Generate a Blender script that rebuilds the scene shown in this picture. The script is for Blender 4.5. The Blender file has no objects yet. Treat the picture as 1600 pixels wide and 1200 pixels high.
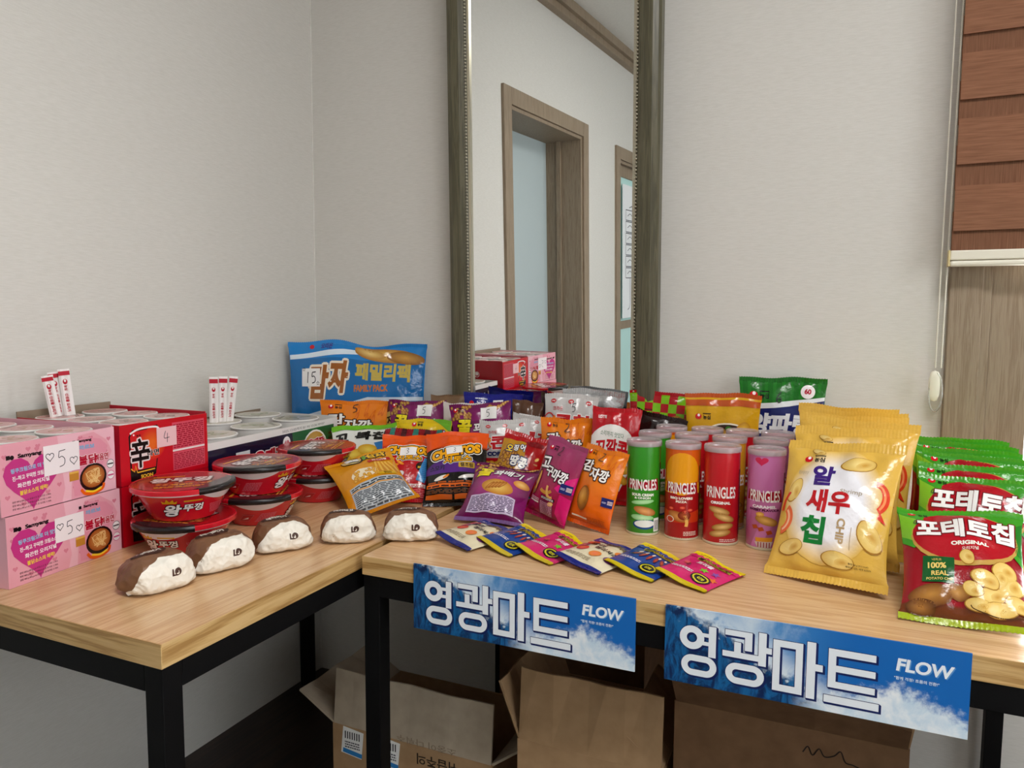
import bpy, bmesh, math, random
import numpy as np
from mathutils import Vector, Matrix, noise
from mathutils.geometry import tessellate_polygon
PI = math.pi
R_ = math.radians
scene = bpy.context.scene
COL = scene.collection

# ------------------------------------------------------------------ camera, light, exposure
TZ = 0.78                                     # table top height
cam_d = bpy.data.cameras.new('camera')
cam = bpy.data.objects.new('camera', cam_d); COL.objects.link(cam)
cam_d.sensor_fit = 'HORIZONTAL'; cam_d.sensor_width = 36.0; cam_d.lens = 1160.0 * 36 / 1600
cam_d.clip_start = 0.02; cam_d.clip_end = 60
cam.matrix_world = (Matrix.Translation((0, 0, 1.248)) @ Matrix.Rotation(R_(24.1), 4, 'Z')
                    @ Matrix.Rotation(R_(90 - 4.93), 4, 'X') @ Matrix.Rotation(R_(0.3), 4, 'Z'))
scene.camera = cam
scene.view_settings.view_transform = 'Standard'
scene.view_settings.look = 'None'
scene.view_settings.gamma = 1.0
scene.view_settings.use_curve_mapping = False
scene.view_settings.exposure = 0.02

world = bpy.data.worlds.new('daylight'); scene.world = world; world.use_nodes = True
bg = world.node_tree.nodes['Background']
bg.inputs[0].default_value = (0.93, 0.97, 1.0, 1); bg.inputs[1].default_value = 4.0

def area(name, loc, rot, sx, sy, power, col=(1, 1, 1), portal=False):
    d = bpy.data.lights.new(name, 'AREA'); d.shape = 'RECTANGLE'; d.size = sx; d.size_y = sy
    d.energy = power; d.color = col
    if portal: d.cycles.is_portal = True
    o = bpy.data.objects.new(name, d); COL.objects.link(o); o.location = loc; o.rotation_euler = rot
    return o
# daylight through the blind window; the side window and ceiling lamp are assumed
area('assumed_side_window_light', (2.36, -0.65, 1.55), (0, R_(90), 0), 1.5, 2.3, 12, (0.93, 0.97, 1.0))  # invented window out of view, added to light the room from the right
area('daylight_blind_window', (1.15, 2.22, 1.08), (R_(-90), 0, 0), 1.5, 0.56, 42, (0.95, 0.98, 1.0))
area('assumed_ceiling_lamp_light', (0.45, 0.15, 2.885), (0, 0, 0), 1.15, 0.5, 36, (1.0, 0.98, 0.965))  # light of the assumed lamp, out of view

# ------------------------------------------------------------------ colour + materials
def lin(c): return c / 12.92 if c <= 0.04045 else ((c + 0.055) / 1.055) ** 2.4
def hx(s):
    s = s.lstrip('#'); return tuple(lin(int(s[i:i + 2], 16) / 255) for i in (0, 2, 4))
MATS = {}
def principled(name, color=None, rough=0.5, metal=0.0, spec=0.5, coat=0.0, trans=0.0, alpha=None):
    m = bpy.data.materials.new(name); m.use_nodes = True
    b = m.node_tree.nodes['Principled BSDF']
    if color is not None: b.inputs['Base Color'].default_value = (*color, 1)
    b.inputs['Roughness'].default_value = rough; b.inputs['Metallic'].default_value = metal
    b.inputs['Specular IOR Level'].default_value = spec
    if coat: b.inputs['Coat Weight'].default_value = coat; b.inputs['Coat Roughness'].default_value = 0.08
    if trans: b.inputs['Transmission Weight'].default_value = trans
    return m
def nd(m, t, **kw):
    n = m.node_tree.nodes.new(t)
    for k, v in kw.items(): setattr(n, k, v)
    return n
def lk(m, a, b): m.node_tree.links.new(a, b)
def bsdf(m): return m.node_tree.nodes['Principled BSDF']
def add_bump(m, scale, strength, dist=0.002, stretch=(1, 1, 1), detail=4, coord='Object'):
    tc = nd(m, 'ShaderNodeTexCoord'); mp = nd(m, 'ShaderNodeMapping'); mp.inputs['Scale'].default_value = stretch
    nz = nd(m, 'ShaderNodeTexNoise'); nz.inputs['Scale'].default_value = scale; nz.inputs['Detail'].default_value = detail
    bp = nd(m, 'ShaderNodeBump'); bp.inputs['Strength'].default_value = strength; bp.inputs['Distance'].default_value = dist
    lk(m, tc.outputs[coord], mp.inputs[0]); lk(m, mp.outputs[0], nz.inputs['Vector'])
    lk(m, nz.outputs['Fac'], bp.inputs['Height']); lk(m, bp.outputs[0], bsdf(m).inputs['Normal'])
    return nz
def vcol(name, **kw):
    bump = kw.pop('bump', None); gm = kw.pop('deep', 1.0)
    m = principled(name, **kw)
    a = nd(m, 'ShaderNodeAttribute', attribute_name='Col'); g = nd(m, 'ShaderNodeGamma'); g.inputs[1].default_value = gm; lk(m, a.outputs['Color'], g.inputs[0]); lk(m, g.outputs[0], bsdf(m).inputs['Base Color'])
    if bump: add_bump(m, *bump)
    return m
M_FILM = vcol('printed_film', rough=0.2, spec=0.5, bump=(30, 0.6, 0.005), deep=1.22)
M_MATTE = vcol('printed_matte_film', rough=0.42, spec=0.4, bump=(38, 0.3, 0.004))
M_FOIL = vcol('metallised_film', rough=0.24, metal=0.75, bump=(45, 0.6, 0.004))
M_CARD = vcol('printed_card', rough=0.45, spec=0.4)
M_CARDGLOSS = vcol('printed_card_under_wrap', rough=0.22, spec=0.5, bump=(14, 0.12, 0.004), deep=1.15)
M_PAPER = vcol('paper', rough=0.75, spec=0.2)
M_INK = vcol('ink', rough=0.5, spec=0.3)
M_GLOSSP = vcol('glossy_plastic', rough=0.18, spec=0.5, bump=(22, 0.10, 0.003), deep=1.1)
def simple(key, hexc, **kw):
    if key not in MATS: MATS[key] = principled(key, hx(hexc), **kw)
    return MATS[key]

# ------------------------------------------------------------------ mesh helpers
def link(o, parent=None):
    COL.objects.link(o)
    if parent is not None: o.parent = parent
    return o
def tag(o, label=None, cat=None, group=None, kind=None):
    if label: o['label'] = label
    if cat: o['category'] = cat
    if group: o['group'] = group
    if kind: o['kind'] = kind
    return o
def empty(name, loc=(0, 0, 0), rot=(0, 0, 0), parent=None):
    o = bpy.data.objects.new(name, None); o.empty_display_size = 0.05
    o.location = loc; o.rotation_euler = rot
    return link(o, parent)
def mesh_np(name, V, F, cols=None, smooth=True, normals=None):
    me = bpy.data.meshes.new(name)
    me.from_pydata(np.asarray(V).tolist() if not isinstance(V, list) else V, [], F if isinstance(F, list) else F.tolist())
    if smooth: me.polygons.foreach_set('use_smooth', [True] * len(me.polygons))
    if cols is not None:
        at = me.color_attributes.new('Col', 'FLOAT_COLOR', 'POINT')
        c = np.ones((len(me.vertices), 4), np.float32); c[:, :3] = cols
        at.data.foreach_set('color', c.ravel())
    if normals is not None: me.normals_split_custom_set_from_vertices(normals.tolist())
    me.update()
    return me
def obj(name, me, mat, parent=None, loc=None, rot=None):
    o = bpy.data.objects.new(name, me)
    if mat is not None:
        if isinstance(mat, (list, tuple)):
            for x in mat: me.materials.append(x)
        elif not me.materials: me.materials.append(mat)
    link(o, parent)
    if loc is not None: o.location = loc
    if rot is not None: o.rotation_euler = rot
    return o
def bm_obj(name, bm, mat, parent=None, smooth=False, **kw):
    me = bpy.data.meshes.new(name); bm.normal_update(); bm.to_mesh(me); bm.free()
    if smooth: me.polygons.foreach_set('use_smooth', [True] * len(me.polygons))
    return obj(name, me, mat, parent, **kw)
def add_box(bm, x0, x1, y0, y1, z0, z1, mat=None, bevel=0.0):
    v = [bm.verts.new(p) for p in ((x0, y0, z0), (x1, y0, z0), (x1, y1, z0), (x0, y1, z0), (x0, y0, z1), (x1, y0, z1), (x1, y1, z1), (x0, y1, z1))]
    fs = [bm.faces.new([v[i] for i in f]) for f in ((0, 3, 2, 1), (4, 5, 6, 7), (0, 1, 5, 4), (1, 2, 6, 5), (2, 3, 7, 6), (3, 0, 4, 7))]
    if bevel:
        es = list({e for f in fs for e in f.edges})
        bmesh.ops.bevel(bm, geom=es, offset=bevel, segments=2, affect='EDGES', profile=0.5)
    return v
def box(name, x0, x1, y0, y1, z0, z1, mat, parent=None, bevel=0.0, **kw):
    bm = bmesh.new(); add_box(bm, x0, x1, y0, y1, z0, z1, bevel=bevel)
    return bm_obj(name, bm, mat, parent, **kw)
def lathe(prof, n=40, colfn=None, close=True):
    V = []; F = []
    for (r, z) in prof:
        for i in range(n):
            a = 2 * PI * i / n; V.append((r * math.sin(a), -r * math.cos(a), z))
    for j in range(len(prof) - 1):
        for i in range(n):
            k = (i + 1) % n
            F.append((j * n + i, j * n + k, (j + 1) * n + k, (j + 1) * n + i))
    if close:
        F.append(tuple(range(n - 1, -1, -1))); m = (len(prof) - 1) * n; F.append(tuple(range(m, m + n)))
    return V, F
def lathe_obj(name, prof, mat, parent=None, n=40, col=None, sharp=True, **kw):
    V, F = lathe(prof, n)
    cols = None
    if col is not None:
        cols = np.array([col(v) if callable(col) else col for v in V])
    me = mesh_np(name, V, F, cols)
    if sharp:
        try: me.set_sharp_from_angle(angle=R_(40))
        except Exception: pass
    return obj(name, me, mat, parent, **kw)

# ------------------------------------------------------------------ printed artwork: 2-D shapes laid on a surface
GLYPH = {}
for _l in r"""
!)S(C+H(E*Y(O)Q(S)=(Y)7)#)=)')Q)1*Y)3+H)1,-)*,A(Y,G(L,A(E,-|(Y(O(H(H(A(7(H(&(Y'[).(&)5(7).(H
"*9)G+()X+(*%,#*%,Q)>,Q)>,#|(?+((P+((Y,#(Y,Q(6,Q(6,#
%,C+8)@+H);+S)0+W(~+S(L+H(A+8(=+((A*Y(L*T(~*Y)0+();|+8)]*~)Y*I)K*;)8*7(~*;(D*I(1*~($+8'[+O($,'(1,4(D,9(~,4)8,')K+O)Y|,$,G+B,G(B'[)$'[|).,G(R,B(?,5(2+^(-+F(2+.(?*V(R*I).*E)F*I)Y*W*++.*/+F*++^)Y,5)F,B|).,))>,%)J+V)N+F)J+6)>+*).+&(Z+*(O+6(K+F(O+V(Z,%
&,-+5*3+-*$+#)P*T)C*-*3*D*E*T*V*]+,+#+?*[+W*M,-*8,:)Z,?)=,:)',-(U+V(P+<(T+%)$*K)3*9(U*'(@)P(3)<(.)$(4(G(C(2(Y($)7'[)J']*#((*9(5*Q(H+5(#,+(#+0)'+>)9+K)K+U)]+~*3|*9)'*&(S)O(H);(C)+(G([(R(U)$([)7)/)I)I)[|):+?)C+R)X+Y*,+V*7+L*;+=*8+0*.*^)S*M)H*Z)>+.
')2(@+((Q+((Z,#(Z,Q(7,Q(7,#
(*,)*)D)-*<)8+0)J+~*',I)N,I).+](R+0(B*:(=)D(B(M(R'X).'*)N&?*'&?)J'+)8'X)-(L
)*,)%)D(^(L(S'X(A'+((&?(=&?(]'*):'X)I(M)O)D)I*:):+0(]+](=,I((,I(A+~(S+0(^*<
,)?(;'0(U'>)('R)-(-)*(B(~(O(M(T(<(N(5(=(;(-(I('(J'S(E'C(;'7
.)?(O(O(>(H(7(7(>(&(O'[)$(&)+(7)$(H
0+7++*3+%+1*O+]*3,=)K,G)',=(G+](5+1(/*3(5)6(G(F)'())K'[*3()*O(F+%)6|*@*3*<)D*3)$*#(L)K(E)7(L)')$(Z)D(V*3(Z*^)'+C)7+W)K+^*#+W*3+C*<*^
1+7*#,D)8,D)8(#*#(#
2+7+)(H)9(H*$)=*>*(*M*J*R+.*L+Q*;,0)~,A);,G)%,E(L,<(6,-(6+8(L+N)$+Z)8+])P+V*$+D*++**(*Q)^*?)S*+)?)H)')'(I(C(1(&(1(#+)(#
3+7(C+S(T+Y)'+])6+^)O+Y*#+K*)+5*#*~)M*O)/*J)/*&)O)]*')L*-)4*((Y)U(J)=(E))(G(Q(N(=(Y(=(/(P(')(']);'[)](%*=(7*N(Q*U)6*P)R*D*-*-*;*A*J*M*^*P+<*K+Z*:,4)],B)<,G)),F(T,B(C,<
4+7*J,G*9,G(')S(')A*#)A*#(#*J(#*J)A++)A++*(*J*(|)^+9*#+9*#*((~*(
5+7*M,D(K,D(K*.)8*1)V*(*-)R*3):*+(])S(K)7(E)#(G(K(N(7(Y(7(0(M(')''])='[*%(&*A(8*T(T*Z);*S)^*@*>)~*O)3*T)3+]*M+]
6+7**,G)7+~(Q+0(<*;(5)D(;(Y(M(:)-(&)Q'[*4(&*M(8+#(R+))5+#)U*O*2*7*C)U*I)D*G)6*C)**=)6*Z)I+9*&+R*A,)|(])Q)1)Z)>)^)M*#*()Z*8)K*>)5*8(Z*)(J)N(E):(J))(X(~)3
7+7+3,D(7,D(7+[*5+[(I(/)/'[
8+7+*)1+&)K*U*%*@*6*S*G+#*[+&+4*~+T*K,1*2,A)N,G)-,A(N,1(=+T(6+5(:*[(E*G(W*6(A*%(4)K(0)1(7(N(I(6))(%)L'[*2(%*M(6+$(N|*;+5*5*]*&*N)L*H)7*N)'*](]+6)'+K)6+Y)M+^*'+Y*6+J|*?)4*:(Z*)(K)K(E)2(J(](Y(W)4(])J)2)Y)L*#*()Y*9)J
9+7)2'[)^(C*E)4*[*)+'*~*]+G*K,+*/,@)I,G)&,@(H,.(7+P(1+3(7*O(H*6)$*%)C)[)Q)~*$*$*1*+*')L)R)2)9(T(V(<|(Y+3(^+I)2+Y)I+^*$+W*5+E*;+-*9*S***K)X*F)K*D)4*J)#*Y
:)?(O+&(>*[(7*J(>*9(O*2)$*9)+*J)$*[|(O(O(>(H(7(7(>(&(O'[)$(&)+(7)$(H
A,>*<,E)~,E(#(#(K(#)1)7+-)7+R(#,>(#|*-+E*Y)[)A)[
B+P(A(#*'(#*R(*+3(;+C(R+H)0+D)I+7)^*^*2*C*;*C*<*Z*J+,*]+0+:+++T*X,.*>,>)T,D(A,D|),+])P+]*1+W*?+J*D+7*=*Z***L)F*G),*G|),*$)[*$*A)Z*U)K*~)5*W(]*E(M)](F),(F
C,N,9,1+[,;+C,B+-,F*T,G)T,=)$+[(A+-(6*/(?)>(Y(N)K(-*Q'[+3']+M(&,'(.,<(7,<)&,%(U+I(K+1(E*U(C*((K)A)$)+)E)#*3)+*])B+B*(+X*S,#+/+^+F+Y+]+P,9+C
D-#(A(#*4(#+4(.,&(M,C)=,M*3,D+(,*+T+9,8*3,D(A,D|)-+]*-+]+#+T+E+?+Z*Z,$*3+~)Q+K)0+*(Q*/(F)-(F
E+7+(,D(A,D(A(#++(#++(F),(F),*#+$*#+$*F),*F),+]+(+]
F++*[,D(A,D(A(#)-(#)-***[***[*M)-*M)-+]*[+]
G,[,@*1*]*1*])J+U)J+U(N+B(I+.(E*V(C*)(K)B)$),)E)#*3),*~)B+A*'+W*Q,#+-+^+F+Y+^+P,;+E,;,0+Z,;+B,C+,,F*Q,G)S,=)%+[(B+.(7*2(B)6)$(G)R(**P'[+/']+I(%,&(,,@(6
H,W,8,D+M,D+M*E),*E),,D(A,D(A(#),(#),)^+M)^+M(#,8(#
I)K)-,D(A,D(A(#)-(#
J)K)-,D(A,D(A(+(?'D(2'/'P'('F'('M&@'Y&?(@&F(X&X))'8)-'~
K,9)Y*;+X,D+',D),*?),,D(A,D(A(#),(#),*2+?(#,9(#
L+3),,D(A,D(A(#+/(#+/(F),(F
M-/,O,D,*,D*G*L)),D(@,D(@(#)+(#)++C),+C*D)R*K)R,'+C,'+C,'(#,O(#
N-/,M,D,),D,))%)$,D(A,D(A(#))(#))+A,,(#,M(#
O-@(5*3(?):(~(J)N(+*O'[+Q(+,C(J-$):-.*3-$+-,C+Z+P,<*O,G)O,<(]+Z(?+-|(]*3))*])@+B*%+X*O,#+>+X,$+B,:*],B*3,:)F,$)%+>(K*O(C*%(K)@)%)))F
P+;(?,D(?(#)*(#)*)])S)]*@*'*]*7+2*O+7+1+2+P*^,-*C,>)X,D|)*+])X+]*8+V*F+G*K+3*E*X*4*I)W*D)**D
Q-@+5(#,'(4,K(S-')?-/*3-$+.,B+[+P,=*S,G)S,=)#+~(@+0(5*3(=)?(U(S)=(4*/(#*M'K+1':+T'.,=''-%'J-#'K,K'H,4'J+V'R+5(#+5(#|*R,#+@+W,%+A,;*~,C*2,;)G,%)&+A(L*S(C*#(L)=)&)()H(]*3)'*U)9+;)Z+U
R,%(B,D(B(#)-(#)-)])=)])L)~)~)S*2)@*J([+2(#,%(#+;(Y+-)5*Z)I*L)[*;*-*N*7*~*F+)*Y+,+3+&+S*P,/*4,?)K,D|)-+^)F+^*)+Y*:+K*@+5*;*[*+*K)F*E)-*E
S+&*K,4*7,?*#,E)J,G)(,B(J,4(9+Y(3+;(E*I)2*+)[)L*1))*,(U)Z(H)A(C)-(E(V(M(E(Y(5).(5(9(F(-(X(&)0'])E'[*((%*@(4*P(L*U)-*C*$)V*D).*~(W+@(]+Q)0+~)G,$)Z+^*4+U*K+D
T,%+Z,D(*,D(*+])L+])L(#*7(#*7+]+Z+]
U,N,6,D+K,D+K)Y+J)A+D)-+:(Y+*(N*Q(F*6(C)~(F)H(N)7([)-),)()=)')W)',D(;,D(;)N(E(Z)#(9)G(&*5'[+.('+T(>,/)%,6)R
V,%,%,D+:,D*$)8(J,D(#,D)]']*)']
W.~.[,D.5,D-&)<+R,D+-,D)Y)<(J,D(#,D)U'])]']+?+L,]']-)']
X,N,F,D+S,D*9*T(~,D(,,D)]*8($(#(S(#*9)X+Z(#,M(#*Q*8
Y,%*#*^(R,D(#,D)L*;)L(#*7(#*7*;,%,D+1,D
Z,5+#+]()(#,/(#,/(F)6(F,/,D(4,D(4+]
a*V*O(C*D(<*=(9*8(;*6(C*6*'*1*A*#*T)J+#)1+&(U+$(A*W(1*J(1*#(C*4(V*=).*A)@*=)K*3)N)])N)S)/)H(U)@(A)5(3)&(-(K(3(6(B(&(Y'[).'])>(()N(2)W($*-'[*<'^*O(-|)N(G)?(=)/(9(Y(@(Q(R(Y)()2)5)N)@
b+7(^,D(;,D(;(-(N(&)*'])A'[*.(&*L(9+#(X+))E+$*,*O*I*7*[)T+&)B+$)2*[(^*R|(^*0)0*;)=*@)K*B*#*>*3*1*=)Y*A)?*=)(*2(Q)~(E)F(A(^(G
c*Z*H*V*8*~*'+%)P+&)+*[(K*H(:**(3)=(:(U(M(9).(&)S'[**']*=(%*L(**L(M*;(F*,(B)Y(A)@(E),(Q(~)((X)A(~)Y)+*1)<*=)S*A*&*@*6*:*H*0
d+;+#,D*<,D*<*[*(+%)R+&).*~(N*I(;*-(5)E(;(Z(L(<),(*)P(#+#(#|*<(A)T(A):(E))(R(~)((Y)@(])Y)-*1)?*>)W*B*+*A*<*;
e+/*Z(W*E(K*1(D)W(A)@(E).(O(^)$(W);*]);*X*+*H*J*0*~)K+&))*~(K*I(:*,(3)C(9([(J(=))(')O'[*.'^*E()*Z(5|(X)S)$*/)5*>)L*C*&*>*4*/*:)S
f)K)],D)B,H),,B(W,6(J,&(C+M(@+0(@+#('+#('*?(@*?(@(#)'(#)'*?)H*?)H+#)'+#)'+4)++L)7+[)M,$)]+]
g*V*S+#)E+#)%*Z(H*N(8*:(3)](5)J(=);(I).([)$([)#(F(U(>(F(C(:(P(/(7(%(('P(#'9()'$(:&N(T&C):&?)]&C*<&N*M'$*S'<*N'R*=(')[(2)<(9)*(A)$(I),(T)?(Y)W(^*1)/*9):*?)I*A)X*@***:*6*/*C*S*C|)])~)Y)K)M)?););)()?(X)J(S)[(X*0))*;);*@)L*;)Y*0|*0'9**'+)U&^);&[(['#(J',(E';(J'I(X'S)1'V)J'T*&'K
h+7)#,D(;,D(;(#)#(#)#*,)3*;)A*C)P*F*'*@*3*1*7)V*7(#*[(#*[)U*V*9*I*P*6*^)Y+&)F+#)3*V)$*G)#*G
i)?)%+#(=+#(=(#)%(#|)(+Y(^,,(O,2(@,,(:+Y(@+J(O+D(^+J
j)?)#+#(;+#(;'E(8'3(.'&']&Y(;&?(O&N(['')#'G|)'+Y(~,,(M,2(>,,(8+Y(>+J(M+D(~+J
k+/+'+#*9+#)%)C*C(#+7(#)R)C|)#,D(<,D(<(#)#(#
l)?)%,D(=,D(=(#)%(#
m-+(;+#(;(#(^(#(^*-)0*;)?*B)O*D*#*@*/*2*3)W*3(#*W(#*W*-+(*9+6*A+C*D+V*?,'*1,,)V,,(#,P(#,P)X,L*9,@*O,-*]+P+&+9*^+%*R*P*B*B*T*0+#)W+&)F+#)4*V(^*G(^+#
n+7)#+#(;+#(;(#)#(#)#*,)3*;)A*C)P*F*'*@*3*1*7)V*7(#*[(#*[)V*V*:*I*P*5*^)Y+&)F+#)3*V)$*G)#*G
o+L)T+&)/*[(M*H(9*+(1)C(8(X(L(:).(')T'[*@(&*^(:+6(X+=)C+6*+*^*H*?*[|)T*B*0*>*D*1*P)Z*U)B*Q)(*E(P*1(D)T(?)<(D)*(Q(Z))(V)C(Z)Z)**1)=*>
p+7(](')4'])E'[*.(&*K(9*^(V+))?*^*+*K*G*+*Y);+#(:+#(:&?(]&?|(]*?)B*?)[*;*2*/*=)Y*@)@*<)(*0(Q)Z(D)C(?)2(A(](G
q+7*9&?*~&?*~+#)W+#)$*T(C*<(5)Z(1)?(8(V(K(9),(&)Q'[*%']*9(&|*9*?*9(E*((?)S(=)<(B)*(P(Z)'(V)@([)Z),*1)?*;)T*?
r*I(?+#(?(#)&(#)&)E),*%)<*9)R*@*&*;*7*/*J*M*;*Y*-+$)[+&)J*^)9*O)'*5)&*5)&+#
s*E*-*S)V*~)E+%)4+&(P*~(<*L(5*1(B)O)#)9)?)()M(S)E(D)2(?(^(A(J(I(3(V(3(0(I(&(]'])6'[)T(&*-(8*5(T*1))*$)9)I)K)/)Z(]**(Y*3)#*>)5*C)D*A)U*;*-*0
t*0)*+H(#*C(#*?(B*?(B(X(F(A(Q(/)'($)A'[)N'])^(%*0(+*0(M)^(E)P(A)C(?)3(E)*([)**?*'*?*'+#)*+#
u+7*Z(#*Z+#*6+#*6(V**(H)W(@)G(=)3(B)'(O)#)))#+#(;+#(;)+(@(I(L(2)$($)='[)O(#*&(,*6(:*6(#
v*Z)9'[)E'[*Y+#*3+#)?),(K+#($+#
w,S*H+#*.+#)<).(I+#(#+#)7'[)B'[*;*%+4'[+?'[,S+#,-+#+:).
x+7+2+#*@+#)I)](P+#(#+#)3)B(#(#(P(#)I)'*E(#+7(#*$)B
y*Z*Z+#*2+#)@)5(K+#(#+#)-(I(+&?(S&?
z*R*M+#(++#(+*?)K*?('(#*M(#*M(C))(C
~+Y(-)6(@)D(S)M)*)Q)9)O)J)I)[)B*0):*@)5*Q)3+))6+=)?+O)L+O*1+=*$+*)V*S)S*D)U*4)Z*#*&)N*-)=*3)-*5(S*2(?*((-)W
辛.K*U-@+.,P(U,P(U,4-X,4-X,P+O,P+5-I|,E,3,=+W,2+=,(+%*1+%*F+,*?+@*5+W**,2)J,))U+O)^+9*(+%(9+%(9*E+'*E+')B(L)B(L)&+')&+''?+E'?+E)&.%)&.%)B+E)B+E*E.5*E.5+%,F+%-(,+
가.+,<-B,<'@,]'@,]*G-[*G-[+',]+',]-B|(J,W(J,;*W,;*I+:*+*@):)M(9)&(K(I)[)?*R*?+3+H+<,W
감.+)0)T)0'E-$'E-$)T|,?)9,?($)Q($)Q)9|,?-B,?*)-$*)-$+F-Y+F-Y,&-$,&-$-B|(G-*(G,K*Q,K*D+]*'+8)6*U(7*?(D*%)O*A*I+.+.,'+9-*
개.++E-8+E'R,)'R,)*I,Y*I,Y'@-='@-=-B,Y-B,Y+(,)+(,)-8|(E,O(E,4*9,4*/+:)U*D)0)S(7)-(J(Q)O)F*=*C*S+G*Y,O
거.++7+)+7*I,O*I,O'@-4'@-4-B,O-B,O+)|(G,W(G,<*S,<*G+;*+*A):)N(7)'(I(I)Y)?*P*?+/+H+8,W
걱.+)3)M)3)2,O)2,O'A-5'A-5)M|(N-*(N,K*U,K*H+~**+7)9*U(;*?(I*%)S*A*L+.+1,'+=-*|+>+[+>+?,O+?,O)]-5)]-5-A,O-A,O+[
게.+,[-B,['@->'@->-B|(G,P(G,5*9,5*.+:)S*D).)T(7).(J(R)1).)N)H***(*=*G+K*G+K'R,/'R,/-8+K-8+K+&*I+&*P+>*V+W*Y,5*Z,P
고.+(Z,Y(Z,>,F,>,F,6,F+P,D+*,@*;,8)F,Z)B-%*9-)+)-++O-+,6-+,Y|*>*[*>(R(7(R(7(7-R(7-R(R+#(R+#*[
광.++()K*2)G)H):)0)&)((G)0(+)H'R*2'E+('A+Z'E,D'R,~(+-((G,~)&,D):+Z)G|+()1+L)/,+)',<(W,B(G,<(6,+(*+L'^+('[*@'^*$(*)O(6)I(G)O(W*$)'*@)/|(K-+(K,L+),L+),:+',&+%+K*~+1+@+.+F+L+I,*+J,A+J,S+J-+|(8*-)0*-*-*/++*4,)*;,'*S+G*P+)*M*H*K***J**+U)E+U)E*I(5*H|,?-B,?)P-%)P-%+;-X+;-X+W-%+W-%-B
구.+(7*C(7*'*Q*'*Q'?+6'?+6*'-R*'-R*C,Y*C-#++-&+L-',,-',G-'-*)$-*)$,K,B,K,B,G,B,,,A+L,=++,7*C
국.+(Y)B(Y)',E)',E'@-+'@-+)B+7)B+7*H-S*H-S+',[+'-%+F-',%-(,=-),R-)-1)%-1)%,Q,D,Q,D,<,C,$,@+F,:+'(7+'(7*H*R*H*R)B
그.+(7(T(7(9-R(9-R(T|([,W([,<,A,<,A,3,A+L,@+$,;*2,3);,U)7,~*1-%+#-&+K-&,3-&,W
급.+)%*')%'E-('E-(*',C*',C)3)F)3)F*'|)F(U,C(U,C($)F($|(7+&(7*G-S*G-S+&,[+&-$+F-',%-(,=-),S-)-1)%-1)%,R,D,R,D,=,C,%,@+E,:+&
기.+,O-B,O'@-4'@-4-B|(L,W(L,<*~,<*O+:*1*@)?)M(;)&(M(G)^)=*W*>+8+G+A,W
까.+,B-B,B'@-''@-'*E-]*E-]+%-'+%-'-B|(A,W(A,;)H,;)B+B)3*K(X)X(5),(P(U)<)P)V*O*(+R*+,W|*7,W*7,;+3,;+.+>*]*A*G)F*$(P*?(=+,)@+D*G+O+O+R,W
깔.+,?-B,?*=-$*=-$+O-Y+O-Y,/-$,/-$-B|).(#).'E-2'E-2(#)O(#)O(K-$(K-$*,)-*,)-)N,?)N,?))).))|(A-.(A,O)E,O)=,.).+O(T+8(9+#(O*J)6+,)P+N*#,:*)-.|*7-.*7,O+3,O+,,+*Z+G*E+,*'*N*?*;+(*]+@+H+N,8+S-.
깡.++))P*3)L)I)>)2))))(I)2(,)I'S*3'F+)'A+Z'F,C'S,[(,-'(I,[)),C)>+Z)L|+))5+M)3,,)+,=(Z,C(I,=(7,,(*+M'^+)'[*@'^*%(*)P(7)J(I)P(Z*%)+*@)3|(B-*(B,K)F,K)?,')1+D(W+*(9*M(O*8)9*Z)S+D*%,4**-*|*8-**8,K+3,K+-,$*[+<*E*X*'*;*?*(+(*O+A+>+O,1+S-*|,?-B,?)~-$)~-$+D-Y+D-Y,$-$,$-$-B
껑.++5)S*?)N)T)@)<)+)4(J)<(-)T'S*?'E+5'A,+'E,Q'S--(--5(J--)+,Q)@,+)N|+5)9+Y)6,9)-,J(~,P(J,J(8,9(*+Y'^+5'[*L'^*0(*)[(8)U(J)[(~*0)-*L)6|*6-)*6,K+1,K++,#*Z+<*E*X*&*;*>*'*R*:+'*N+4+&+?+<,N+<,N)V-3)V-3-A,N-A,N+W+H+W+M,3+P,L+Q-)|(B-)(B,K)E,K)>,')0+D(V+*(8*M(M*9)8*Z)R+D*$,3*)-)
께.+,~-B,~'@-@'@-@-B|(?,R(?,7)7,7)3+A))*L(S)Y(7)-(Q(Y)5)U)H*S)Q+S)T,R|+U-8+U+,+'+,+)+F++,#++,;++,R*#,R*#,7*K,7*H+>*?*C*.)H)L(Q**(B*=)%*L)E*W*+*^*M+U*M+U'R,8'R,8-8
꼬.+(P,Y(P,>*(,>*'+^*$+;)X*M)L)W*1)R*?*S*F+H*I,2*I,L*I,Y|*Y*Q*Y(T(7(T(7(9-R(9-R(T+>(T+>*Q|+*,Y+*,>,H,>,H+],F+9,B*L,9)W,[)S-'*K-++:-,+^--,@--,Y
꽈.+(>,U(>,9)7,9)7+~)4+@)/*Z)$*3)C*-)N*X)S+A)V,$)V,=)V,U|(8(Q)0(R*-(T+,(X,+)$,))=*D)5*D+$*%+$*%)3(4)1|,>-B,>'@-#'@-#*B-Z*B-Z*^-#*^-#-B|*/,U*/,9+4,9+4+]+3+@+0*[++*4+I*0+O*Y+Q+A+R,$+S,=+S,U
꾸.++--)+-,I,H,I,H,2,F+R,B+1,:*F*>*F*G+9*L,$*N,C*N,Y*N-)(Q-)(Q,I*.,I*-,3**+R*%+1)X*F(7*F(7*+*Q*+*Q'@+7'@+7*+-R*+-R*F,~*F-'+7-++~--,=--,T---)
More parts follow.
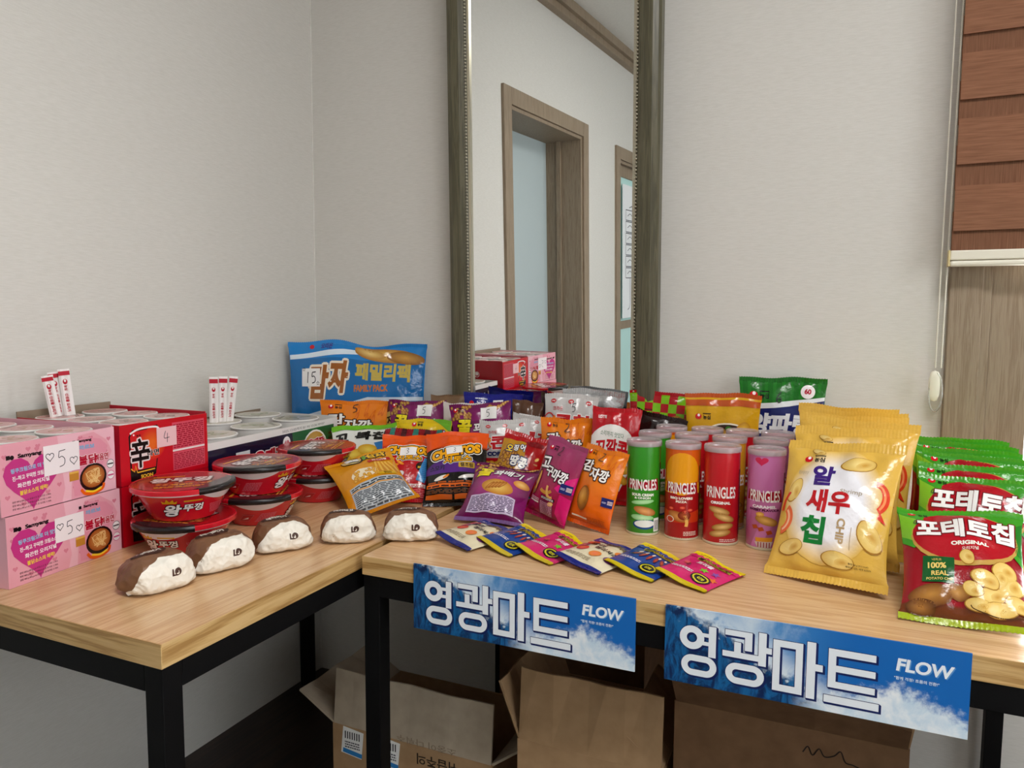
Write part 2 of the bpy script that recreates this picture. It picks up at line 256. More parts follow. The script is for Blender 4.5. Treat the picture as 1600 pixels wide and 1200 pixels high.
꿀.++1-5+1,U,H,U,G,D,E,0,A+T,;+9*F+9*M+[*Q,;*R,S*S-(*S-5(W-5(W,U*2,U*1,D*/,0*++T*$+9(7+9(7*Z*R*Z*R*.(^*.(^)O,D)O,D)))#)))#'D-4'D-4(#)D(#)D(K-)(K-)*.+7*.+7*Z-S*Z-S+9,]+9-'+Z-*,;-,,R-,-(-,-5
끈.++/-*+/,K,F,K,E,5,C+W,?+7,8*N*B*N*L+@*Q,**R,H*S,]*S-*(U-*(U,K*2,K*1,5*.+W*)+7)~*N(7*N(7*3-S*3-S*N,Y*N-%+?-),'-*,E-*,Z-*-*|)%)I)%'K-2'K-2())G())G)I
나.+,<-B,<'@,]'@,]*J-[*J-[+),]+),]-B|(E)?(E)$)&)$)P)%*>)'+-),+Z)4+V)P++)H*>)C)R)@)*)?)*,Z(E,Z
내.++C-:+C'S,''S,'*G,Y*G,Y'@-='@-=-B,Y-B,Y+','+','-:|(I)C(I)%)#)%)A)&*%)(*F)++-)1+))N*F)I*))E)I)C).)C).,R(I,R
널.+(L+*(L*J),*J)W*J*C*M+/*Q+Y*X+T+7+-+1*D+-)Y+*)1+*)1-1(L-1|,O-B,O,B+%,B+%,',O,',O*;-5*;-5-B|)=($)='E-A'E-A($)]($)](K-5(K-5**)<**)<)K,O)K,O)()=)(
농.++&)L*.)H)C);)+)&(^(F)+(*)C'R*.'E+&'A+Z'E,E'R,](*-*(F,])&,E);+Z)H|+&)2+L)0,-)(,>(W,E(F,>(6,-()+L']+&'[*<'])~())J(6)D(F)J(W)~)(*<)0|(7*G(7*+-R*+-R*G+7*G+7+:--+:--+U)H+U)H-;)'-;)'+:*R+:*R*G
눈.+)(-4)(+1--+1--+L)I+L)I-4|(7*C(7*(*U*(*U(V+9(V+9*(-R*(-R*C|)%)9)%'H-/'H-/(')E(')E)9
는.+(7*=(7*#-S*#-S*=|)'-5)'+2--+2--+M)H+M)H-5|)%):)%'I-/'I-/(()F(()F):
니.+,N-B,N'@-3'@-3-B|(N)B(N)%)/)%)Z)&*J))+;).,-)7,))S+9)K*J)F)~)C)3)B)3,Z(N,Z
다.+,<-B,<'?,]'?,]*K-~*K-~++,]++,]-B|(G,[(G(^)'(^)W(^*E)$+1)(+Z).+V)J+/)D*E)@)X)>)+)>)+,?+:,?+:,[
닭.++-*#+-)E,?)E,?'C-$'C-$*#|(G-+(G*F)'*F)Z*F*H*H+3*L+X*S+T+1+1++*H+')~+%),+%),,L+3,L+3-+|,?-B,?*4-$*4-$+I-Y+I-Y,)-$,)-$-B|([*#([)F*9)F*9)$(~)$(~'E)5'E)]'E*@'F*Z'H+8'M+5(**Y(&*A($*&(#)@'^)@(H*Y(H*Y*#
더.+(I,[(I(]))(])X(]*E)#+/)'+U)-+Q)H+.)C*F)?)[)=).)=).,@+9,@+9,[|+$+7+$*W,P*W,P'?-5'?-5-B,P-B,P+7
덕.+)3)G)3),,O),,O'@-5'@-5)G|(K-)(K*.))*.)Z*/*G*0+/*4+S*:+O*U+.*O*G*L)]*J)/*I)/,I+;,I+;-)|+&+~+&+A,O+A,O)Y-5)Y-5-B,O-B,O+~
데.+,Z-B,Z'@->'@->-B|+M-9+M+0*<+0*<*P+M*P+M'S,1'S,1-9|(E,Q(E([(~([)G([*-(]*K)$+-))+*)E*J)@*.)=)L);)));)),6*T,6*T,Q
땅.++-)R*6)N)M)@)5)*),(I)5(,)M'S*6'E+-'A,#'E,I'S-%(,--(I-%)*,I)@,#)N|+-)8+Q)5,1)-,B([,H(I,B(7,1(*+Q'^+-'[*D'^*)(*)S(7)M(I)S([*))-*D)5|,E-A,E)X-*)X-*+?-Y+?-Y+[-*+[-*-A|(D-%(D*8(T*8)**8)>*9)T*<*0*@*,*~)Q*W);*U)(*T)(,F*&,F*&-%|*;-%*;*9*M*9++*9+B*:+X*=,3*A,/*]+R*X+:*V*[*U*[,F,#,F,#-%
뚜.+(7*)(7)I*Q)I*Q'@+6'@+6)I-S)I-S*)|+1--+1*R-9*R-9+1+S+1+S,M-5,M-5--|(U+1(U*R)-*R)H*R*'*T*B*V+#*[*]+;*D+6*,+3)Q+2):+1):,M*X,M*X-,(U-,
라.+,<-B,<'?,]'?,]*J-~*J-~+*,]+*,]-B|(E,~(E,A*O,A*O+1(F+1(F([)'([)W([*F(]+3)%+~),+Y)G+1)A*F)=)Y);)+);)+*R+4*R+4,~
랑.++()L*2)H)I);)1)&))(F)1(*)I'R*2'E+('A+Z'E,C'R,[(*-'(F,[)&,C);+Z)H|+()2+L)/,,)(,=(W,C(F,=(5,,()+L']+('Z*@']*%())O(5)I(F)O(W*%)(*@)/|,?-A,?)W-$)W-$+C-Y+C-Y,#-$,#-$-A|(F-+(F,L*P,L*P+[(G+[(G*0)'*0)V*0*E*2+1*6+[*<+X*W+0*Q*E*N)X*L)+*K)++A+5+A+5-+
량.++()L*2)H)I);)1)&))(F)1(*)I'R*2'E+('A+Z'E,C'R,[(*-'(F,[)&,C);+Z)H|+()2+L)/,,)(,=(W,C(F,=(5,,()+L']+('Z*@']*%())O(5)I(F)O(W*%)(*@)/|,?-A,?)W-$)W-$*U-Y*U-Y+5-$+5-$,)-Y,)-Y,E-$,E-$-A|(F-+(F,L*P,L*P+[(G+[(G*0)'*0)V*0*E*2+1*6+[*<+X*W+0*Q*E*N)X*L)+*K)++A+5+A+5-+
력.+)3)@)3)%,O)%,O'?-5'?-5)@|(E-,(E,M*H,M*H+W(F+W(F*')$*')T*(*?*)+%*,+E*0+B*K+#*G*@*D)W*C)+*B)++=+-+=+--,|+E+9+E*Z,O*Z,O)S-5)S-5-A,O-A,O,H+E,H+E,-,O,-,O+9
로.+)$*3)$)T*R)T*R(L(7(L(7(1-S(1-S(L+7(L+7)T-3)T-3*3)E*3)E+1-*+1-*-')#-')#,H,E,H,E+L)$+L
뤄.+(:)J)^)K)^'K*C'K*C)M,7)V,4*3+4*.*3*,)3*+(6*+|+:)3+:(U,O(U,O'@-5'@-5-A,O-A,O)3|(S+-(S*O+Z*O+Z+-)9+-)9+Q+S+Q+S--(S--(S,P+2,P+2,-(S,-
르.+(7(M(7(1-S(1-S(M|)$*2)$)S-3)S-3*2)E*2)E+0-*+0-*-&)#-&)#,G,E,G,E+K)$+K
름.+(7*;(7)~-S)~-S*;|)');)''E-)'E-));|,D(],D($)G($)G(]|)%+8)%*Z-0*Z-0+8)F+8)F+[-)+[-)-9)$-9)$,[,D,[,D,8)%,8
리.+,O-B,O'?-3'?-3-B|(K,~(K,A*Y,A*Y+2(L+2(L([).([)[(~*L(^+=)&,0),,-)G+;)A*L)=)]);)1);)1*S+>*S+>,~
림.+,N-A,N)[-3)[-3-A|):)G):'E-3'E-3)G|,O)-,O($)Z($)Z)-|(I-,(I,M*U,M*U+[(J+[(J*0)+*0)Z*1*I*2+7*6,'*<,#*W+5*Q*I*N)[*L).*L).+A+9+A+9-,
링.+,N-A,N)S-3)S-3-A|+4)K*=)G)S):);)&)3(F);(*)S'R*='E+4'A,+'E,Q'R--(*-6(F--)&,Q):,+)G|+4)1+Y).,9)',K(W,Q(F,K(6,9()+Y'^+4'[*K'^*/())Z(6)T(F)Z(W*/)'*K).|(I-+(I,K*U,K*U+Y(J+Y(J*-)+*-)Z*-*I*/+7*3,'*9,#*T+5*N*I*K)[*I).*I).+?+9+?+9-+
마.+(E,Y(E)$+7)$+7,Y|*S,?*S)?)*)?)*,?|,<-B,<'@,]'@,]*I-~*I-~+),]+),]-B
말.+(F--(F*P+8*P+8--|*T,O*T+/)*+/)*,O|,?-B,?*>-$*>-$+P-Y+P-Y,0-$,0-$-B|)/(#)/'E-1'E-1(#)O(#)O(L-$(L-$*-).*-).)N,?)N,?)))/))
맛.+(F-&(F*9+5*9+5-&|*P,G*P*T)**T)*,G|,?-B,?)A-$)A-$+;-Y+;-Y+W-$+W-$-B|*Z)S*Z)H*P)$*6(B)K(-(Y'~)+'A)R'L*9']*V(8+/(T+C(8,$'],G'L-2'A-?'~,M(-,'(B+H)$+?)H+?)S
매.+(D,T(D))*V))*V,T|*7,9*7)C)')C)',9|+F-:+F'R,*'R,**K,[*K,['@-?'@-?-B,[-B,[++,*++,*-:
면.+*T,C*T*G),*G),,C|+9,#,O,#,O+-+9+-|,O-A,O,>+9,>+9,^(H,^(H*-+9*-+9*M,O*M,O))-5))-5-A|)<)A)<'H-='H-=(')](')])A
모.+,G,E,G*H)B*H)B,E|(]-$(]*-*R*-*R(N(7(N(7(2-S(2-S(N+7(N+7*--+*--+-$
물.+)%-6)%+?-'+?-'-6|,C,W,C+Z)F+Z)F,W|)#'^)#'D-3'D-3'^)D'^)D(F-((F-()[+7)[+7*C-R*C-R*](7*](7*C*Q*C*Q)[)#)[)#)B,C)B,C(^)#(^
밀.+(J-.(J*N+?*N+?-.|*Z,O*Z+,).+,).,O|,N-B,N*<-3*<-3-B|):(#):'D-?'D-?(#)[(#)[(J-3(J-3*))9*))9)K,O)K,O)'):)'
바.+(E-#(E([+:([+:-#*U-#*U+<)*+<)*-#|)**]*U*]*U):)*):|,<-B,<'@,]'@,]*K-~*K-~++,]++,]-B
발.+(F-3(F*I+9*I+9-3*U-3*U,;)+,;)+-3|)++]*U+]*U+()++(|,?-B,?*;-$*;-$+Q-Y+Q-Y,0-$,0-$-B|)/(#)/'D-1'D-1(#)O(#)O(J-$(J-$**).**).)K,?)K,?)')/)'
배.+(D,[(D(^*V(^*V,[*7,[*7+?)'+?)',[|)'+%*7+%*7)=)')=|+F-:+F'R,*'R,**K,[*K,['@-?'@-?-B,[-B,[++,*++,*-:
버.+)++%*S+%*S)>)+)>|(E-%(E)#+7)#+7*T,P*T,P'?-5'?-5-B,P-B,P+3+7+3+7-%*S-%*S+?)++?)+-%
벌.+).+[*S+[*S+').+'|(I-1(I*H+8*H+8+N,O+N,O*:-4*:-4-B,O-B,O,-+8,-+8-1*S-1*S,:).,:).-1|)<(#)<'E-B'E-B(#)](#)](J-4(J-4*();*();)I,O)I,O)')<)'
보.+)C+E,G+E,G*>)C*>|(]-((]*#*R*#*R(M(7(M(7(2-S(2-S(M+7(M+7*#-+*#-+-(,G-(,G,$)C,$)C-(
볶.+(X)B(X)'*8)'*8'@*X'@*X)B|+-)B+-)',G)',G'@-+'@-+)B|)G,4,B,4,B+F)G+F|)&-;)&++*R++*R*A(7*A(7*&-R*&-R*A+7*A+7++-'++-'-;,B-;,B,M)G,M)G-;
북.+)&-9)&+*-'+*-'-9,B-9,B,L)G,L)G-9|)G,3,B,3,B+E)G+E|([)<([(],D(],D'@-)'@-))<+7)<+7**-R**-R*E(7*E(7***R***R)<
분.+)&-6)&*Y-'*Y-'-6,B-6,B,D)G,D)G-6|)G,+,B,+,B+8)G+8|(7*7(7)X*U)X*U(N+9(N+9)X-S)X-S*7|)$)2)$'H-.'H-.(')E(')E)2
불.+)&-<)&+=-'+=-'-<,B-<,B,V)G,V)G-<|)G,=,B,=,B+W)G+W|)#'^)#'D-3'D-3'^)D'^)D(E-((E-()Y+7)Y+7*@-R*@-R*[(7*[(7*@*Q*@*Q)Y)#)Y)#)@,C)@,C(])#(]
사.+)S-#)S+Z)L+()8*6(W)K(2)0(F(Q)')))@)E)U*+*(*Q*7*-*K)J+()/+D(X+X)7+4)Q*S*:*?+**8+Z*8-#|,<-B,<'@,]'@,]*G-~*G-~+',]+',]-B
산.+)T-,)T,;)M+O);+,([*K(5*7(G)Y))*,)C*A)W*Z*)+<*8*]*L*F+)*3+E*%+V*@+2*R*Q+1*?+R*9,:*9-,|,?-B,?)'-$)'-$+/-Y+/-Y+K-$+K-$-B|)3)@)3'H-4'H-4(')U(')U)@
살.+)S-5)S,U)M,.);+I(Z+.(5*W(E*=)(*K)B+#)V+<*)+Y*7+@*K+*+'*U+C*H+U+%+1+7*Q+O*?,2*8,U*8-5|,?-B,?*9-$*9-$+O-Y+O-Y,/-$,/-$-B|)/(#)/'D-1'D-1(#)O(#)O(J-$(J-$*)).*)).)J,?)J,?)')/)'
새.+)G,~)G+S)B+$)2*4(U)K(3)/(H(R)%)*):)C)K*%)W*G*'*(*7)H*K)1+'([+;)9*W)S*?*;*0+(*++U*+,~|+G-:+G'R,+'R,+*I,[*I,['@-?'@-?-B,[-B,[+(,++(,+-:
생.++=)J*G)F)])9)E)%)<(E)E(*)]'R*G'E+='A,3'E,Y'R-5(*->(E-5)%,Y)9,3)F|+=)1,%).,A)&,S(V,Y(E,S(5,A((,%']+='Z*T']*9((*'(5)](E*'(V*9)&*T).|)G-+)G,7)A+T)3+5(W*V(7*B(I*))&*7):*J)K+$)W+=*'+'*7*O*K*?+&*3+8*L*U*]*>+9*0+U*+,7*+-+|+G-;+G)^,*)^,*+=,X+=,X)R-<)R-<-A,X-A,X+Y,*+Y,*-;
성.++5)Q*?)L)U)?)=)*)5(I)=(,)U'R*?'E+5'A,,'E,R'R-.(,-6(I-.)*,R)?,,)L|+5)7+Z)4,:),,K(Z,Q(I,K(7,:(*+Z'^+5'[*M'^*1(*)~(7)V(I)~(Z*1),*M)4|)V--)V,D)P+X)=+5(~*T(7*A(H*&)+*5)D*J)Y+(*++F*:+,*M*Q+)*>+E*1+W*K+3*]*S+<*A+~*;,E*;--|+=,1+=+R,O+R,O)~-5)~-5-B,O-B,O,1
셔.++=*M+=*1,O*1,O'?-5'?-5-B,O-B,O,/+=,/+=+O,O+O,O*M|)X-#)X+Z)Q+()=*5(~)J(7)/(K(Q),)))F)E)Z*+*-*Q*<*,*Q)H+.)-+K(U,#)4+:)N*Y*8*E+)*>+Z*>-#
소.+*Q*.*Q(N(7(N(7(3-S(3-S(N+6(N+6*.|*P-)*P,J*D+[*&+5)7*U(D*E(R**)?*7***M*J+.+%+R+=+.+]*M,H*7-5**-C*E,P*U,%+5+B+[+7,J+7-)
스.+(7(P(7(5-S(5-S(P|*P-)*P,I*D+Y*&+2)8*Q(E*@(S*%)@*3***J*J+,+%+Q+=+,+]*I,G*3-3*%-C*@,O*Q,%+2+B+Y+7,I+7-)
신.+,N-A,N)(-3)(-3-A|);)A);'H-?'H-?(')~(')~)A|)Y--)Y,E)S+X)@+3)$*P(;*;(L)~).*0)G*F)[+%*.+D*=+'*Q*J+.*6+K*'+]*A+8*U*X+6*E+Y*?,E*?--
심.+,N-A,N*(-3*(-3-A|):)O):'E-3'E-3)O|,O)5,O($)Z($)Z)5|)Y-3)Y,L)R,&)@+?)#+#(:*K(J*1)-*@)F*U)[+2*.+O*=+4*R*Y+0*F+M*8+]*R+9+(*X+C*E,'*?,L*?-3
알.+*#-5):-/(X,Z(D,A(=+~(D+<(X*^):*N*#*H*H*N+**^+=+<+D+~+=,A+*,Z*H-/|*#,U*;,Q*O,F*~,6+$+~*~+G*O+6*;++*#+')G++)3+6)&+G(^+~)&,6)3,F)G,Q|,?-B,?*>-$*>-$+P-Y+P-Y,0-$,0-$-B|)/(#)/'E-1'E-1(#)O(#)O(L-$(L-$*-).*-).)N,?)N,?)))/))
양.+*$-,):-&(X,Q(E,6(=+O(E+,(X*M):*<*$*6*J*<+,*M+?+,+F+O+?,6+,,Q*J-&|*$,L*=,H*Q,<*^,*+&+O*^+8*Q+&*=*V*$*R)G*V)3+&)&+8(^+O)&,*)3,<)G,H|+))P*3)L)I)>)2))))(H)2(,)I'S*3'E+)'A+Z'E,C'R,[(,-'(H,[)),C)>+Z)L|+))5+M)3,,)+,=(Z,C(H,=(7,,(*+M'^+)'[*@'^*%(*)P(7)J(H)P(Z*%)+*@)3|,?-B,?)[-$)[-$*W-X*W-X+7-$+7-$,,-X,,-X,H-$,H-$-B
어.+)[,D*7,=*J,**V+H*Z*~*V*4*J)Q*7)>)[)7)D)>)1)Q)%*4(]*~)%+G)1,*)D,=|,P-B,P+0+=+0+4+^*],D*A,Z)[-&)7,Y(W,@(D+T(=*~(D*'(W)<)7(^)[(U*B(^*^)9+5)]+=*Q,P*Q,P'?-5'?-5-B
영.+)^,L*:,H*N,<*Z,*+#+N*Z+7*N+%*:*U)^*Q)E*U)2+%)%+7(~+N)%,*)2,<)E,H|+5)S*?)N)U)A)=)+)5(J)=(-)U'S*?'E+5'A,,'E,R'S--(--6(J--)+,R)A,,)N|+5)9+Z)6,:).,K(~,Q(J,K(8,:(*+Z'^+5'[*M'^*1(*)~(8)U(J)~(~*1).*M)6|+>,/,O,/,O+2+>+2+C+N+A+]|,O-B,O,I+/,I*W,Z*>-()^-,)9-&(W,P(D,5(=+N(D+,(W*L)9*;)^*4*>*8*W*B+/*S,O*S,O)~-5)~-5-B
오.++&,K+N,G,2,9,F,#,N+C,F+',2*N+N*@+&*;*;*@)W*N)B+');+C)B,#)W,9*;,G|(7(N(7(2-S(2-S(N+7(N+7)],)**,N*>-)*[-2+C-(,.,I,L+[-#+&-**.-#)@,L)%,.(W+C)#*[);*>*#***R)]*R(N
온.++&,X+M,U,.,L,A,>,G,+,A+T,.+F+M+=+&+:*<+=)Z+F)H+T)A,+)H,>)Z,L*<,U|+&-7*.-2)B-$)(,I([,+)'+J)=+4*$+&*R*[*R*5(7*5(7)V-R)V-R*5+7*5+7*[,)+&,L+4-&+J--,+-$,I,G-$+[-2|)%)9)%'H--'H--(')F(')F)9
와.+*+,J*D,F*X,:+),(+.+M+)+6*X+$*D*T*+*P)N*T)9+$),+6)'+M),,()9,:)N,F|(8(R)/(R*+(T+)(X,')$,%)=*<)4*<*5*~*?+9*Q+I+.+O+M+G,4+4,O*Q-$*+-*)@-$(^,O(J,4(C+M(I+.(Y*Q)6*?)W*5)W)3(3)2|,<-B,<'@,]'@,]*E-Z*E-Z+%,]+%,]-B
왕.++')G*2)C)I)6)1)#))(D)1())I'Q*2'E+''A+Y'E,B'Q,Z()-&(D,Z)#,B)6+Y)C|+')-+K)+,*)#,;(T,A(D,;(4,*((+K']+''[*?']*$(()O(4)I(D)O(T*$)#*?)+|*,,W*K,R+#,D+*,.+#+T*K+E*,+@)J+E)6+T).,.)6,D)J,R|,>-A,>)K-#)K-#+9-X+9-X+U-#+U-#-A|*,-4)D-/)(,^(R,I(K,.(P+Q)#+=):+/)Y+()Y*C(7*A(;*')1*'*-*)+,*-,**5,'*M*>*D*>+(*[+0+6+>+D+Q+I,.+C,I+1,^*P-/
요.++&,M+N,H,2,:,F,%,N+F,F+*,2*Q+N*D+&*?*:*D)W*Q)B+*);+F)B,%)W,:*:,H|+&-+*--$)@,N)%,0(W+F(Z+/)(*V)7*E)K*7)K(N(7(N(7(2-S(2-S(N,>(N,>*8,R*F-%*W-/+/-2+F-(,0,I,N+[-$|*0(N*0*+*@*(*Q*&+&*%+8*&+I*(+Y*++Y(N
우.++&-3*.-.)B,Z)),A([+~))+;)B*^*.*N+&*I+Z*N,F*^-#+;--+~-#,A,F,Z+Z-.|+&,U+L,Q,-,F,@,6,G+~,@+F,-+6+L+++&+'*<++)[+6)H+F)A+~)H,6)[,F*<,Q|(7*'(7)G*Q)G*Q'@+6'@+6)G-S)G-S*'
운.++&-9*.-4)B-%)(,J([,,)(+J)B+3*.+$+&*[+Z+$,F+3-$+J--,,-$,J,F-%+Z-4|+&,Z+L,W,-,M,?,?,F,,,?+U,-+G+L+>+&+;*=+>)~+G)I+U)C,,)I,?)~,M*=,W|(7*>(7*#*U*#*U(R+:(R+:*#-S*#-S*>|)%)9)%'H-.'H-.(')F(')F)9
위.+*5-1)L-+)/,X(X,A(Q+^(X+@)/+))L*U*5*P*Z*U+;+)+O+@+U+^+O,A+;,X*Z-+|*5,Q*U,K+.,;+6+^+.+F*U+5*5+/)R+5)=+F)5+^)=,;)R,K|,O-A,O'@-3'@-3-A|(;)Q*')S*''K*H'K*H)U+&)W+@)Z+Y)^,7*&,5*?+3*7*1*4)1*2(6*1
유.++&-3*.-.)B,Z)),A([+~))+<)B+#*.*O+&*J+Z*O,F+#-#+<--+~-#,A,F,Z+Z-.|+&,U+L,Q,-,F,@,6,G+~,@+G,-+7+L+,+&+)*<+,)[+7)H+G)A+~)H,6)[,F*<,Q|(7*((7)I)O)I)O'@*5'@*5)I+S)I+S'@,9'@,9)I-S)I-S*(
육.++&-9*--5)A-')(,M([,0)(+O)A+9*-+++&+'+[++,G+9-$+O--,0-$,M,G-'+[-5|+&,[+M,X,.,P,A,B,G,0,A+Z,.+L+M+D+&+A*<+D)Z+L)H+Z)A,0)H,B)Z,P*<,X|([);([(],D(],D'@-)'@-));,7);,7*--R*--R*G(7*G(7*-)Q*-)Q);|*6*-+S*-+S);*6);
으.++&-+*.-#)A,K)%,,(W+?)%*R)A*2*.)Z+&)S+Z)Z,H*2-(*R-2+?-(,,,H,K+Z-#|+&,L+N,G,1,8,F+],N+?,F*],1*F+N*7+&*2*;*7)W*F)B*]);+?)B+])W,8*;,G|(7(O(7(4-S(4-S(O
을.++&-;*--7)A-+)(,T([,9)(+Z)A+F*-+:+&+6+~+:,H+F-%+Z--,9-%,T,H-++~-7|+&-#+N,~,/,U,A,I,G,9,A,),/+Y+N+R+&+O*;+R)Z+Y)H,))A,9)H,I)Z,U*;,~|(7*Z(7*?-R*?-R*Z|)#'^)#'D-3'D-3'^)D'^)D(G-((G-()~)#)~)#)C,C)C,C)#)#)#
음.++&-:*--5)A-()(,N([,1)(+P)A+;*-+.+&+)+[+.,G+;-%+P--,1-%,N,G-(+[-5|+&,[+M,Y,.,P,A,C,G,1,A+~,.+N+M+F+&+C*<+F)Z+N)H+~)A,1)H,C)Z,P*<,Y|)#)D)#'E-*'E-*)D|,E)),E($)C($)C))|(7*F(7*+-R*+-R*F
의.+*4-')I,])*,L(R,1(K+J(R+()**I)I*7*4*1*[*7+>*I+R+(+Y+J+R,1+>,L*[,]|*4,G*N,C+&,7+4,%+9+J+4+3+&*]*N*R*4*N)V*R)B*])5+3)0+J)5,%)B,7)V,C|,M-B,M'?-2'?-2-B|(=(S)6(S*4(U+6(Z,8)',5)?+4)8*2)4)3)3(9)3
이.+,N-B,N'?-3'?-3-B|*(-&)?,Y(^,@(K+T(D*~(K*'(^)<)?(^*((U*M(^+.)<+A*'+H*~+A+T+.,@*M,Y|*(,D*@,=*S,*+#+H+(*~+#*4*S)Q*@)>*()7)L)>)9)Q)-*4)(*~)-+G)9,*)L,=
있.+,N-A,N*'-3*'-3-A|*%--)<-&(Z,Q(F,6(?+P(F+.(Z*O)<*>*%*8*K*>+-*O+A+.+H+P+A,6+-,Q*K-&|*%,M*>,H*R,=+#,++'+P+#+9*R+'*>*X*%*S)I*X)5+')(+9)#+P)(,+)5,=)I,H|,')S,')@,$)*+V(N+F(9+/(&*U(7*F(L*<)(*9)@*9)S)U)S)U)@)P)%)B(H)+(2(I'](Y'E)5'Q)I($)Y(7*)(L*3(6*A(#*T'N+0'B+G'O+Z($,,(7,7(M,B(7,R($-+'Q-C'E-T']-5(1,Z(F,L)$,G)@,G)S
자.+(>,Y(>,=)T,=)T+K)M*Y)8*,(V)B(1)((E(I)&(])@)=)U*#*)*I*8*&*M)C+*))+G(R+Z)1+5)J*T*2*@*~*9+K*9,=+M,=+M,Y|,<-B,<'@,]'@,]*H-~*H-~+(,]+(,]-B
장.++))N*3)I)I)<)2)'))(G)2(+)I'R*3'E+)'A+Z'E,C'R,[(+-'(G,[)',C)<+Z)I|+))3+M)1,,)),=(X,C(G,=(6,,(*+M'^+)'[*@'^*%(*)P(6)J(G)P(X*%))*@)1|(?-'(?,H)T,H)T,9)N+P);+.([*O(5*<(F)^))*0)B*E)W*^*)+?*8+%*L*K+(*:+E*-+U*G+1*X*Q+5*@+T*9,:*9,H+M,H+M-'|,?-B,?)X-$)X-$+B-Y+B-Y+^-$+^-$-B
전.+,O-A,O+V+C+V+C+;,O+;,O)(-5)(-5-A|)>)@)>'H-?'H-?('*#('*#)@|(C-$(C,E)W,E)W,3)P+J)>+((]*H(8*5(I)V),*))E*>)Z*W*,+9*;*Z*N*C++*0+G*#+X*=+4*O*U+.*C+M*=,3*=,E+P,E+P-$
정.++5)O*?)J)U)=)=)()5(G)=(+)U'R*?'E+5'@,,'E,R'R-.(+-6(G-.)(,R)=,,)J|+5)5+Z)2,:)*,K(Y,Q(G,K(6,:()+Z']+5'Z*M']*1())~(6)V(G)~(Y*1)**M)2|,O-B,O+~+D+~+D+@,O+@,O)Z-5)Z-5-B|(C-'(C,H)W,H)W,<)P+R)>+0(]*P(8*<(I)]),*1)E*F)Z+#*-+A*;+'*O*L++*9+G*++X*F+4*X*U+6*C+V*=,<*=,H+P,H+P-'
젤.+,X-A,X*5-<*5-<-A|+N-;+N,,*U,,*U+M+N+M+N*8,2*8,2-;|(?-+(?,L)F,L)F,A)A+^)2+@(W+'(9*P(I*7)&*E);*W)K+0)V+I*&+3*5*[*I*K+$*?+5*X*S+-*<+E*/,$**,A**,L+,,L+,-+|)>(#)>'E-J'E-J(#*#(#*#(I-<(I-<*%)=*%)=)F,W)F,W)%)>)%
조.+*R*-*R(N(7(N(7(2-S(2-S(N+7(N+7*-|(R,](R,A*Q,A*Q,:*F+L*'+)):*J(G*;(U)])A*-*,*C*L+#+'+E+>+#,#*D,I*/-6)^-D*=,Q*K,&+)+D+M+8,:+8,A-7,A-7,]
주.+(V-+(V,M*P,M*P,K*E,(*)+G)=+1(J+%(W*F)D*Q*-+'*L+?+&+]+<+?+[+',E*Q-2*F-?+%,L+1,$+G+D,)+9,K+9,M-3,M-3-+|(7*((7)I*Q)I*Q'@+6'@+6)I-R)I-R*(
중.++&).+L)+,-)$,>(T,E(D,>(4,-((+L']+&'Z*<'])~(()J(4)D(D)J(T)~)$*<)+|(7*M(7*1*R*1*R)G*$)B)?)5)*(^(^(D)+())C'Q*.'E+&'A+Z'E,E'Q,]()-*(D,^(^,I)5,()B+7)G+7*1-R*1-R*M|(U-1(U,R*M,R*A,6*&+[);+J(I+A(U+&)D+/*/+?*N+U+&,4+;+U+Z+?,E+/-4+&-@+A,N+J,'+[+G,6+<,R-4,R-4-1
지.+,N-B,N'@-3'@-3-B|(C,Y(C,=)[,=)[+K)S*X)>*+(~)B(7)((J(I),(])F)=)~*#*0*I*@*%*V)B+4))+R(R,))1+?)I*~*0*H*Z*@+K*@,=+Y,=+Y,Y
진.+,N-A,N))-3))-3-A|(E-$(E,E)[,E)[,1)U+H)B+&)%*G(<*3(M)U)/*()I*<)^*U*1+6*@*X*U*A+2*.+O)],$*;+;*L*[+**H+J*A,1*A,E+W,E+W-$|);)A);'H-?'H-?(')~(')~)A
집.+,N-B,N*2-3*2-3-B|);)~);'E-3'E-3)~,O)~,O)1)[)1)[)~|)[(S,O(S,O($)[($|(E-*(E,K)[,K)[,C)U+[)B+;)%*](;*K(L*1)/*?)I*S)^+/*1+K*@+0*U*V+2*D+P*7,%*Q+<+&*[+?*H+]*A,C*A,K+W,K+W-*
징.+,N-A,N)W-3)W-3-A|+3)O*=)J)S)=);)()2(G);(*)S'P*='C+3'?,*'C,P'P-,(*-5(G-,)(,P)=,*)J|+3)5+X)2,8)*,J(X,P(G,J(5,8((+X'[+3'Y*K'[*/(()Y(5)S(G)Y(X*/)**K)2|(E-%(E,F)[,F)[,<)U+R)B+0)%*Q(<*=(M*#)0*2)J*F)^+$*1+A*@+'*U*L+2*:+O*-,$*G+;*X*[+6*H+U*A,<*A,F+W,F+W-%
짜.+,D-B,D'@-)'@-)*J-~*J-~+*-)+*-)-B|*<,Y*<,>*W,>*W+N*U+-*P*D*F)]*4)=)^)])T*E)O+.)M+N)M,>*,,>*,,Y(=,Y(=,>).,>).+N)++%(^*6(M)K(2),(G(P(Y)&)+)<)5)T)=*3)E)T)O):)^)#*4(M*F)#*U):+#)S++*3+2)T+=);+K)&+](P,6),+W)J+F*5+=+$+:+N+:,>,',>,',Y
초.+*R*'*R(M(7(M(7(1-S(1-S(M+7(M+7*'|*R-:*R,E(U,E(U,)*R,)*G+?*,*Z)?*C(I*5(V)W)D*&*.*7*L*P+'+2+=*P+~*8,E*&-3)W-@*5,J*C+^*Z+B+?+7,)-4,)-4,E+7,E+7-:
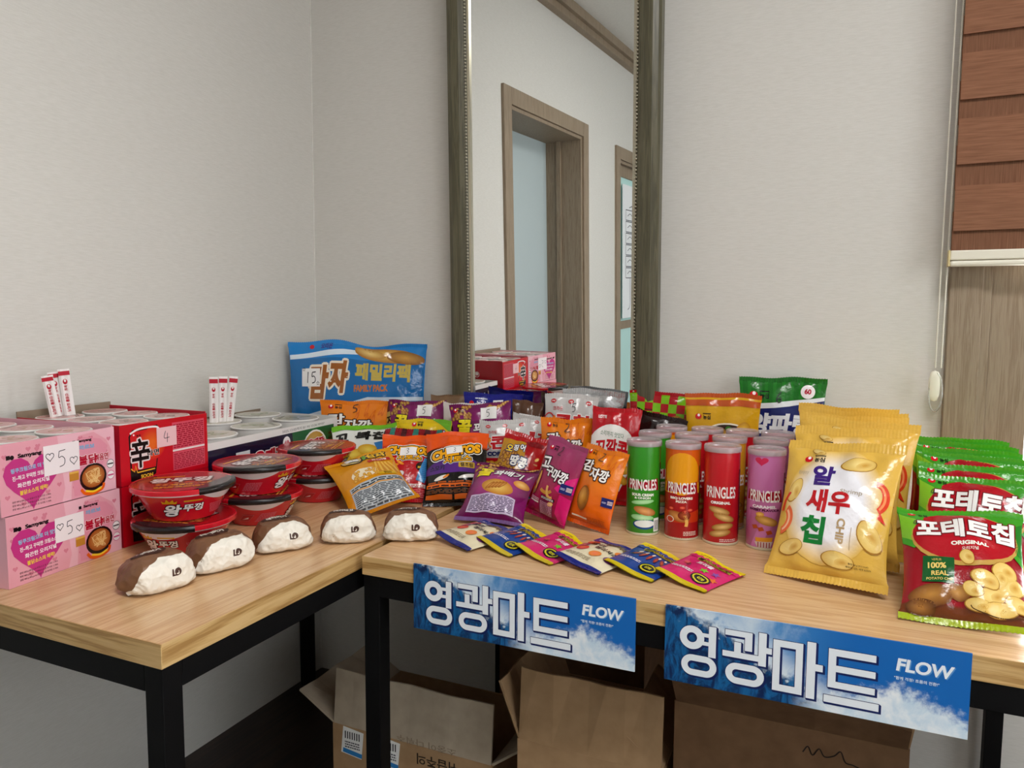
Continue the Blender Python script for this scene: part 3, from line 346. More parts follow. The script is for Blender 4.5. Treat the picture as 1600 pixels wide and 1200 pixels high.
최.+,M-B,M'?-2'?-2-B|(=(N)6(O*4(P+6(U,8(^,5);+X)7+?)4+%)2*H)1*H*7*'*7*')/(9).|*'-?*',O(M,O(M,3*&,3)[+M)H+0),*T(D*D(S*+)6*7)P*I*)+$*7+?*G+%*~*L+:*:+X*.,+*H+C*W+&+2*O+O*H,3,#,3,#,O*H,O*H-?
취.+,O-A,O'@-3'@-3-A|*&-A*&,U(O,U(O,;*&,;*&,9)~+Z)J+B)/+/(G*^(U*D)7*N)P*]*)+3*7+I*F+5*Z+$+6*R+S*I,%+'+>+3+#+E*M+[*G,9*G,;+Z,;+Z,U*G,U*G-A|(;)K*')L*''K*H'K*H)N+&)P+@)R+Y)V,7)Y,5*6+4*/*2*,)1*+(6*+
치.+,N-B,N'@-3'@-3-B|*#-;*#,?(G,?(G,$*#,$*#+E)X*R)E*()')@(>)'(P(J)2(~)L):*%)Y*4*A*D)~*Y)>+7)&+U(P,+).+A)F+#*+*K*T*D+E*D,$+[,$+[,?*D,?*D-;
칩.+,N-B,N*.-3*.-3-B|);)Y);'E-3'E-3)Y,O)Y,O)/)[)/)[)Y|)[(Q,O(Q,O($)[($|)]-D)],V(G,V(G,;)],;)],:)V+T)C+5)&*X(=*G(M*-)0*:)J*M*#+(*2+C*B+**W*Q+5*A+S*5,'*O+=*^*~+9*I+V*B,:*B,;+W,;+W,V*B,V*B-D
카.+(N,X(N,=*X,=*V,'*R+N*M+:(<+1(A*O*C*[*/*8)O)T)+)7(:(Y(M(?*%)9*W*=+6+H+=,X|,<-B,<'@,]'@,]*G-[*G-[+',]+',]-B
캘.+(K--(K,N*?,N*<,<*6,*(:+^(?+C**+M)U+8)>+$(^*O(<*@(K*()M*I*=+7*W,.+#--|+E-;+E*:,)*:,)+K,X+K,X*8-<*8-<-A,X-A,X,+,),+,)-;|)>(#)>'E-J'E-J(#*#(#*#(J-<(J-<*')=*')=)I,W)I,W)')>)'
콘.+(^-1(^,Q,E,Q,E,N,D,*(U,#(Z+C,C+M,;*Q,[*N-%+5-(+T-),4-),N-)-1|*D+.*D*6(7*6(7)W-Q)W-Q*6+)*6+)+.|)%)8)%'E-1'E-1(%)F(%)F)8
콩.++&)G*.)C)C)7)+)#(^(D)+())C'Q*.'E+&'A+Z'E,E'Q,]()-*(D,])#,E)7+Z)C|+&)-+L)+,-)#,>(T,E(D,>(4,-((+L']+&'[*<'])~(()J(4)D(D)J(T)~)#*<)+|*D+9*D*C(7*C(7*(-Q*(-Q*C+)*C+)+9|(^-3(^,U,E,U,E,T,D,2(U,+(Z+K,C+U,;*],]*Z-&+@-)+]-*,<-*,T-*-3
쿠.+(7*3(7)T*R)T*R'@+7'@+7)T-R)T-R*3,W*3-#*~-'+E-(,)-(,F-(-+)$-+)$,L,E,L,E,F,D+U(V+M(Z+1,B+;,@+&,<*L,6*3
크.+(7(R(7(6-R(6-R(R|(^,Y(^,>,E,>,E,-,E+1(T+'(Y*H,C*S,A*>,?*(,;)L,5)3,W)0-#*(-(*T-*+A-*,--*,Y
키.+,O-B,O'@-4'@-4-B|(R,X(R,=+#,=*~,'*X+N*S+:(?+1(E*O*I*[*4*8)T)T)/)7(>(Y(P(?*))9*]*<+<+H+C,X
킥.+)8)E)8)*,N)*,N'@-3'@-3)E|,N-B,N)X-3)X-3-B|(Q-+(Q,K*Z,K*X,>*V,0*Q,#(?+Y(D+>*D+G*0+/)Q*V)/*D(A*5(N)V)]*:*U+*+8,%+A-+
탕.++))J*3)F)J)9)2)%)*(E)2(*)J'R*3'E+)'A+['E,D'R,~(*-((E,~)%,D)9+[)F|+))0+M).,,)&,=(V,C(E,=(5,,((+M']+)'Z*A']*&(()Q(5)K(E)Q(V*&)&*A).|,?-B,?)S-$)S-$+A-Y+A-Y+~-$+~-$-B|(G-((G*/)'*/)Y*0*G*1+0*4+T*:+P*U+.*P*G*M)~*K)-*K)-+>+2+>+2+X)-+X)-,I+9,I+9-(
테.+,Z-B,Z'@->'@->-B|+M-9+M+1*U+1*U*Q+M*Q+M'S,1'S,1-9|(E,R(E([([([)F([*+(~*I)#++)(+()C*I)?*-)<)K):)():)(*N*B*N*B+,)(+,)(,7*S,7*S,R
토.+)%-$)%)[*R)[*R(L(7(L(7(1-S(1-S(L+7(L+7)[--)[--*:)G*:)G+4,^+4,^+O)G+O)G,E-*,E-*-$
트.+(7(N(7(3-S(3-S(N|)%-#)%)T--)T--*3)G*3)G+/,^+/,^+J)G+J)G,C-*,C-*-#
티.+,O-B,O'@-4'@-4-B|(N,](N([)/([*#([*N(]+;)%,))+,%)F+9)@*N)<*%);)3):)3*U+<*U+<+3)3+3)3,A+I,A+I,]
파.+(7(]).(^*+)$+))(,')/,%)G+*)B+*,<+Q,<+Q,W(;,W(;,<)&,<)&)>(3)=|)G,<*F,<*F)@)G)>|,<-B,<'@,]'@,]*I-~*I-~+),]+),]-B
패.++H-:+H'S,+'S,+*I,[*I,['@-?'@-?-B,[-B,[+(,++(,+-:|(7(])#(])Q)#*E)'+7)-+5)F*K)B*K,5+.,5+.,P(;,P(;,5(Y,5(Y)=(3)=|)<,5*-,5*-)@)<)>
팩.+)6)D)6)),W)),W'@-<'@-<)D|+H-<+H)X,,)X,,+?,X+?,X)V-<)V-<-A,X-A,X+[,,+[,,-<|(9*.)%*/)S*0*G*3+9*9+7*R*M*N*M,C+0,C+0,^(<,^(<,C(Z,C(Z*J(5*J|)=,C*/,C*/*L)=*K
포.+(U*A(U*'*Q*'*Q(M(7(M(7(1-S(1-S(M+6(M+6*'-3*'-3*A,8*A,8,@-4,@-4,[(T,[(T,@)P,@)P*A|*5,@+S,@+S*A*5*A
프.+(7(N(7(2-S(2-S(N|(U*9(U)Z-3)Z-3*9,8*9,8,>-4,>-4,Y(T,Y(T,>)P,>)P*9|*5,>+S,>+S*9*5*9
플.+(7*U(7*:-R*:-R*U|(W+P(W+7-1+7-1+P,8+P,8,Y-3,Y-3-7(U-7(U,Y)P,Y)P+P|*5,Y+S,Y+S+P*5+P|)#'])#'D-3'D-3'])D'])D(C-((C-()V)#)V)#)=,C)=,C([)#([
핑.+,N-A,N)T-3)T-3-A|+4)L*=)G)S););)&)3(G);(+)S'R*='E+4'A,+'E,Q'R--(+-6(G--)&,Q);,+)G|+4)2+Y)/,9)',K(W,Q(G,K(6,9()+Y']+4'[*K']*/())Z(6)T(G)Z(W*/)'*K)/|(A*2)7*2*2*4+0*8,-*?,+*X+1*S+1,C+U,C+U-#(G-#(G,C)/,C)/*N(=*M|)O,C*M,C*M*Q)O*N
하.+*)+G)B+A)&+0(P*Q(I*0(P)J)&)0)B([*)(U*M([+,)0+?)J+E*0+?*Q+,+0*M+A|*)++*F+$*Z*M+&*0*Z)O*F);*))4)H);)4)O)-*0)4*M)H+$|,<-B,<'@,]'@,]*E-~*E-~+%,]+%,]-B|)T-=)T,D(5,D(5,)+V,)+V,D*9,D*9-=
한.+*+,#)C+Z)(+M(R+7(L*W(R*<)(*')C)U*+)P*N)U+-*'+?*<+E*W+?+7+-+M*N+Z|*++E*G+@*Z+1+%*W*Z*B*G*3*+*.)J*3)7*B)0*W)7+1)J+@|,?-A,?(^-$(^-$+'-Y+'-Y+C-$+C-$-A|)V-A)V,Q(8,Q(8,7+Y,7+Y,Q*;,Q*;-A|)3)8)3'H-4'H-4(')S(')S)8
함.+)1)C)1'E-$'E-$)C|,?)),?($)Q($)Q))|*+,+)C,&)(+U(R+A(L+&(R*H)(*3)C*&*+)^*N*&+-*3+?*H+E+&+?+A+-+U*N,&|*++M*G+H*Z+;+%+&*Z*M*G*@*+*;)J*@)7*M)0+&)7+;)J+H|,?-B,?)X-$)X-$+>-Y+>-Y+Z-$+Z-$-B|)V-E)V,W(8,W(8,=+Y,=+Y,W*;,W*;-E
허.+**+G)D+A))+0(S*Q(M*0(S)J)))0)D([**(U*L([+*)0+<)J+B*0+<*Q+*+0*L+A|**++*E+$*Y*L+$*0*Y)O*E)<**)5)J)<)7)O)0*0)7*L)J+$|)U-=)U,D(7,D(7,)+X,)+X,D*:,D*:-=|+Q*^+Q*C,P*C,P'@-5'@-5-B,P-B,P*^
화.+*-+D*J+?*~+1+'*W*~*A*J*3*-*.)M*3):*A)3*W):+1)M+?|*-+^)G+Y),+L(V+7(P*W(U*>)'*+)<)Y)Y)Q)Y)*(3))(8(I)/(I*+(K+*(O,)(W,')4+K)1+3).*W),*>)+*>)Q*Z)Y+4*++B*>+G*W+@+7+/+L*P+Y|,=-B,='@,^'@,^*@-Z*@-Z*~,^*~,^-B|)Y-A)Y,R(9,R(9,7+],7+],R*>,R*>-A
환.+*.+W*J+S*~+H+'+7*~+&*J*W*.*S)N*W);+&)5+7);+H)N+S|,>-B,>(S-#(S-#*~-X*~-X+;-#+;-#-B|)/)))/'H-0'H-0(')P(')P))|*.,2)G,.)-,#(W+N(Q+7(V*^)(*M)>*B)Z*<)Z)](5)[(9)@)0)A*-)C+,)H,+)P,)*,+M*(+4*&*X*$*?)^*?*<*[*B+4*M+A*^+F+7+@+N+/,#*P,.|)Z-C)Z,[(>,[(>,A+Z,A+Z,[*?,[*?-C
흐.+(7(K(7(0-S(0-S(K|+&+O*1+K)H+<)0+&)(*D)0*&)H)L*1)=+&)9+W)=,A)L,X*&-%*D,X+&,A+<+W+K|+&+5+I+2,(+),9*W,?*D,9*1,(*#+I)V+&)S*?)V*$*#)O*1)I*D)O*W*$+)*?+2|*R-;*R,F(G,F(G,+-A,+-A,F+7,F+7-;
""".strip().split('\n'):
    GLYPH[_l[0]] = _l[1:].replace('~', chr(92))
def _dec(t): return [((ord(t[i]) - 35) * 60 + ord(t[i + 1]) - 35 - 300) / 400 for i in range(0, len(t), 2)]
CH_ = {}; TXT = {}; TIDX = {}; CG_ = {}
def char_shape(c, bold):              # letter outlines (drawn above as point strings), thickened by `bold`, as triangles
    k = (c, round(bold, 3))
    if k in CH_: return CH_[k]
    t = GLYPH[c]; adv = _dec(t[:2])[0]; cont = []
    for part in t[2:].split('|'):
        P = np.array(_dec(part)).reshape(-1, 2)
        P = P[np.linalg.norm(P - np.roll(P, 1, 0), axis=1) > 1e-4]
        if len(P) >= 3: cont.append(P)
    ar = [0.5 * np.sum(P[:, 0] * np.roll(P[:, 1], -1) - np.roll(P[:, 0], -1) * P[:, 1]) for P in cont]
    sgn = 1 if ar[int(np.argmax(np.abs(ar)))] > 0 else -1
    out = []
    for P in cont:
        if bold:
            d0 = P - np.roll(P, 1, 0); d1 = np.roll(P, -1, 0) - P
            d0 /= np.linalg.norm(d0, axis=1)[:, None]; d1 /= np.linalg.norm(d1, axis=1)[:, None]
            n0 = np.stack([d0[:, 1], -d0[:, 0]], 1); n1 = np.stack([d1[:, 1], -d1[:, 0]], 1); m = n0 + n1
            ml = np.linalg.norm(m, axis=1)[:, None]; m = np.where(ml > 1e-6, m / np.maximum(ml, 1e-6), n0)
            cs = np.clip(np.sum(m * n1, axis=1), .55, 1)[:, None]
            P = P + m / cs * bold * sgn
        out.append(P)
    area_ = lambda P: 0.5 * np.sum(P[:, 0] * np.roll(P[:, 1], -1) - np.roll(P[:, 0], -1) * P[:, 1]) * sgn
    def inside(p, P):
        x, y = p; q = np.roll(P, -1, 0); c = (P[:, 1] > y) != (q[:, 1] > y)
        return bool(np.sum(c & (x < (q[:, 0] - P[:, 0]) * (y - P[:, 1]) / (q[:, 1] - P[:, 1] + 1e-12) + P[:, 0])) % 2)
    outer = [(P0, P) for P0, P in zip(cont, out) if area_(P0) > 0]; holes = [(P0, P) for P0, P in zip(cont, out) if area_(P0) < 0 and area_(P) < -.002]
    TT = []; GG = []
    for gi, (P0, P) in enumerate(outer):
        grp = [P] + [h for h0, h in holes if inside(h0[0], P0)]
        grp = [[Vector((p[0], p[1], 0)) for p in q] for q in grp]; fl = [p for q in grp for p in q]
        tr = [[(fl[i].x, fl[i].y) for i in f] for f in tessellate_polygon(grp)]
        TT += tr; GG += [gi] * len(tr)
    T = np.array(TT) if TT else np.zeros((0, 3, 2)); CG_[k] = np.array(GG, float)
    CH_[k] = (adv, T); return CH_[k]
def glyphs(s, bold):
    k = (s, round(bold, 3))
    if k in TXT: return TXT[k]
    x = 0.0; out = []; gi = []
    for c in s:
        if c == ' ': x += .26; continue
        adv, T = char_shape(c, bold)
        if len(T): out.append(T + np.array((x, 0.0))); gi.append(CG_[(c, round(bold, 3))] * .04 + .012 * (len(out) % 3))
        x += adv
    TXT[k] = np.concatenate(out) if out else np.zeros((0, 3, 2)); TIDX[k] = np.concatenate(gi) if out else np.zeros(0); return TXT[k]
def catmull(P, n=5):
    P = [np.array(p, float) for p in P]
    if len(P) < 3: return P
    Q = [2 * P[0] - P[1]] + P + [2 * P[-1] - P[-2]]; out = []
    for i in range(1, len(Q) - 2):
        for k in range(n):
            t = k / n
            out.append(0.5 * (2 * Q[i] + (Q[i + 1] - Q[i - 1]) * t + (2 * Q[i - 1] - 5 * Q[i] + 4 * Q[i + 1] - Q[i + 2]) * t * t + (3 * Q[i] - Q[i - 1] - 3 * Q[i + 1] + Q[i + 2]) * t ** 3))
    out.append(P[-1]); return out
DIG = {'5': [[(.9, 1), (.2, .95)], [(.2, .95), (.15, .58), (.5, .62), (.8, .42), (.7, .1), (.2, 0)]],
       '4': [[(.3, 1), (.05, .42), (.95, .42)], [(.62, .8), (.55, 0)]],
       '2': [[(.1, .8), (.4, 1), (.75, .8), (.5, .4), (.05, .05), (.95, .05)]],
       '3': [[(.1, .95), (.6, 1), (.7, .75), (.35, .55), (.75, .35), (.55, .02), (.1, .08)]],
       '6': [[(.7, 1), (.2, .55), (.15, .15), (.5, 0), (.8, .2), (.6, .42), (.2, .3)]],
       '1': [[(.5, 1), (.45, 0)]]}
class Art:
    def __init__(s): s.T = []; s.C = []; s.L = []; s.n = 0
    def tris(s, T, col, lv):
        T = np.asarray(T, float)
        if not len(T): return s
        s.T.append(T); c = np.asarray(col, float)
        if c.ndim == 1: c = np.broadcast_to(c, (len(T), 3, 3))
        s.n += 1; s.C.append(np.array(c)); s.L.append(np.full(len(T), 0.0) + lv + .035 * (s.n % 14)); return s
    def poly(s, P, col, lv=0):
        c = hx(col) if isinstance(col, str) else col
        P = [Vector((p[0], p[1], 0)) for p in P]
        t = tessellate_polygon([P])
        return s.tris([[(P[i].x, P[i].y) for i in f] for f in t], c, lv)
    def rect(s, x0, y0, x1, y1, col, lv=0, rot=0, col2=None):
        P = np.array([(x0, y0), (x1, y0), (x1, y1), (x0, y1)], float)
        if rot: 
            c = P.mean(0); a = R_(rot); P = (P - c) @ np.array([[math.cos(a), math.sin(a)], [-math.sin(a), math.cos(a)]]) + c
        if col2 is None: return s.tris([[P[0], P[1], P[2]], [P[0], P[2], P[3]]], hx(col), lv)
        a, b = hx(col), hx(col2)
        return s.tris([[P[0], P[1], P[2]], [P[0], P[2], P[3]]], [[a, a, b], [a, b, b]], lv)
    def rrect(s, x0, y0, x1, y1, r, col, lv=0):
        P = []
        for cx, cy, a0 in ((x1 - r, y1 - r, 0), (x0 + r, y1 - r, 90), (x0 + r, y0 + r, 180), (x1 - r, y0 + r, 270)):
            for k in range(6): a = R_(a0 + k * 18); P.append((cx + r * math.cos(a), cy + r * math.sin(a)))
        return s.poly(P, col, lv)
    def ell(s, cx, cy, rx, ry, col, lv=0, mid=None, rot=0, n=22, a0=0, a1=360, wob=0, seed=0):
        rnd = random.Random(seed); ph = [rnd.uniform(0, 6.3) for _ in range(3)]
        c = hx(col) if isinstance(col, str) else col; m = c if mid is None else hx(mid); a = R_(rot); P = []
        for i in range(n + 1):
            t = R_(a0 + (a1 - a0) * i / n); w = 1 + wob * (math.sin(2 * t + ph[0]) + .7 * math.sin(3 * t + ph[1]) + .5 * math.sin(5 * t + ph[2]))
            x, y = rx * w * math.cos(t), ry * w * math.sin(t)
            P.append((cx + x * math.cos(a) - y * math.sin(a), cy + x * math.sin(a) + y * math.cos(a)))
        T = []; Cc = []
        for i in range(n): T.append([(cx, cy), P[i], P[i + 1]]); Cc.append([m, c, c])
        return s.tris(T, Cc, lv)
    def ring(s, cx, cy, rx, ry, w, col, lv=0, n=24, a0=0, a1=360):
        T = []
        for i in range(n):
            q = []
            for t in (a0 + (a1 - a0) * i / n, a0 + (a1 - a0) * (i + 1) / n):
                c, d = math.cos(R_(t)), math.sin(R_(t)); q.append(((cx + rx * c, cy + ry * d), (cx + (rx - w) * c, cy + (ry - w) * d)))
            T += [[q[0][0], q[1][0], q[1][1]], [q[0][0], q[1][1], q[0][1]]]
        return s.tris(T, hx(col), lv)
    def stroke(s, P, w, col, lv=0, smooth=True):
        P = catmull(P) if smooth else [np.array(p, float) for p in P]; T = []
        L = []
        for i, p in enumerate(P):
            d = P[min(i + 1, len(P) - 1)] - P[max(i - 1, 0)]; d = d / (np.linalg.norm(d) + 1e-9); nrm = np.array((-d[1], d[0])) * w / 2
            L.append((p + nrm, p - nrm))
        for i in range(len(L) - 1): T += [[L[i][0], L[i][1], L[i + 1][1]], [L[i][0], L[i + 1][1], L[i + 1][0]]]
        return s.tris(T, hx(col) if isinstance(col, str) else col, lv)
    def text(s, t, cx, cy, h, col, lv=0, w=None, bold=0.02, out=(), shear=0.0, rot=0, arch=0.0):
        if any(ord(ch) > 255 for ch in t): bold = bold * .55
        base = glyphs(t, bold)
        if not len(base): return s
        lo, hi = base.reshape(-1, 2).min(0), base.reshape(-1, 2).max(0)
        sy = h / max(hi[1] - lo[1], 1e-6); sx = sy if w is None else w / max(hi[0] - lo[0], 1e-6); mid = (lo + hi) / 2
        lays = [(c, o) for c, o in out] + [(col, 0)]
        for k, (c, o) in enumerate(lays):
            nd_ = 0 if not o else (8 if o < .09 else 12)
            for q in range(max(nd_, 1)):
                T = (base - mid) * np.array((sx, sy))
                if arch: T = T + np.stack([np.zeros(T.shape[:2]), arch * (T[..., 0] / (abs(T[..., 0]).max() + 1e-9)) ** 2], -1) * -1
                if shear: T = T + np.stack([T[..., 1] * shear, np.zeros(T.shape[:2])], -1)
                if rot:
                    a = R_(rot); T = T @ np.array([[math.cos(a), math.sin(a)], [-math.sin(a), math.cos(a)]])
                if o: a = 2 * PI * q / nd_; T = T + np.array((math.cos(a), math.sin(a))) * o * sy
                s.n = q
                s.tris(T + np.array((cx, cy)), hx(c), lv + k + TIDX[(t, round(bold, 3))])
        return s
    def fine(s, x0, y0, x1, y1, rows, col, lv=0, seed=1, fill=0.55, gap=0.25):
        rnd = random.Random(seed); dy = (y1 - y0) / rows
        for r in range(rows):
            x = x0; y = y0 + r * dy
            while x < x1 - .01 * (x1 - x0):
                w = rnd.uniform(.05, .16) * (x1 - x0); w = min(w, x1 - x); s.rect(x, y, x + w, y + dy * fill, col, lv); x += w * (1 + gap)
        return s
    def hand(s, t, x, y, h, w, col='#1c1c22', lv=6, asp=.62):
        for ch in t:
            for st in DIG.get(ch, []): s.stroke([(x + p[0] * h * asp, y + p[1] * h) for p in st], w, col, lv)
            x += h * asp * 1.15
        return s
    def heart(s, cx, cy, r, col, lv=0, line=None):
        P = []
        for i in range(24):
            t = 2 * PI * i / 24; P.append((cx + r * .0625 * 16 * math.sin(t) ** 3, cy + r * .0625 * (13 * math.cos(t) - 5 * math.cos(2 * t) - 2 * math.cos(3 * t) - math.cos(4 * t))))
        if line: return s.stroke(P + [P[0]], line, col, lv, smooth=False)
        return s.poly(P, col, lv)
    def logo(s, x, y, r, lv=2, tcol='#141414', t='농심', small=True):   # round seed mark followed by the maker's name
        s.ell(x, y, r, r * .82, '#d8102c', lv, n=14); s.ell(x + r * .1, y + r * .35, r * .42, r * .42, '#fff4f4', lv + 1, n=10)
        s.text(t, x + r * 2.6, y - r * .15, r * 1.25, tcol, lv, bold=.045)
        if small: s.fine(x + r * 1.4, y + r * .75, x + r * 3.8, y + r * 1.05, 1, tcol, lv, fill=.9, gap=.12)
        return s
    def build(s, name, mapper, mat, parent, scale=1.0, maxlen=0.006, off0=0.0005, dof=0.00016):
        T = np.concatenate(s.T) * np.asarray(scale); Cc = np.concatenate(s.C); L = np.concatenate(s.L)
        for _ in range(14):
            e = np.stack([np.linalg.norm(T[:, (i + 1) % 3] - T[:, i], axis=1) for i in range(3)], 1)
            k = e.argmax(1); big = e.max(1) > maxlen
            if not big.any(): break
            Tb, Cb, Lb, kb = T[big], Cc[big], L[big], k[big]; r = np.arange(len(Tb))
            A, B, D = Tb[r, kb], Tb[r, (kb + 1) % 3], Tb[r, (kb + 2) % 3]
            a, b, d = Cb[r, kb], Cb[r, (kb + 1) % 3], Cb[r, (kb + 2) % 3]
            Mm, mm = (A + B) / 2, (a + b) / 2
            T = np.concatenate([T[~big], np.stack([A, Mm, D], 1), np.stack([Mm, B, D], 1)])
            Cc = np.concatenate([Cc[~big], np.stack([a, mm, d], 1), np.stack([mm, b, d], 1)])
            L = np.concatenate([L[~big], Lb, Lb])
        # keep every triangle facing the viewer
        ar = (T[:, 1, 0] - T[:, 0, 0]) * (T[:, 2, 1] - T[:, 0, 1]) - (T[:, 1, 1] - T[:, 0, 1]) * (T[:, 2, 0] - T[:, 0, 0])
        fl = ar < 0; T[fl] = T[fl][:, ::-1]; Cc[fl] = Cc[fl][:, ::-1]
        keep = abs(ar) > 1e-12; T, Cc, L = T[keep], Cc[keep], L[keep]
        n = len(T); xy = T.reshape(-1, 2); lv = np.repeat(L, 3)
        key = np.round(np.concatenate([xy * 20000, lv[:, None] * 200, Cc.reshape(-1, 3) * 200], 1)).astype(np.int64)
        _, idx, inv = np.unique(key, axis=0, return_index=True, return_inverse=True)
        inv = inv.reshape(-1)
        P, N = mapper(xy[idx], off0 + lv[idx] * dof)
        F = inv.reshape(-1, 3)
        F = F[(F[:, 0] != F[:, 1]) & (F[:, 1] != F[:, 2]) & (F[:, 0] != F[:, 2])]
        me = mesh_np(name, P, F, Cc.reshape(-1, 3)[idx], True, N)
        return obj(name, me, mat, parent)
def plane_map(origin, ux, uy):
    o, ux, uy = np.array(origin, float), np.array(ux, float), np.array(uy, float); n = np.cross(ux, uy)
    def f(xy, off):
        return o + xy[:, :1] * ux + xy[:, 1:2] * uy + off[:, None] * n, np.broadcast_to(n, (len(xy), 3)).copy()
    return f
def lathe_map(prof_r, x0=0.0):          # x = arc length at radius rr(z), y = height; front is -Y
    rr, slope = prof_r
    def f(xy, off):
        r = rr(xy[:, 1]) ; a = xy[:, 0] / r
        n = np.stack([np.sin(a), -np.cos(a), np.full(len(a), -slope)], 1); n /= np.linalg.norm(n, axis=1)[:, None]
        p = np.stack([r * np.sin(a), -r * np.cos(a), xy[:, 1]], 1) + n * off[:, None]
        return p, n
    return f
# ------------------------------------------------------------------ procedural surface materials
def wallpaper():
    m = principled('embossed_wallpaper', hx('#d9d6cc'), rough=0.8, spec=0.25)
    tc = nd(m, 'ShaderNodeTexCoord'); mp = nd(m, 'ShaderNodeMapping'); mp.inputs['Scale'].default_value = (40, 40, 520)
    nz = nd(m, 'ShaderNodeTexNoise'); nz.inputs['Scale'].default_value = 1.0; nz.inputs['Detail'].default_value = 3
    n2 = nd(m, 'ShaderNodeTexNoise'); n2.inputs['Scale'].default_value = 350.0
    ad = nd(m, 'ShaderNodeMath', operation='ADD')
    bp = nd(m, 'ShaderNodeBump'); bp.inputs['Strength'].default_value = 0.22; bp.inputs['Distance'].default_value = 0.0008
    lk(m, tc.outputs['Object'], mp.inputs[0]); lk(m, mp.outputs[0], nz.inputs['Vector']); lk(m, tc.outputs['Object'], n2.inputs['Vector'])
    lk(m, nz.outputs['Fac'], ad.inputs[0]); lk(m, n2.outputs['Fac'], ad.inputs[1]); lk(m, ad.outputs[0], bp.inputs['Height']); lk(m, bp.outputs[0], bsdf(m).inputs['Normal'])
    rp = nd(m, 'ShaderNodeValToRGB'); rp.color_ramp.elements[0].color = (*hx('#d2cfc8'), 1); rp.color_ramp.elements[1].color = (*hx('#d9d6d0'), 1)
    rp.color_ramp.elements[0].position = 0.35; rp.color_ramp.elements[1].position = 0.65
    lk(m, nz.outputs['Fac'], rp.inputs[0]); lk(m, rp.outputs[0], bsdf(m).inputs['Base Color'])
    return m
def wood(name, c0, c1, c2, axis, rough=0.4, fine=1.0, ring=1.0):
    m = principled(name, rough=rough, spec=0.45)
    st = {'x': (1.2, 26, 26), 'y': (26, 1.2, 26), 'z': (26, 26, 1.2)}[axis]
    tc = nd(m, 'ShaderNodeTexCoord'); mp = nd(m, 'ShaderNodeMapping'); mp.inputs['Scale'].default_value = [s * fine for s in st]
    nz = nd(m, 'ShaderNodeTexNoise'); nz.inputs['Scale'].default_value = 1.0; nz.inputs['Detail'].default_value = 6; nz.inputs['Roughness'].default_value = 0.6; nz.inputs['Distortion'].default_value = 0.6
    mp2 = nd(m, 'ShaderNodeMapping'); mp2.inputs['Scale'].default_value = [s * 6 * fine for s in st]
    n2 = nd(m, 'ShaderNodeTexNoise'); n2.inputs['Scale'].default_value = 1.0; n2.inputs['Detail'].default_value = 3
    lk(m, tc.outputs['Object'], mp.inputs[0]); lk(m, mp.outputs[0], nz.inputs['Vector']); lk(m, tc.outputs['Object'], mp2.inputs[0]); lk(m, mp2.outputs[0], n2.inputs['Vector'])
    wv = nd(m, 'ShaderNodeMath', operation='MULTIPLY'); wv.inputs[1].default_value = 9.0 * ring
    sn = nd(m, 'ShaderNodeMath', operation='SINE'); lk(m, nz.outputs['Fac'], wv.inputs[0]); w2 = nd(m, 'ShaderNodeMath', operation='MULTIPLY'); w2.inputs[1].default_value = 3.0
    lk(m, wv.outputs[0], w2.inputs[0]); lk(m, w2.outputs[0], sn.inputs[0])
    a1 = nd(m, 'ShaderNodeMath', operation='MULTIPLY_ADD'); a1.inputs[1].default_value = 0.22; a1.inputs[2].default_value = 0.0
    lk(m, sn.outputs[0], a1.inputs[0])
    a2 = nd(m, 'ShaderNodeMath', operation='ADD'); lk(m, a1.outputs[0], a2.inputs[0]); lk(m, n2.outputs['Fac'], a2.inputs[1])
    rp = nd(m, 'ShaderNodeValToRGB'); e = rp.color_ramp.elements
    e[0].position = 0.22; e[0].color = (*hx(c0), 1); e[1].position = 0.75; e[1].color = (*hx(c2), 1); x = e.new(0.48); x.color = (*hx(c1), 1)
    lk(m, a2.outputs[0], rp.inputs[0]); lk(m, rp.outputs[0], bsdf(m).inputs['Base Color'])
    bp = nd(m, 'ShaderNodeBump'); bp.inputs['Strength'].default_value = 0.12; bp.inputs['Distance'].default_value = 0.001
    lk(m, a2.outputs[0], bp.inputs['Height']); lk(m, bp.outputs[0], bsdf(m).inputs['Normal'])
    return m
def mottled(name, c0, c1, scale, rough=0.8, bump=0.1, stretch=(1, 1, 1), spec=0.3):
    m = principled(name, rough=rough, spec=spec)
    nz = add_bump(m, scale, bump, 0.002, stretch)
    rp = nd(m, 'ShaderNodeValToRGB'); rp.color_ramp.elements[0].position = 0.3; rp.color_ramp.elements[1].position = 0.7
    rp.color_ramp.elements[0].color = (*hx(c0), 1); rp.color_ramp.elements[1].color = (*hx(c1), 1)
    lk(m, nz.outputs['Fac'], rp.inputs[0]); lk(m, rp.outputs[0], bsdf(m).inputs['Base Color'])
    return m
W_WALL = wallpaper()
W_CEIL = mottled('ceiling_paper', '#dcdad4', '#e4e2dc', 90, 0.9, 0.1)
W_FLOOR = wood('dark_floor_boards', '#1a0e08', '#26160c', '#302014', 'y', 0.35)
W_OAKX = wood('oak_laminate_long', '#c99f72', '#d4ab7e', '#dcb68b', 'x', 0.26, 1.8)
W_OAKY = wood('oak_laminate_cross', '#c99f72', '#d4ab7e', '#dcb68b', 'y', 0.26, 1.8)
W_EDGEX = wood('oak_edge_long', '#a87f48', '#c9a268', '#d6b27a', 'x', 0.45, 1.3)
W_EDGEY = wood('oak_edge_cross', '#a87f48', '#c9a268', '#d6b27a', 'y', 0.45, 1.3)
W_FRAME = wood('grey_brown_frame_wood', '#85735e', '#8f7d68', '#988772', 'z', 0.5, 3.0)
W_MIRWOOD = wood('olive_grey_mirror_wood', '#4b4736', '#57533f', '#635e4a', 'z', 0.34, 2.6)
W_STEEL = principled('black_powder_steel', hx('#050506'), rough=0.6, spec=0.2)
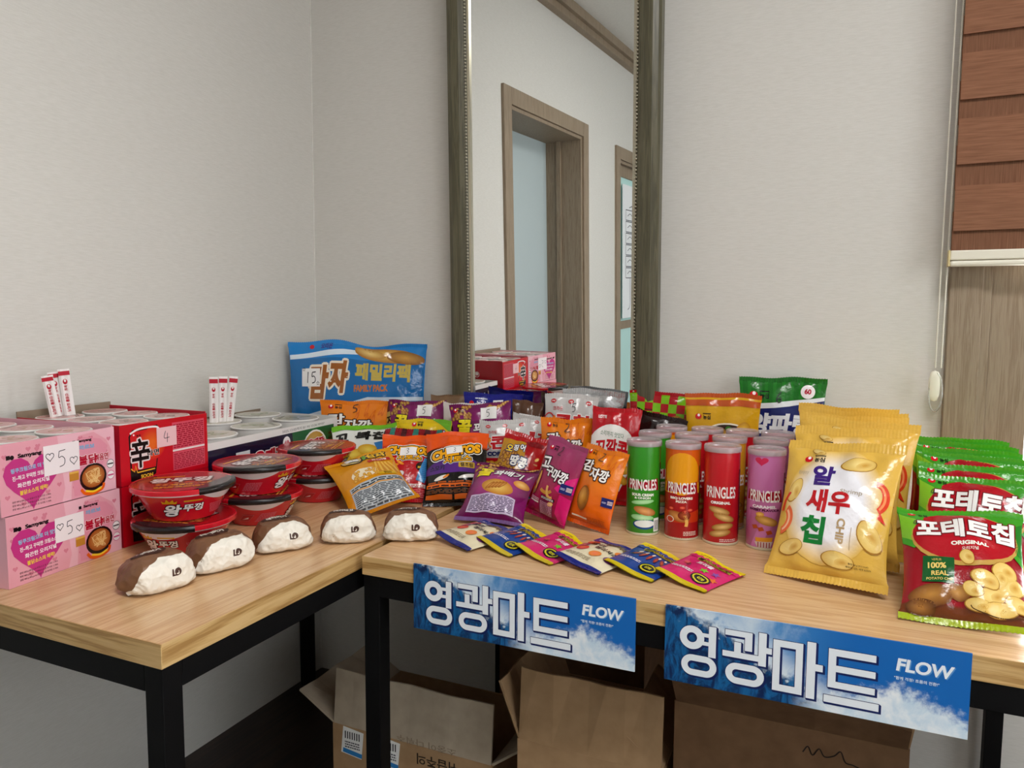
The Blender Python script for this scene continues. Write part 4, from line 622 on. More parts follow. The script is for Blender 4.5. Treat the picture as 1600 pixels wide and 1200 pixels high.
W_CARD = mottled('corrugated_cardboard', '#a07f5c', '#ad8c68', 30, 0.85, 0.08)
W_CARDG = mottled('faded_cardboard', '#a99a86', '#b5a692', 30, 0.85, 0.08)
W_CARDD = mottled('brown_cardboard', '#6f5138', '#7d5d42', 30, 0.85, 0.08)
W_WHITE = principled('cream_plastic', hx('#e6e1d0'), rough=0.35)
W_SILVER = principled('silver_bead', hx('#c9c2ae'), rough=0.28, metal=0.9)
W_MIRROR = principled('mirror_glass', (0.93, 0.95, 0.94), rough=0.0, metal=1.0)

# ------------------------------------------------------------------ room shell
X0, X1, Y0, Y1, ZC = -1.67, 2.45, -3.15, 2.07, 2.95
def shell(name, boxes, mat):
    bm = bmesh.new()
    for b in boxes: add_box(bm, *b)
    return tag(bm_obj(name, bm, mat), kind='structure')
shell('floor', [(X0 - .4, X1 + .15, Y0 - .15, Y1 + .15, -.1, 0)], W_FLOOR)
shell('ceiling', [(X0 - .4, X1 + .15, Y0 - .15, Y1 + .15, ZC, ZC + .1)], W_CEIL)
D1a, D1b, D1z = -.50, .485, 2.25            # door recess in the left wall
D2a, D2b, D2z = -2.05, -1.21, 2.21
shell('wall_left', [(X0 - .12, X0, D1b, Y1 + .12, 0, ZC), (X0 - .12, X0, D2b, D1a, 0, ZC), (X0 - .12, X0, Y0, D2a, 0, ZC),
                    (X0 - .12, X0, D1a, D1b, D1z, ZC), (X0 - .12, X0, D2a, D2b, D2z, ZC)], W_WALL)
WX0, WX1, WZ0, WZ1 = .39, 1.95, .81, 2.3    # window opening in the back wall
shell('wall_back', [(X0, WX0, Y1, Y1 + .14, 0, ZC), (WX1, X1 + .12, Y1, Y1 + .14, 0, ZC), (WX0, WX1, Y1, Y1 + .14, 0, WZ0), (WX0, WX1, Y1, Y1 + .14, WZ1, ZC)], W_WALL)
shell('wall_right', [(X1, X1 + .12, Y0, -1.8, 0, ZC), (X1, X1 + .12, .5, Y1, 0, ZC), (X1, X1 + .12, -1.8, .5, 0, .8), (X1, X1 + .12, -1.8, .5, 2.3, ZC)], W_WALL)
shell('wall_front', [(X0, X1, Y0 - .12, Y0, 0, ZC)], W_WALL)
shell('trim_1', [(X0, X0 + .045, Y0, Y1, 2.855, 2.895), (X0, X0 + .07, Y0, Y1, 2.895, ZC)], W_FRAME)
# wallpaper seam bead running down the corner
shell('trim_2', [(X0, X0 + .003, Y1 - .003, Y1, 0, ZC)], W_CEIL)

def door(name, ya, yb, zt, depth, panel_mat):
    e = empty(name, (X0, (ya + yb) / 2, 0)); tag(e, kind='structure')
    l = lambda a: a - (ya + yb) / 2
    for nm, b in (('casing', (-.004, .016, l(ya) - .085, l(ya), 0, zt + .085)), ('casing', (-.004, .016, l(yb), l(yb) + .085, 0, zt + .085)), ('casing', (-.004, .016, l(ya), l(yb), zt, zt + .085)),
                  ('door_jamb', (-depth, .004, l(ya), l(ya) + .02, 0, zt)), ('door_jamb', (-depth, .004, l(yb) - .02, l(yb), 0, zt)), ('door_head', (-depth, .004, l(ya) + .02, l(yb) - .02, zt - .02, zt)),
                  ('door_stop', (-depth * .62, -depth * .5, l(ya) + .02, l(ya) + .035, 0, zt - .02))):
        box(nm, *b, W_FRAME, e, bevel=.002)
    return e
d1 = door('door_1', D1a, D1b, D1z, .26, None)
box('door_leaf', -.275, -.235, -.475, .475, 0, D1z - .02, principled('pale_blue_door_paint', hx('#b9c6c8'), rough=0.4), d1)
d2 = door('door_2', D2a, D2b, D2z, .10, None)
box('door_glass', -.05, -.04, -.33, .33, .1, D2z - .1, principled('frosted_aqua_glass', hx('#bfe6e2'), rough=0.5), d2)
for a, b, c, d_ in ((-.40, -.33, 0, D2z - .02), (.33, .40, 0, D2z - .02), (-.33, .33, 1.0, 1.06), (-.33, .33, D2z - .1, D2z - .02), (-.33, .33, 0, .1)):
    box('door_stile', -.065, -.03, a, b, c, d_, W_FRAME, d2)
poster = box('paper_notice', -.002, .002, -.22, .27, 0, .98, principled('white_paper_sheet', hx('#eceef0'), rough=0.7), None)
poster.location = (X0 - .022, (D2a + D2b) / 2, 1.08); tag(poster, 'white paper notice with hand drawn boxes hung on the glass door seen in the mirror', 'notice')
A = Art()
A.stroke([(-.1, .88), (-.05, .9), (0, .87), (.05, .9)], .006, '#3a3f46'); A.stroke([(-.1, .82), (0, .84), (.12, .82)], .006, '#3a3f46')
for k in range(6):
    y = .30 + k * .085
    for a, b in (((.0, y), (.2, y)), ((.0, y), (.0, y + .075)), ((.2, y), (.2, y + .075)), ((.0, y + .075), (.2, y + .075))): A.stroke([a, b], .006, '#3a3f46', 0, False)
    A.stroke([(.04, y + .03), (.1, y + .05), (.16, y + .03)], .005, '#3a3f46')
A.stroke([(.1, .3), (.1, .1), (.15, .06)], .006, '#3a3f46')
A.build('handwriting', plane_map((.0022, 0, 0), (0, 1, 0), (0, 0, 1)), M_INK, poster, maxlen=.3)

# window with wooden frame in the back wall
w1 = empty('window_1', (WX0, Y1, 0)); tag(w1, kind='structure')
L = lambda a: a - WX0
box('casing', L(.222), L(.290), -.030, .002, .70, 2.42, W_FRAME, w1, bevel=.002)
box('casing_lip', L(.290), L(.309), -.020, .002, .70, 2.42, W_FRAME, w1, bevel=.0015)
box('jamb', L(.309), L(.392), -.012, -.0005, .70, 2.40, W_FRAME, w1, bevel=.002)
box('casing_head', L(.309), L(2.05), -.020, .002, 2.3, 2.42, W_FRAME, w1)
box('jamb', L(1.95), L(2.05), -.012, -.0005, .70, 2.40, W_FRAME, w1)
box('apron_panel', L(.392), L(1.95), -.010, -.0005, .70, .78, W_FRAME, w1)
box('sill', L(.392), L(1.95), -.012, .13, .78, .81, principled('white_sill', hx('#e9e7e2'), rough=.35), w1, bevel=.003)
box('mullion', L(1.15), L(1.20), .07, .11, .81, 2.3, W_WHITE, w1)
glass = bpy.data.materials.new('window_glass'); glass.use_nodes = True
nt = glass.node_tree; nt.nodes.clear(); o_ = nt.nodes.new('ShaderNodeOutputMaterial'); mx = nt.nodes.new('ShaderNodeMixShader'); tr = nt.nodes.new('ShaderNodeBsdfTransparent'); gl = nt.nodes.new('ShaderNodeBsdfGlossy'); gl.inputs['Roughness'].default_value = 0.02
mx.inputs[0].default_value = 0.06; nt.links.new(tr.outputs[0], mx.inputs[1]); nt.links.new(gl.outputs[0], mx.inputs[2]); nt.links.new(mx.outputs[0], o_.inputs[0])
box('pane', L(.392), L(1.15), .085, .09, .81, 2.3, glass, w1); box('pane', L(1.20), L(1.95), .085, .09, .81, 2.3, glass, w1)
for nm, args in (('assumed_window_2', (X1 + .05, X1 + .06, -1.8, .5, .8, 2.3)),):  # invented side window, out of view, added for its daylight
    tag(box(nm, *args, glass), kind='structure')

# flat ceiling lamp, unseen and assumed, for light from above
lm = empty('assumed_ceiling_lamp', (.45, .15, ZC)); tag(lm, 'assumed flat white rectangular ceiling lamp, out of view', 'lamp')
box('lamp_housing', -.62, .62, -.30, .30, -.055, 0, W_WHITE, lm, bevel=.01)
emi = bpy.data.materials.new('lamp_diffuser'); emi.use_nodes = True; emi.node_tree.nodes['Principled BSDF'].inputs['Emission Color'].default_value = (1, .97, .92, 1); emi.node_tree.nodes['Principled BSDF'].inputs['Emission Strength'].default_value = 4.0
box('diffuser', -.58, .58, -.26, .26, -.060, -.056, emi, lm)

# ------------------------------------------------------------------ banded roller blind
def blind_mat(name, c, t, scale):
    m = bpy.data.materials.new(name); m.use_nodes = True; nt = m.node_tree; nt.nodes.clear()
    out = nt.nodes.new('ShaderNodeOutputMaterial'); mix = nt.nodes.new('ShaderNodeMixShader'); mix.inputs[0].default_value = t
    df = nt.nodes.new('ShaderNodeBsdfDiffuse'); tl = nt.nodes.new('ShaderNodeBsdfTranslucent')
    tc = nt.nodes.new('ShaderNodeTexCoord'); mp = nt.nodes.new('ShaderNodeMapping'); mp.inputs['Scale'].default_value = scale
    nz = nt.nodes.new('ShaderNodeTexNoise'); nz.inputs['Scale'].default_value = 1.0; nz.inputs['Detail'].default_value = 4
    rp = nt.nodes.new('ShaderNodeValToRGB'); rp.color_ramp.elements[0].position = .3; rp.color_ramp.elements[1].position = .72
    rp.color_ramp.elements[0].color = (*[x * .75 for x in hx(c)], 1); rp.color_ramp.elements[1].color = (*[min(1, x * 1.15) for x in hx(c)], 1)
    L_ = nt.links.new
    L_(tc.outputs['Object'], mp.inputs[0]); L_(mp.outputs[0], nz.inputs[0]); L_(nz.outputs['Fac'], rp.inputs[0]); L_(rp.outputs[0], df.inputs[0]); L_(rp.outputs[0], tl.inputs[0])
    L_(df.outputs[0], mix.inputs[1]); L_(tl.outputs[0], mix.inputs[2]); L_(mix.outputs[0], out.inputs[0])
    return m
B_DENSE = blind_mat('woven_brown_band', '#a5765c', .3, (14, 4, 300)); B_SHEER = blind_mat('ribbed_brown_band', '#9a6e56', .35, (420, 4, 14))
bl = empty('roller_blind', (.216, 1.995, 1.376)); tag(bl, 'brown banded roller blind pulled half way down over the window', 'blind')
zs = [1.457, 1.606, 1.749, 1.892, 2.037, 2.182]; zb = 1.376
for i, z in enumerate([1.412] + zs):
    top = zs[i] if i < len(zs) else 2.33
    dz = z - zb
    if i > 0: box('dense_band', 0, 1.66, -.010, -.007, dz - .001, dz + .100, B_DENSE, bl)
    box('ribbed_band', 0, 1.66, -.002, .001, (dz + .092) if i else .036, top - zb + .006, B_SHEER, bl)
    if i > 0: box('back_band', 0, 1.66, .008, .010, dz - .052, dz + .045, B_DENSE, bl)
box('bottom_rail', -.003, 1.663, -.012, .010, .014, .036, W_WHITE, bl, bevel=.003)
box('bottom_rail_lip', -.003, 1.663, -.016, .012, 0, .012, W_WHITE, bl, bevel=.004)
box('end_cap', -.007, -.003, -.015, .012, 0, .037, principled('yellowed_plastic', hx('#d9c68e'), rough=.4), bl, bevel=.001)
box('head_box', -.01, 1.67, -.03, .04, .93, 1.0, W_WHITE, bl, bevel=.006)
def tube(name, pts, r, mat, parent=None, n=8, beads=0):
    V = []; F = []
    for i, p in enumerate(pts):
        p = Vector(p); d = (Vector(pts[min(i + 1, len(pts) - 1)]) - Vector(pts[max(i - 1, 0)])).normalized()
        a = d.orthogonal().normalized(); b = d.cross(a)
        if i and (a - pa).length > 1: a, b = -a, -b
        pa = a
        rr = r if not beads else (r if i % 2 else r * .35)
        for k in range(n): t = 2 * PI * k / n; V.append(tuple(p + (a * math.cos(t) + b * math.sin(t)) * rr))
    for i in range(len(pts) - 1):
        for k in range(n): F.append((i * n + k, i * n + (k + 1) % n, (i + 1) * n + (k + 1) % n, (i + 1) * n + k))
    F.append(tuple(range(n))); F.append(tuple(range((len(pts) - 1) * n, len(pts) * n)))
    return obj(name, mesh_np(name, V, F), mat, parent)
cd = empty('blind_cord', (.198, 2.012, 1.03)); tag(cd, 'white beaded blind cord with oval weight hanging beside the window', 'cord')
for dx0, dx1 in ((.000, .004), (.012, .018)):
    N = 520; tube('bead_chain', [(dx0 + (dx1 - dx0) * i / N, 0, .11 + 1.15 * i / N) for i in range(N + 1)], .0024, W_WHITE, cd, 6, 1)
V, F = lathe([(.0001, 0), (.006, .003), (.0095, .015), (.011, .035), (.0105, .055), (.007, .070), (.0001, .074)], 20)
obj('weight', mesh_np('weight', [(x * 1.15, y * .45, z + .030) for x, y, z in V], F), W_WHITE, cd)
clear = principled('clear_plastic', hx('#e8ece8'), rough=.05, trans=.9)
V = []; F = []; n = 28
for i in range(n):
    t = 2 * PI * i / n; c, s_ = math.cos(t), math.sin(t)
    for (a, b, yy) in ((.0155, .047, -.003), (.0125, .043, -.003), (.0125, .043, .003), (.0155, .047, .003)): V.append((.003 + a * s_, yy, .052 + b * c))
for i in range(n):
    k = (i + 1) % n
    for j in range(4): F.append((i * 4 + j, k * 4 + j, k * 4 + (j + 1) % 4, i * 4 + (j + 1) % 4))
obj('clear_holder', mesh_np('clear_holder', V, F), clear, cd)

# ------------------------------------------------------------------ leaning wall mirror
mw, mh = .640, 1.76
mir = empty('wall_mirror', (-.782, 2.030, .84)); tag(mir, 'tall wall mirror in an olive grey wooden frame with beaded silver edge', 'mirror')
mir.matrix_world = Matrix.Translation((-.782, 2.022, .84)) @ Matrix.Rotation(R_(-1.43), 4, 'Z') @ Matrix.Rotation(R_(1.55), 4, 'X')
fw = .066
def frame_rail(name, x0, z0, x1, z1, horizontal):
    # rounded moulding profile swept along the rail
    prof = [(-.5, .016), (-.5, -.012), (-.42, -.022), (-.2, -.027), (.15, -.024), (.40, -.016), (.5, -.010), (.5, .016)]
    V = []; F = []; w = fw
    Ltot = (x1 - x0) if horizontal else (z1 - z0)
    for e_ in (0, 1):
        for (p, d) in prof:
            if horizontal: V.append((x0 + Ltot * e_, d, (z0 + z1) / 2 + p * (z1 - z0)))
            else: V.append(((x0 + x1) / 2 + p * (x1 - x0), d, z0 + Ltot * e_))
    n_ = len(prof)
    for i in range(n_): F.append((i, (i + 1) % n_, n_ + (i + 1) % n_, n_ + i))
    F.append(tuple(range(n_))); F.append(tuple(range(2 * n_ - 1, n_ - 1, -1)))
    me = mesh_np(name, V, F, None, False); bm = bmesh.new(); bm.from_mesh(me); bmesh.ops.recalc_face_normals(bm, faces=bm.faces); bm.to_mesh(me); bm.free()
    return obj(name, me, W_MIRWOOD, mir)
frame_rail('frame_rail', -mw / 2, 0, -mw / 2 + fw, mh, False)
frame_rail('frame_rail', mw / 2, 0, mw / 2 - fw, mh, False)
frame_rail('frame_rail', -mw / 2 + fw, fw, mw / 2 - fw, 0, True); frame_rail('frame_rail', -mw / 2 + fw, mh - fw, mw / 2 - fw, mh, True)
box('mirror_glass', -mw / 2 + fw - .004, mw / 2 - fw + .004, -.006, -.002, fw - .004, mh - fw + .004, W_MIRROR, mir)
box('backing_board', -mw / 2 + .01, mw / 2 - .01, .004, .015, .01, mh - .01, W_STEEL, mir)
for sx in (-1, 1):
    xi = sx * (mw / 2 - fw - .0035)
    box('inner_lip', xi - .004, xi + .004, -.013, -.001, fw, mh - fw, W_SILVER, mir)
    N = 170; V = []; F = []
    for i in range(N):                      # beaded edge: a row of small beads in one strip
        zc = fw + (i + .5) * (mh - 2 * fw) / N; b0 = len(V); r = .0042; xc = sx * (mw / 2 - fw + .0035)
        V += [(xc, -.018 - r, zc), (xc - r, -.018, zc), (xc, -.018, zc + r), (xc + r, -.018, zc), (xc, -.018, zc - r), (xc, -.018 + r, zc)]
        for f in ((0, 2, 1), (0, 3, 2), (0, 4, 3), (0, 1, 4), (5, 1, 2), (5, 2, 3), (5, 3, 4), (5, 4, 1)): F.append(tuple(b0 + q for q in f))
    o = obj('beaded_edge', mesh_np('beaded_edge', V, F), W_SILVER, mir); o['kind'] = 'stuff'

# ------------------------------------------------------------------ tables
def table(label, x0, x1, y0, y1, along):
    cx, cy = (x0 + x1) / 2, (y0 + y1) / 2
    t = empty('work_table', (cx, cy, 0)); tag(t, label, 'table')
    a, b, c, d = x0 - cx, x1 - cx, y0 - cy, y1 - cy
    th = .037; e = .0015
    box('tabletop', a + e, b - e, c + e, d - e, TZ - th, TZ, W_OAKX if along == 'x' else W_OAKY, t)
    box('edge_band', a, b, c, c + e, TZ - th, TZ - .0002, W_EDGEX, t); box('edge_band', a, b, d - e, d, TZ - th, TZ - .0002, W_EDGEX, t)
    box('edge_band', a, a + e, c + e, d - e, TZ - th, TZ - .0002, W_EDGEY, t); box('edge_band', b - e, b, c + e, d - e, TZ - th, TZ - .0002, W_EDGEY, t)
    lw = .036; zt = TZ - th; i = .002
    for lx in (a + i, b - i - lw):
        for ly in (c + i, d - i - lw): box('leg', lx, lx + lw, ly, ly + lw, 0, zt, W_STEEL, t, bevel=.0015)
    rh = .042
    for ly in (c + i, d - i - lw): box('rail', a + i + lw, b - i - lw, ly, ly + lw, zt - rh, zt, W_STEEL, t, bevel=.0015)
    for lx in (a + i, b - i - lw): box('rail', lx, lx + lw, c + i + lw, d - i - lw, zt - rh, zt, W_STEEL, t, bevel=.0015)
    return t
table('oak topped black steel table carrying the noodle boxes and red bowls', -1.655, -.8795, .735, 1.975, 'y')
table('oak topped black steel table carrying the cans and two blue signs', -.857, .378, 1.192, 2.035, 'x')

# ------------------------------------------------------------------ blue shop signs on the table edge
def sign_mat():
    m = principled('wave_and_sky_print', rough=0.35, spec=0.5)
    tc = nd(m, 'ShaderNodeTexCoord'); sp = nd(m, 'ShaderNodeSeparateXYZ'); lk(m, tc.outputs['Object'], sp.inputs[0])
    def math_(op, a, b=None, c=None):
        n = nd(m, 'ShaderNodeMath', operation=op)
        for i, v in enumerate((a, b, c)):
            if v is None: continue
            if isinstance(v, (int, float)): n.inputs[i].default_value = v
            else: lk(m, v, n.inputs[i])
        return n.outputs[0]
    x, z = sp.outputs[0], sp.outputs[2]             # 0..0.434, -0.127..0
    def noise_(scale, detail, st=(1, 1, 1), dist=0.0):
        mp = nd(m, 'ShaderNodeMapping'); mp.inputs['Scale'].default_value = st; lk(m, tc.outputs['Object'], mp.inputs[0])
        n = nd(m, 'ShaderNodeTexNoise'); n.inputs['Scale'].default_value = scale; n.inputs['Detail'].default_value = detail; n.inputs['Distortion'].default_value = dist; n.inputs['Roughness'].default_value = .65
        lk(m, mp.outputs[0], n.inputs[0]); return n.outputs['Fac']
    def mixc(f, a, b):
        n = nd(m, 'ShaderNodeMix', data_type='RGBA'); lk(m, f, n.inputs[0])
        for i, v in ((6, a), (7, b)):
            if isinstance(v, str): n.inputs[i].default_value = (*hx(v), 1)
            else: lk(m, v, n.inputs[i])
        return n.outputs[2]
    def ss(v, a, b):
        n = nd(m, 'ShaderNodeMapRange', interpolation_type='SMOOTHSTEP'); n.inputs[1].default_value = a; n.inputs[2].default_value = b; lk(m, v, n.inputs[0]); return n.outputs[0]
    n1 = noise_(26, 8, (1, 1, 1), .4); n2 = noise_(14, 6, (2.2, 1, 1), 2.2); n3 = noise_(70, 8)
    # dark wave to the left of a falling crest line, sky to the right, spray along the crest
    crest = math_('MULTIPLY_ADD', x, -.56, .022)                    # z of the crest
    dcr = math_('SUBTRACT', z, crest); dcr = math_('MULTIPLY_ADD', math_('SUBTRACT', n1, .5), .075, dcr)
    wavec = mixc(ss(n2, .40, .62), '#0a2654', '#17659f')
    wavec = mixc(math_('MULTIPLY', ss(n3, .55, .7), ss(dcr, -.05, .0)), wavec, '#dfeef6')
    sky = mixc(ss(x, .10, .30), '#4f97d0', '#1668b8')
    cl = math_('MULTIPLY_ADD', math_('SUBTRACT', n1, .5), 1.1, math_('MULTIPLY_ADD', math_('ABSOLUTE', math_('SUBTRACT', x, .135)), -7.0, .62))
    sky = mixc(ss(cl, .1, .9), sky, '#dce9f3')
    sky = mixc(math_('MULTIPLY', ss(dcr, .055, .0), ss(n1, .3, .55)), sky, '#e4eff7')
    c = mixc(ss(dcr, -.012, .006), wavec, sky)
    # foam in the lower right, climbing to the corner
    low = math_('MULTIPLY_ADD', math_('ABSOLUTE', math_('SUBTRACT', x, .345)), -.30, -.052)
    dl = math_('SUBTRACT', low, z); dl = math_('MULTIPLY_ADD', math_('SUBTRACT', n3, .5), .06, dl); dl = math_('MULTIPLY_ADD', math_('SUBTRACT', n1, .5), .05, dl)
    foam = mixc(ss(n1, .3, .7), '#c8dff0', '#f4f8fb')
    c = mixc(math_('MULTIPLY', ss(dl, .008, .034), ss(x, .19, .25)), c, foam)
    lk(m, c, bsdf(m).inputs['Base Color'])
    return m
W_SIGN = sign_mat()
def sign_letters():
    A = Art(); Wd, Hd = .434, .127; X = lambda s: s * Wd; Z = lambda t: -t * Hd
    def r(s0, t0, s1, t1): return ('r', X(s0), Z(t1), X(s1), Z(t0))
    def ringo(s0, t0, s1, t1, w): return ('o', X(s0), Z(t1), X(s1), Z(t0), w)
    sh = [ringo(.056, .22, .147, .53, .0115), r(.130, .295, .170, .345), r(.130, .405, .170, .455), r(.163, .195, .190, .60), ringo(.064, .60, .194, .875, .0105),
          r(.222, .190, .318, .262), r(.292, .190, .318, .430), r(.255, .335, .279, .50), r(.214, .465, .345, .540), r(.340, .165, .367, .590), r(.355, .345, .386, .420), ringo(.226, .605, .362, .875, .0105),
          r(.390, .215, .414, .860), r(.466, .215, .490, .860), r(.390, .215, .490, .300), r(.390, .775, .490, .860), r(.503, .175, .532, .880), r(.520, .440, .556, .525),
          r(.573, .210, .598, .690), r(.573, .210, .722, .295), r(.573, .410, .722, .490), r(.573, .610, .722, .690), r(.562, .790, .736, .880)]
    def put(dx, dz, col, lv, grow=0.0):
        for q in sh:
            if q[0] == 'r': A.rect(q[1] - grow + dx, q[2] - grow + dz, q[3] + grow + dx, q[4] + grow + dz, col, lv)
            else:
                x0, z0, x1, z1, w = q[1:]; g = grow; rr = min(x1 - x0, z1 - z0) / 2
                # stadium ring
                P = []; Q = []
                cx0, cx1 = x0 + rr, x1 - rr; cz0, cz1 = z0 + rr, z1 - rr
                for cx, cz, a0 in ((cx1, cz1, 0), (cx0, cz1, 90), (cx0, cz0, 180), (cx1, cz0, 270)):
                    for k in range(9):
                        a = R_(a0 + k * 11.25); P.append((cx + (rr + g) * math.cos(a) + dx, cz + (rr + g) * math.sin(a) + dz)); Q.append((cx + (rr - w - g) * math.cos(a) + dx, cz + (rr - w - g) * math.sin(a) + dz))
                T = []
                for k in range(len(P)):
                    j = (k + 1) % len(P); T += [[P[k], P[j], Q[j]], [P[k], Q[j], Q[k]]]
                A.tris(T, hx(col), lv)
    put(.0022, -.0022, '#16245c', 0, .0012); put(.0012, -.0012, '#16245c', 0, .0012); put(0, 0, '#16245c', 0, .0009); put(0, 0, '#eef3f8', 1)
    A.text('FLOW', X(.868) + .0016, Z(.265) - .0012, .0195, '#5f9bd2', 0, w=.072, bold=.035, shear=.12)
    A.text('FLOW', X(.868), Z(.265), .0195, '#eef4fa', 1, w=.072, bold=.035, shear=.12)
    A.text('"함께 걱정! 흐름의 전환!"', X(.845), Z(.425), .0052, '#dcebf7', 1, w=.058, bold=.03)
    return A
SL = sign_letters()
for (x, z, rz, lab) in ((-.736, .7835, 0.0, 'blue wave printed shop sign on the table edge below the small jelly packets'), (-.252, .7825, 0.3, 'blue wave printed shop sign on the table edge below the yellow shrimp chip bags')):
    e = empty('shop_sign', (x, 1.1915, z)); tag(e, lab, 'sign')
    box('sign_board', 0, .434, -.0035, -.0005, -.127, 0, W_SIGN, e)
    SL.build('lettering', plane_map((0, -.0035, 0), (1, 0, 0), (0, 0, 1)), M_INK, e, maxlen=.5, off0=.0002, dof=.00015)

# ------------------------------------------------------------------ cardboard cartons under the tables
def carton(label, x0, x1, y0, y1, h, flaps, mat=W_CARD, yaw=0.0, seed=0):
    cx, cy = (x0 + x1) / 2, (y0 + y1) / 2; a, b = (x1 - x0) / 2, (y1 - y0) / 2; t = .005
    e = empty('cardboard_carton', (cx, cy, .001), (0, 0, R_(yaw))); tag(e, label, 'box')
    box('front_panel', -a, a, -b, -b + t, 0, h, mat, e); box('rear_panel', -a, a, b - t, b, 0, h, mat, e)
    box('side_panel', -a, -a + t, -b + t, b - t, 0, h, mat, e); box('side_panel', a - t, a, -b + t, b - t, 0, h, mat, e)
    box('bottom_panel', -a + t, a - t, -b + t, b - t, 0, t, mat, e)
    for side, length, ang, fm in flaps:      # ang: 0 upright, positive outwards
        w = (a if side in 'FB' else b) * 2 - .006
        bm = bmesh.new(); n = 8
        vs = []
        for j in (0, 1):
            row = []
            for i in range(n + 1):
                u = -w / 2 + w * i / n; bend = .004 * math.sin(i * 1.7 + seed) * j
                for d in (0, t): row.append(bm.verts.new((u, -d + bend, length * j)))
            vs.append(row)
        for i in range(n):
            k = i * 2
            bm.faces.new((vs[0][k], vs[0][k + 2], vs[1][k + 2], vs[1][k])); bm.faces.new((vs[0][k + 1], vs[1][k + 1], vs[1][k + 3], vs[0][k + 3]))
            bm.faces.new((vs[1][k], vs[1][k + 2], vs[1][k + 3], vs[1][k + 1])); bm.faces.new((vs[0][k], vs[0][k + 1], vs[0][k + 3], vs[0][k + 2]))
        bm.faces.new((vs[0][0], vs[1][0], vs[1][1], vs[0][1])); bm.faces.new((vs[0][-2], vs[0][-1], vs[1][-1], vs[1][-2]))
        bmesh.ops.recalc_face_normals(bm, faces=bm.faces)
        o = bm_obj('flap', bm, fm, e)
        pos, rz = {'F': ((0, -b + t, h), 0), 'B': ((0, b - t, h), 180), 'L': ((-a + t, 0, h), -90), 'R': ((a - t, 0, h), 90)}[side]
        o.matrix_local = Matrix.Translation(pos) @ Matrix.Rotation(R_(rz), 4, 'Z') @ Matrix.Rotation(R_(ang), 4, 'X')
    return e
c1 = carton('open carton with a faded front flap and shipping labels behind the table leg', -1.075, -.655, 1.37, 1.66, .292, [('F', .130, -4, W_CARDG), ('L', .12, 62, W_CARDG), ('R', .10, 55, W_CARDG)], W_CARD, 0, 1)
PM = plane_map((0, -.145, 0), (1, 0, 0), (0, 0, 1))
Art().text('취급주의', .075, .262, .026, '#2b2118', 1, w=.105, bold=.03, rot=180).build('printed_warning', PM, M_INK, c1, maxlen=.5)
Art().text('소중이 다뤄주', .06, .315, .017, '#857460', 1, w=.15, bold=.0, rot=180).build('printed_slogan', plane_map((0, -.1465, 0), (1, 0, 0), (0, -.07, 1)), M_INK, c1, maxlen=.5)
for dx in (-.155, -.055):
    A = Art(); A.rect(dx - .028, .222, dx + .030, .288, '#e9e9e6', 0, rot=-6); A.rect(dx - .026, .224, dx + .028, .235, '#2f7fc0', 1, rot=-6)
    for k in range(7): A.rect(dx - .02 + k * .0065, .262, dx - .02 + k * .0065 + .003, .280, '#26262a', 1)
    A.fine(dx - .02, .240, dx + .022, .258, 3, '#55565c', 1, seed=k); A.build('shipping_label', PM, M_PAPER, c1, maxlen=.5)
A = Art(); A.rect(-.155, .13, -.118, .165, '#2b2118', 1); A.rect(-.148, .118, -.138, .14, '#2b2118', 1); A.rect(-.135, .118, -.125, .14, '#2b2118', 1); A.build('printed_symbol', PM, M_INK, c1, maxlen=.5)
carton('plain brown carton with a tall front flap under the middle of the table', -.572, -.277, 1.315, 1.62, .405, [('F', .145, -3, W_CARD), ('L', .12, 22, W_CARD), ('R', .10, -50, W_CARD)], W_CARD, 0, 2)
c3 = carton('large brown carton with torn front flap under the table below the right sign', -.262, .125, 1.335, 1.70, .545, [('F', .075, 38, W_CARDD), ('R', .05, 10, W_CARD), ('L', .06, -20, W_CARDD)], W_CARDD, 0, 3)
A = Art(); A.stroke([(.05, .50), (.058, .512), (.066, .498), (.076, .512), (.085, .500), (.1, .505), (.11, .515), (.118, .498), (.13, .496), (.15, .49)], .0022, '#231a14', 1)
A.build('pen_scribble', plane_map((-.02, -.1825, 0), (1, 0, 0), (0, 0, 1)), M_INK, c3, maxlen=.5)
carton('tall dark brown carton at the back under the table by the corner', -.815, -.42, 1.75, 1.97, .56, [('F', .09, 12, W_CARDD), ('R', .09, 25, W_CARDD)], W_CARDD, 0, 4)
# ------------------------------------------------------------------ pillow bags
def glow(A, cx, cy, rx, ry, mid, edge, inner=.55, lv=0, n=28):
    m, e = hx(mid), hx(edge); T = []; Cc = []
    P = [(math.cos(2 * PI * i / n), math.sin(2 * PI * i / n)) for i in range(n + 1)]
    for i in range(n):
        a, b = P[i], P[i + 1]; I = lambda p, s: (cx + p[0] * rx * s, cy + p[1] * ry * s)
        T += [[(cx, cy), I(a, inner), I(b, inner)], [I(a, inner), I(a, 1), I(b, 1)], [I(a, inner), I(b, 1), I(b, inner)]]
        Cc += [[m, m, m], [m, e, e], [m, e, m]]
    A.tris(T, Cc, lv); return A
def stops(*st):
    ys = np.array([s[0] for s in st]); cs = np.array([hx(s[1]) for s in st])
    def f(x, y): return np.stack([np.interp(y, ys, cs[:, k]) for k in range(3)], 1)
    return f
PTS = {}
def pose(yaw, lean, roll, bank=0):
    return Matrix.Rotation(R_(yaw), 4, 'Z') @ Matrix.Rotation(R_(-lean), 4, 'X') @ Matrix.Rotation(R_(roll), 4, 'Y') @ Matrix.Rotation(R_(bank), 4, 'Z')
def settle(root, xy, yaw, lean, roll, z=None, bank=0):
    M = pose(yaw, lean, roll, bank); P = PTS[root.name] @ np.array(M.to_3x3()).T
    zz = (TZ + .0006 if z is None else z) - P[:, 2].min()
    root.matrix_world = Matrix.Translation((xy[0], xy[1], zz)) @ M
    return root
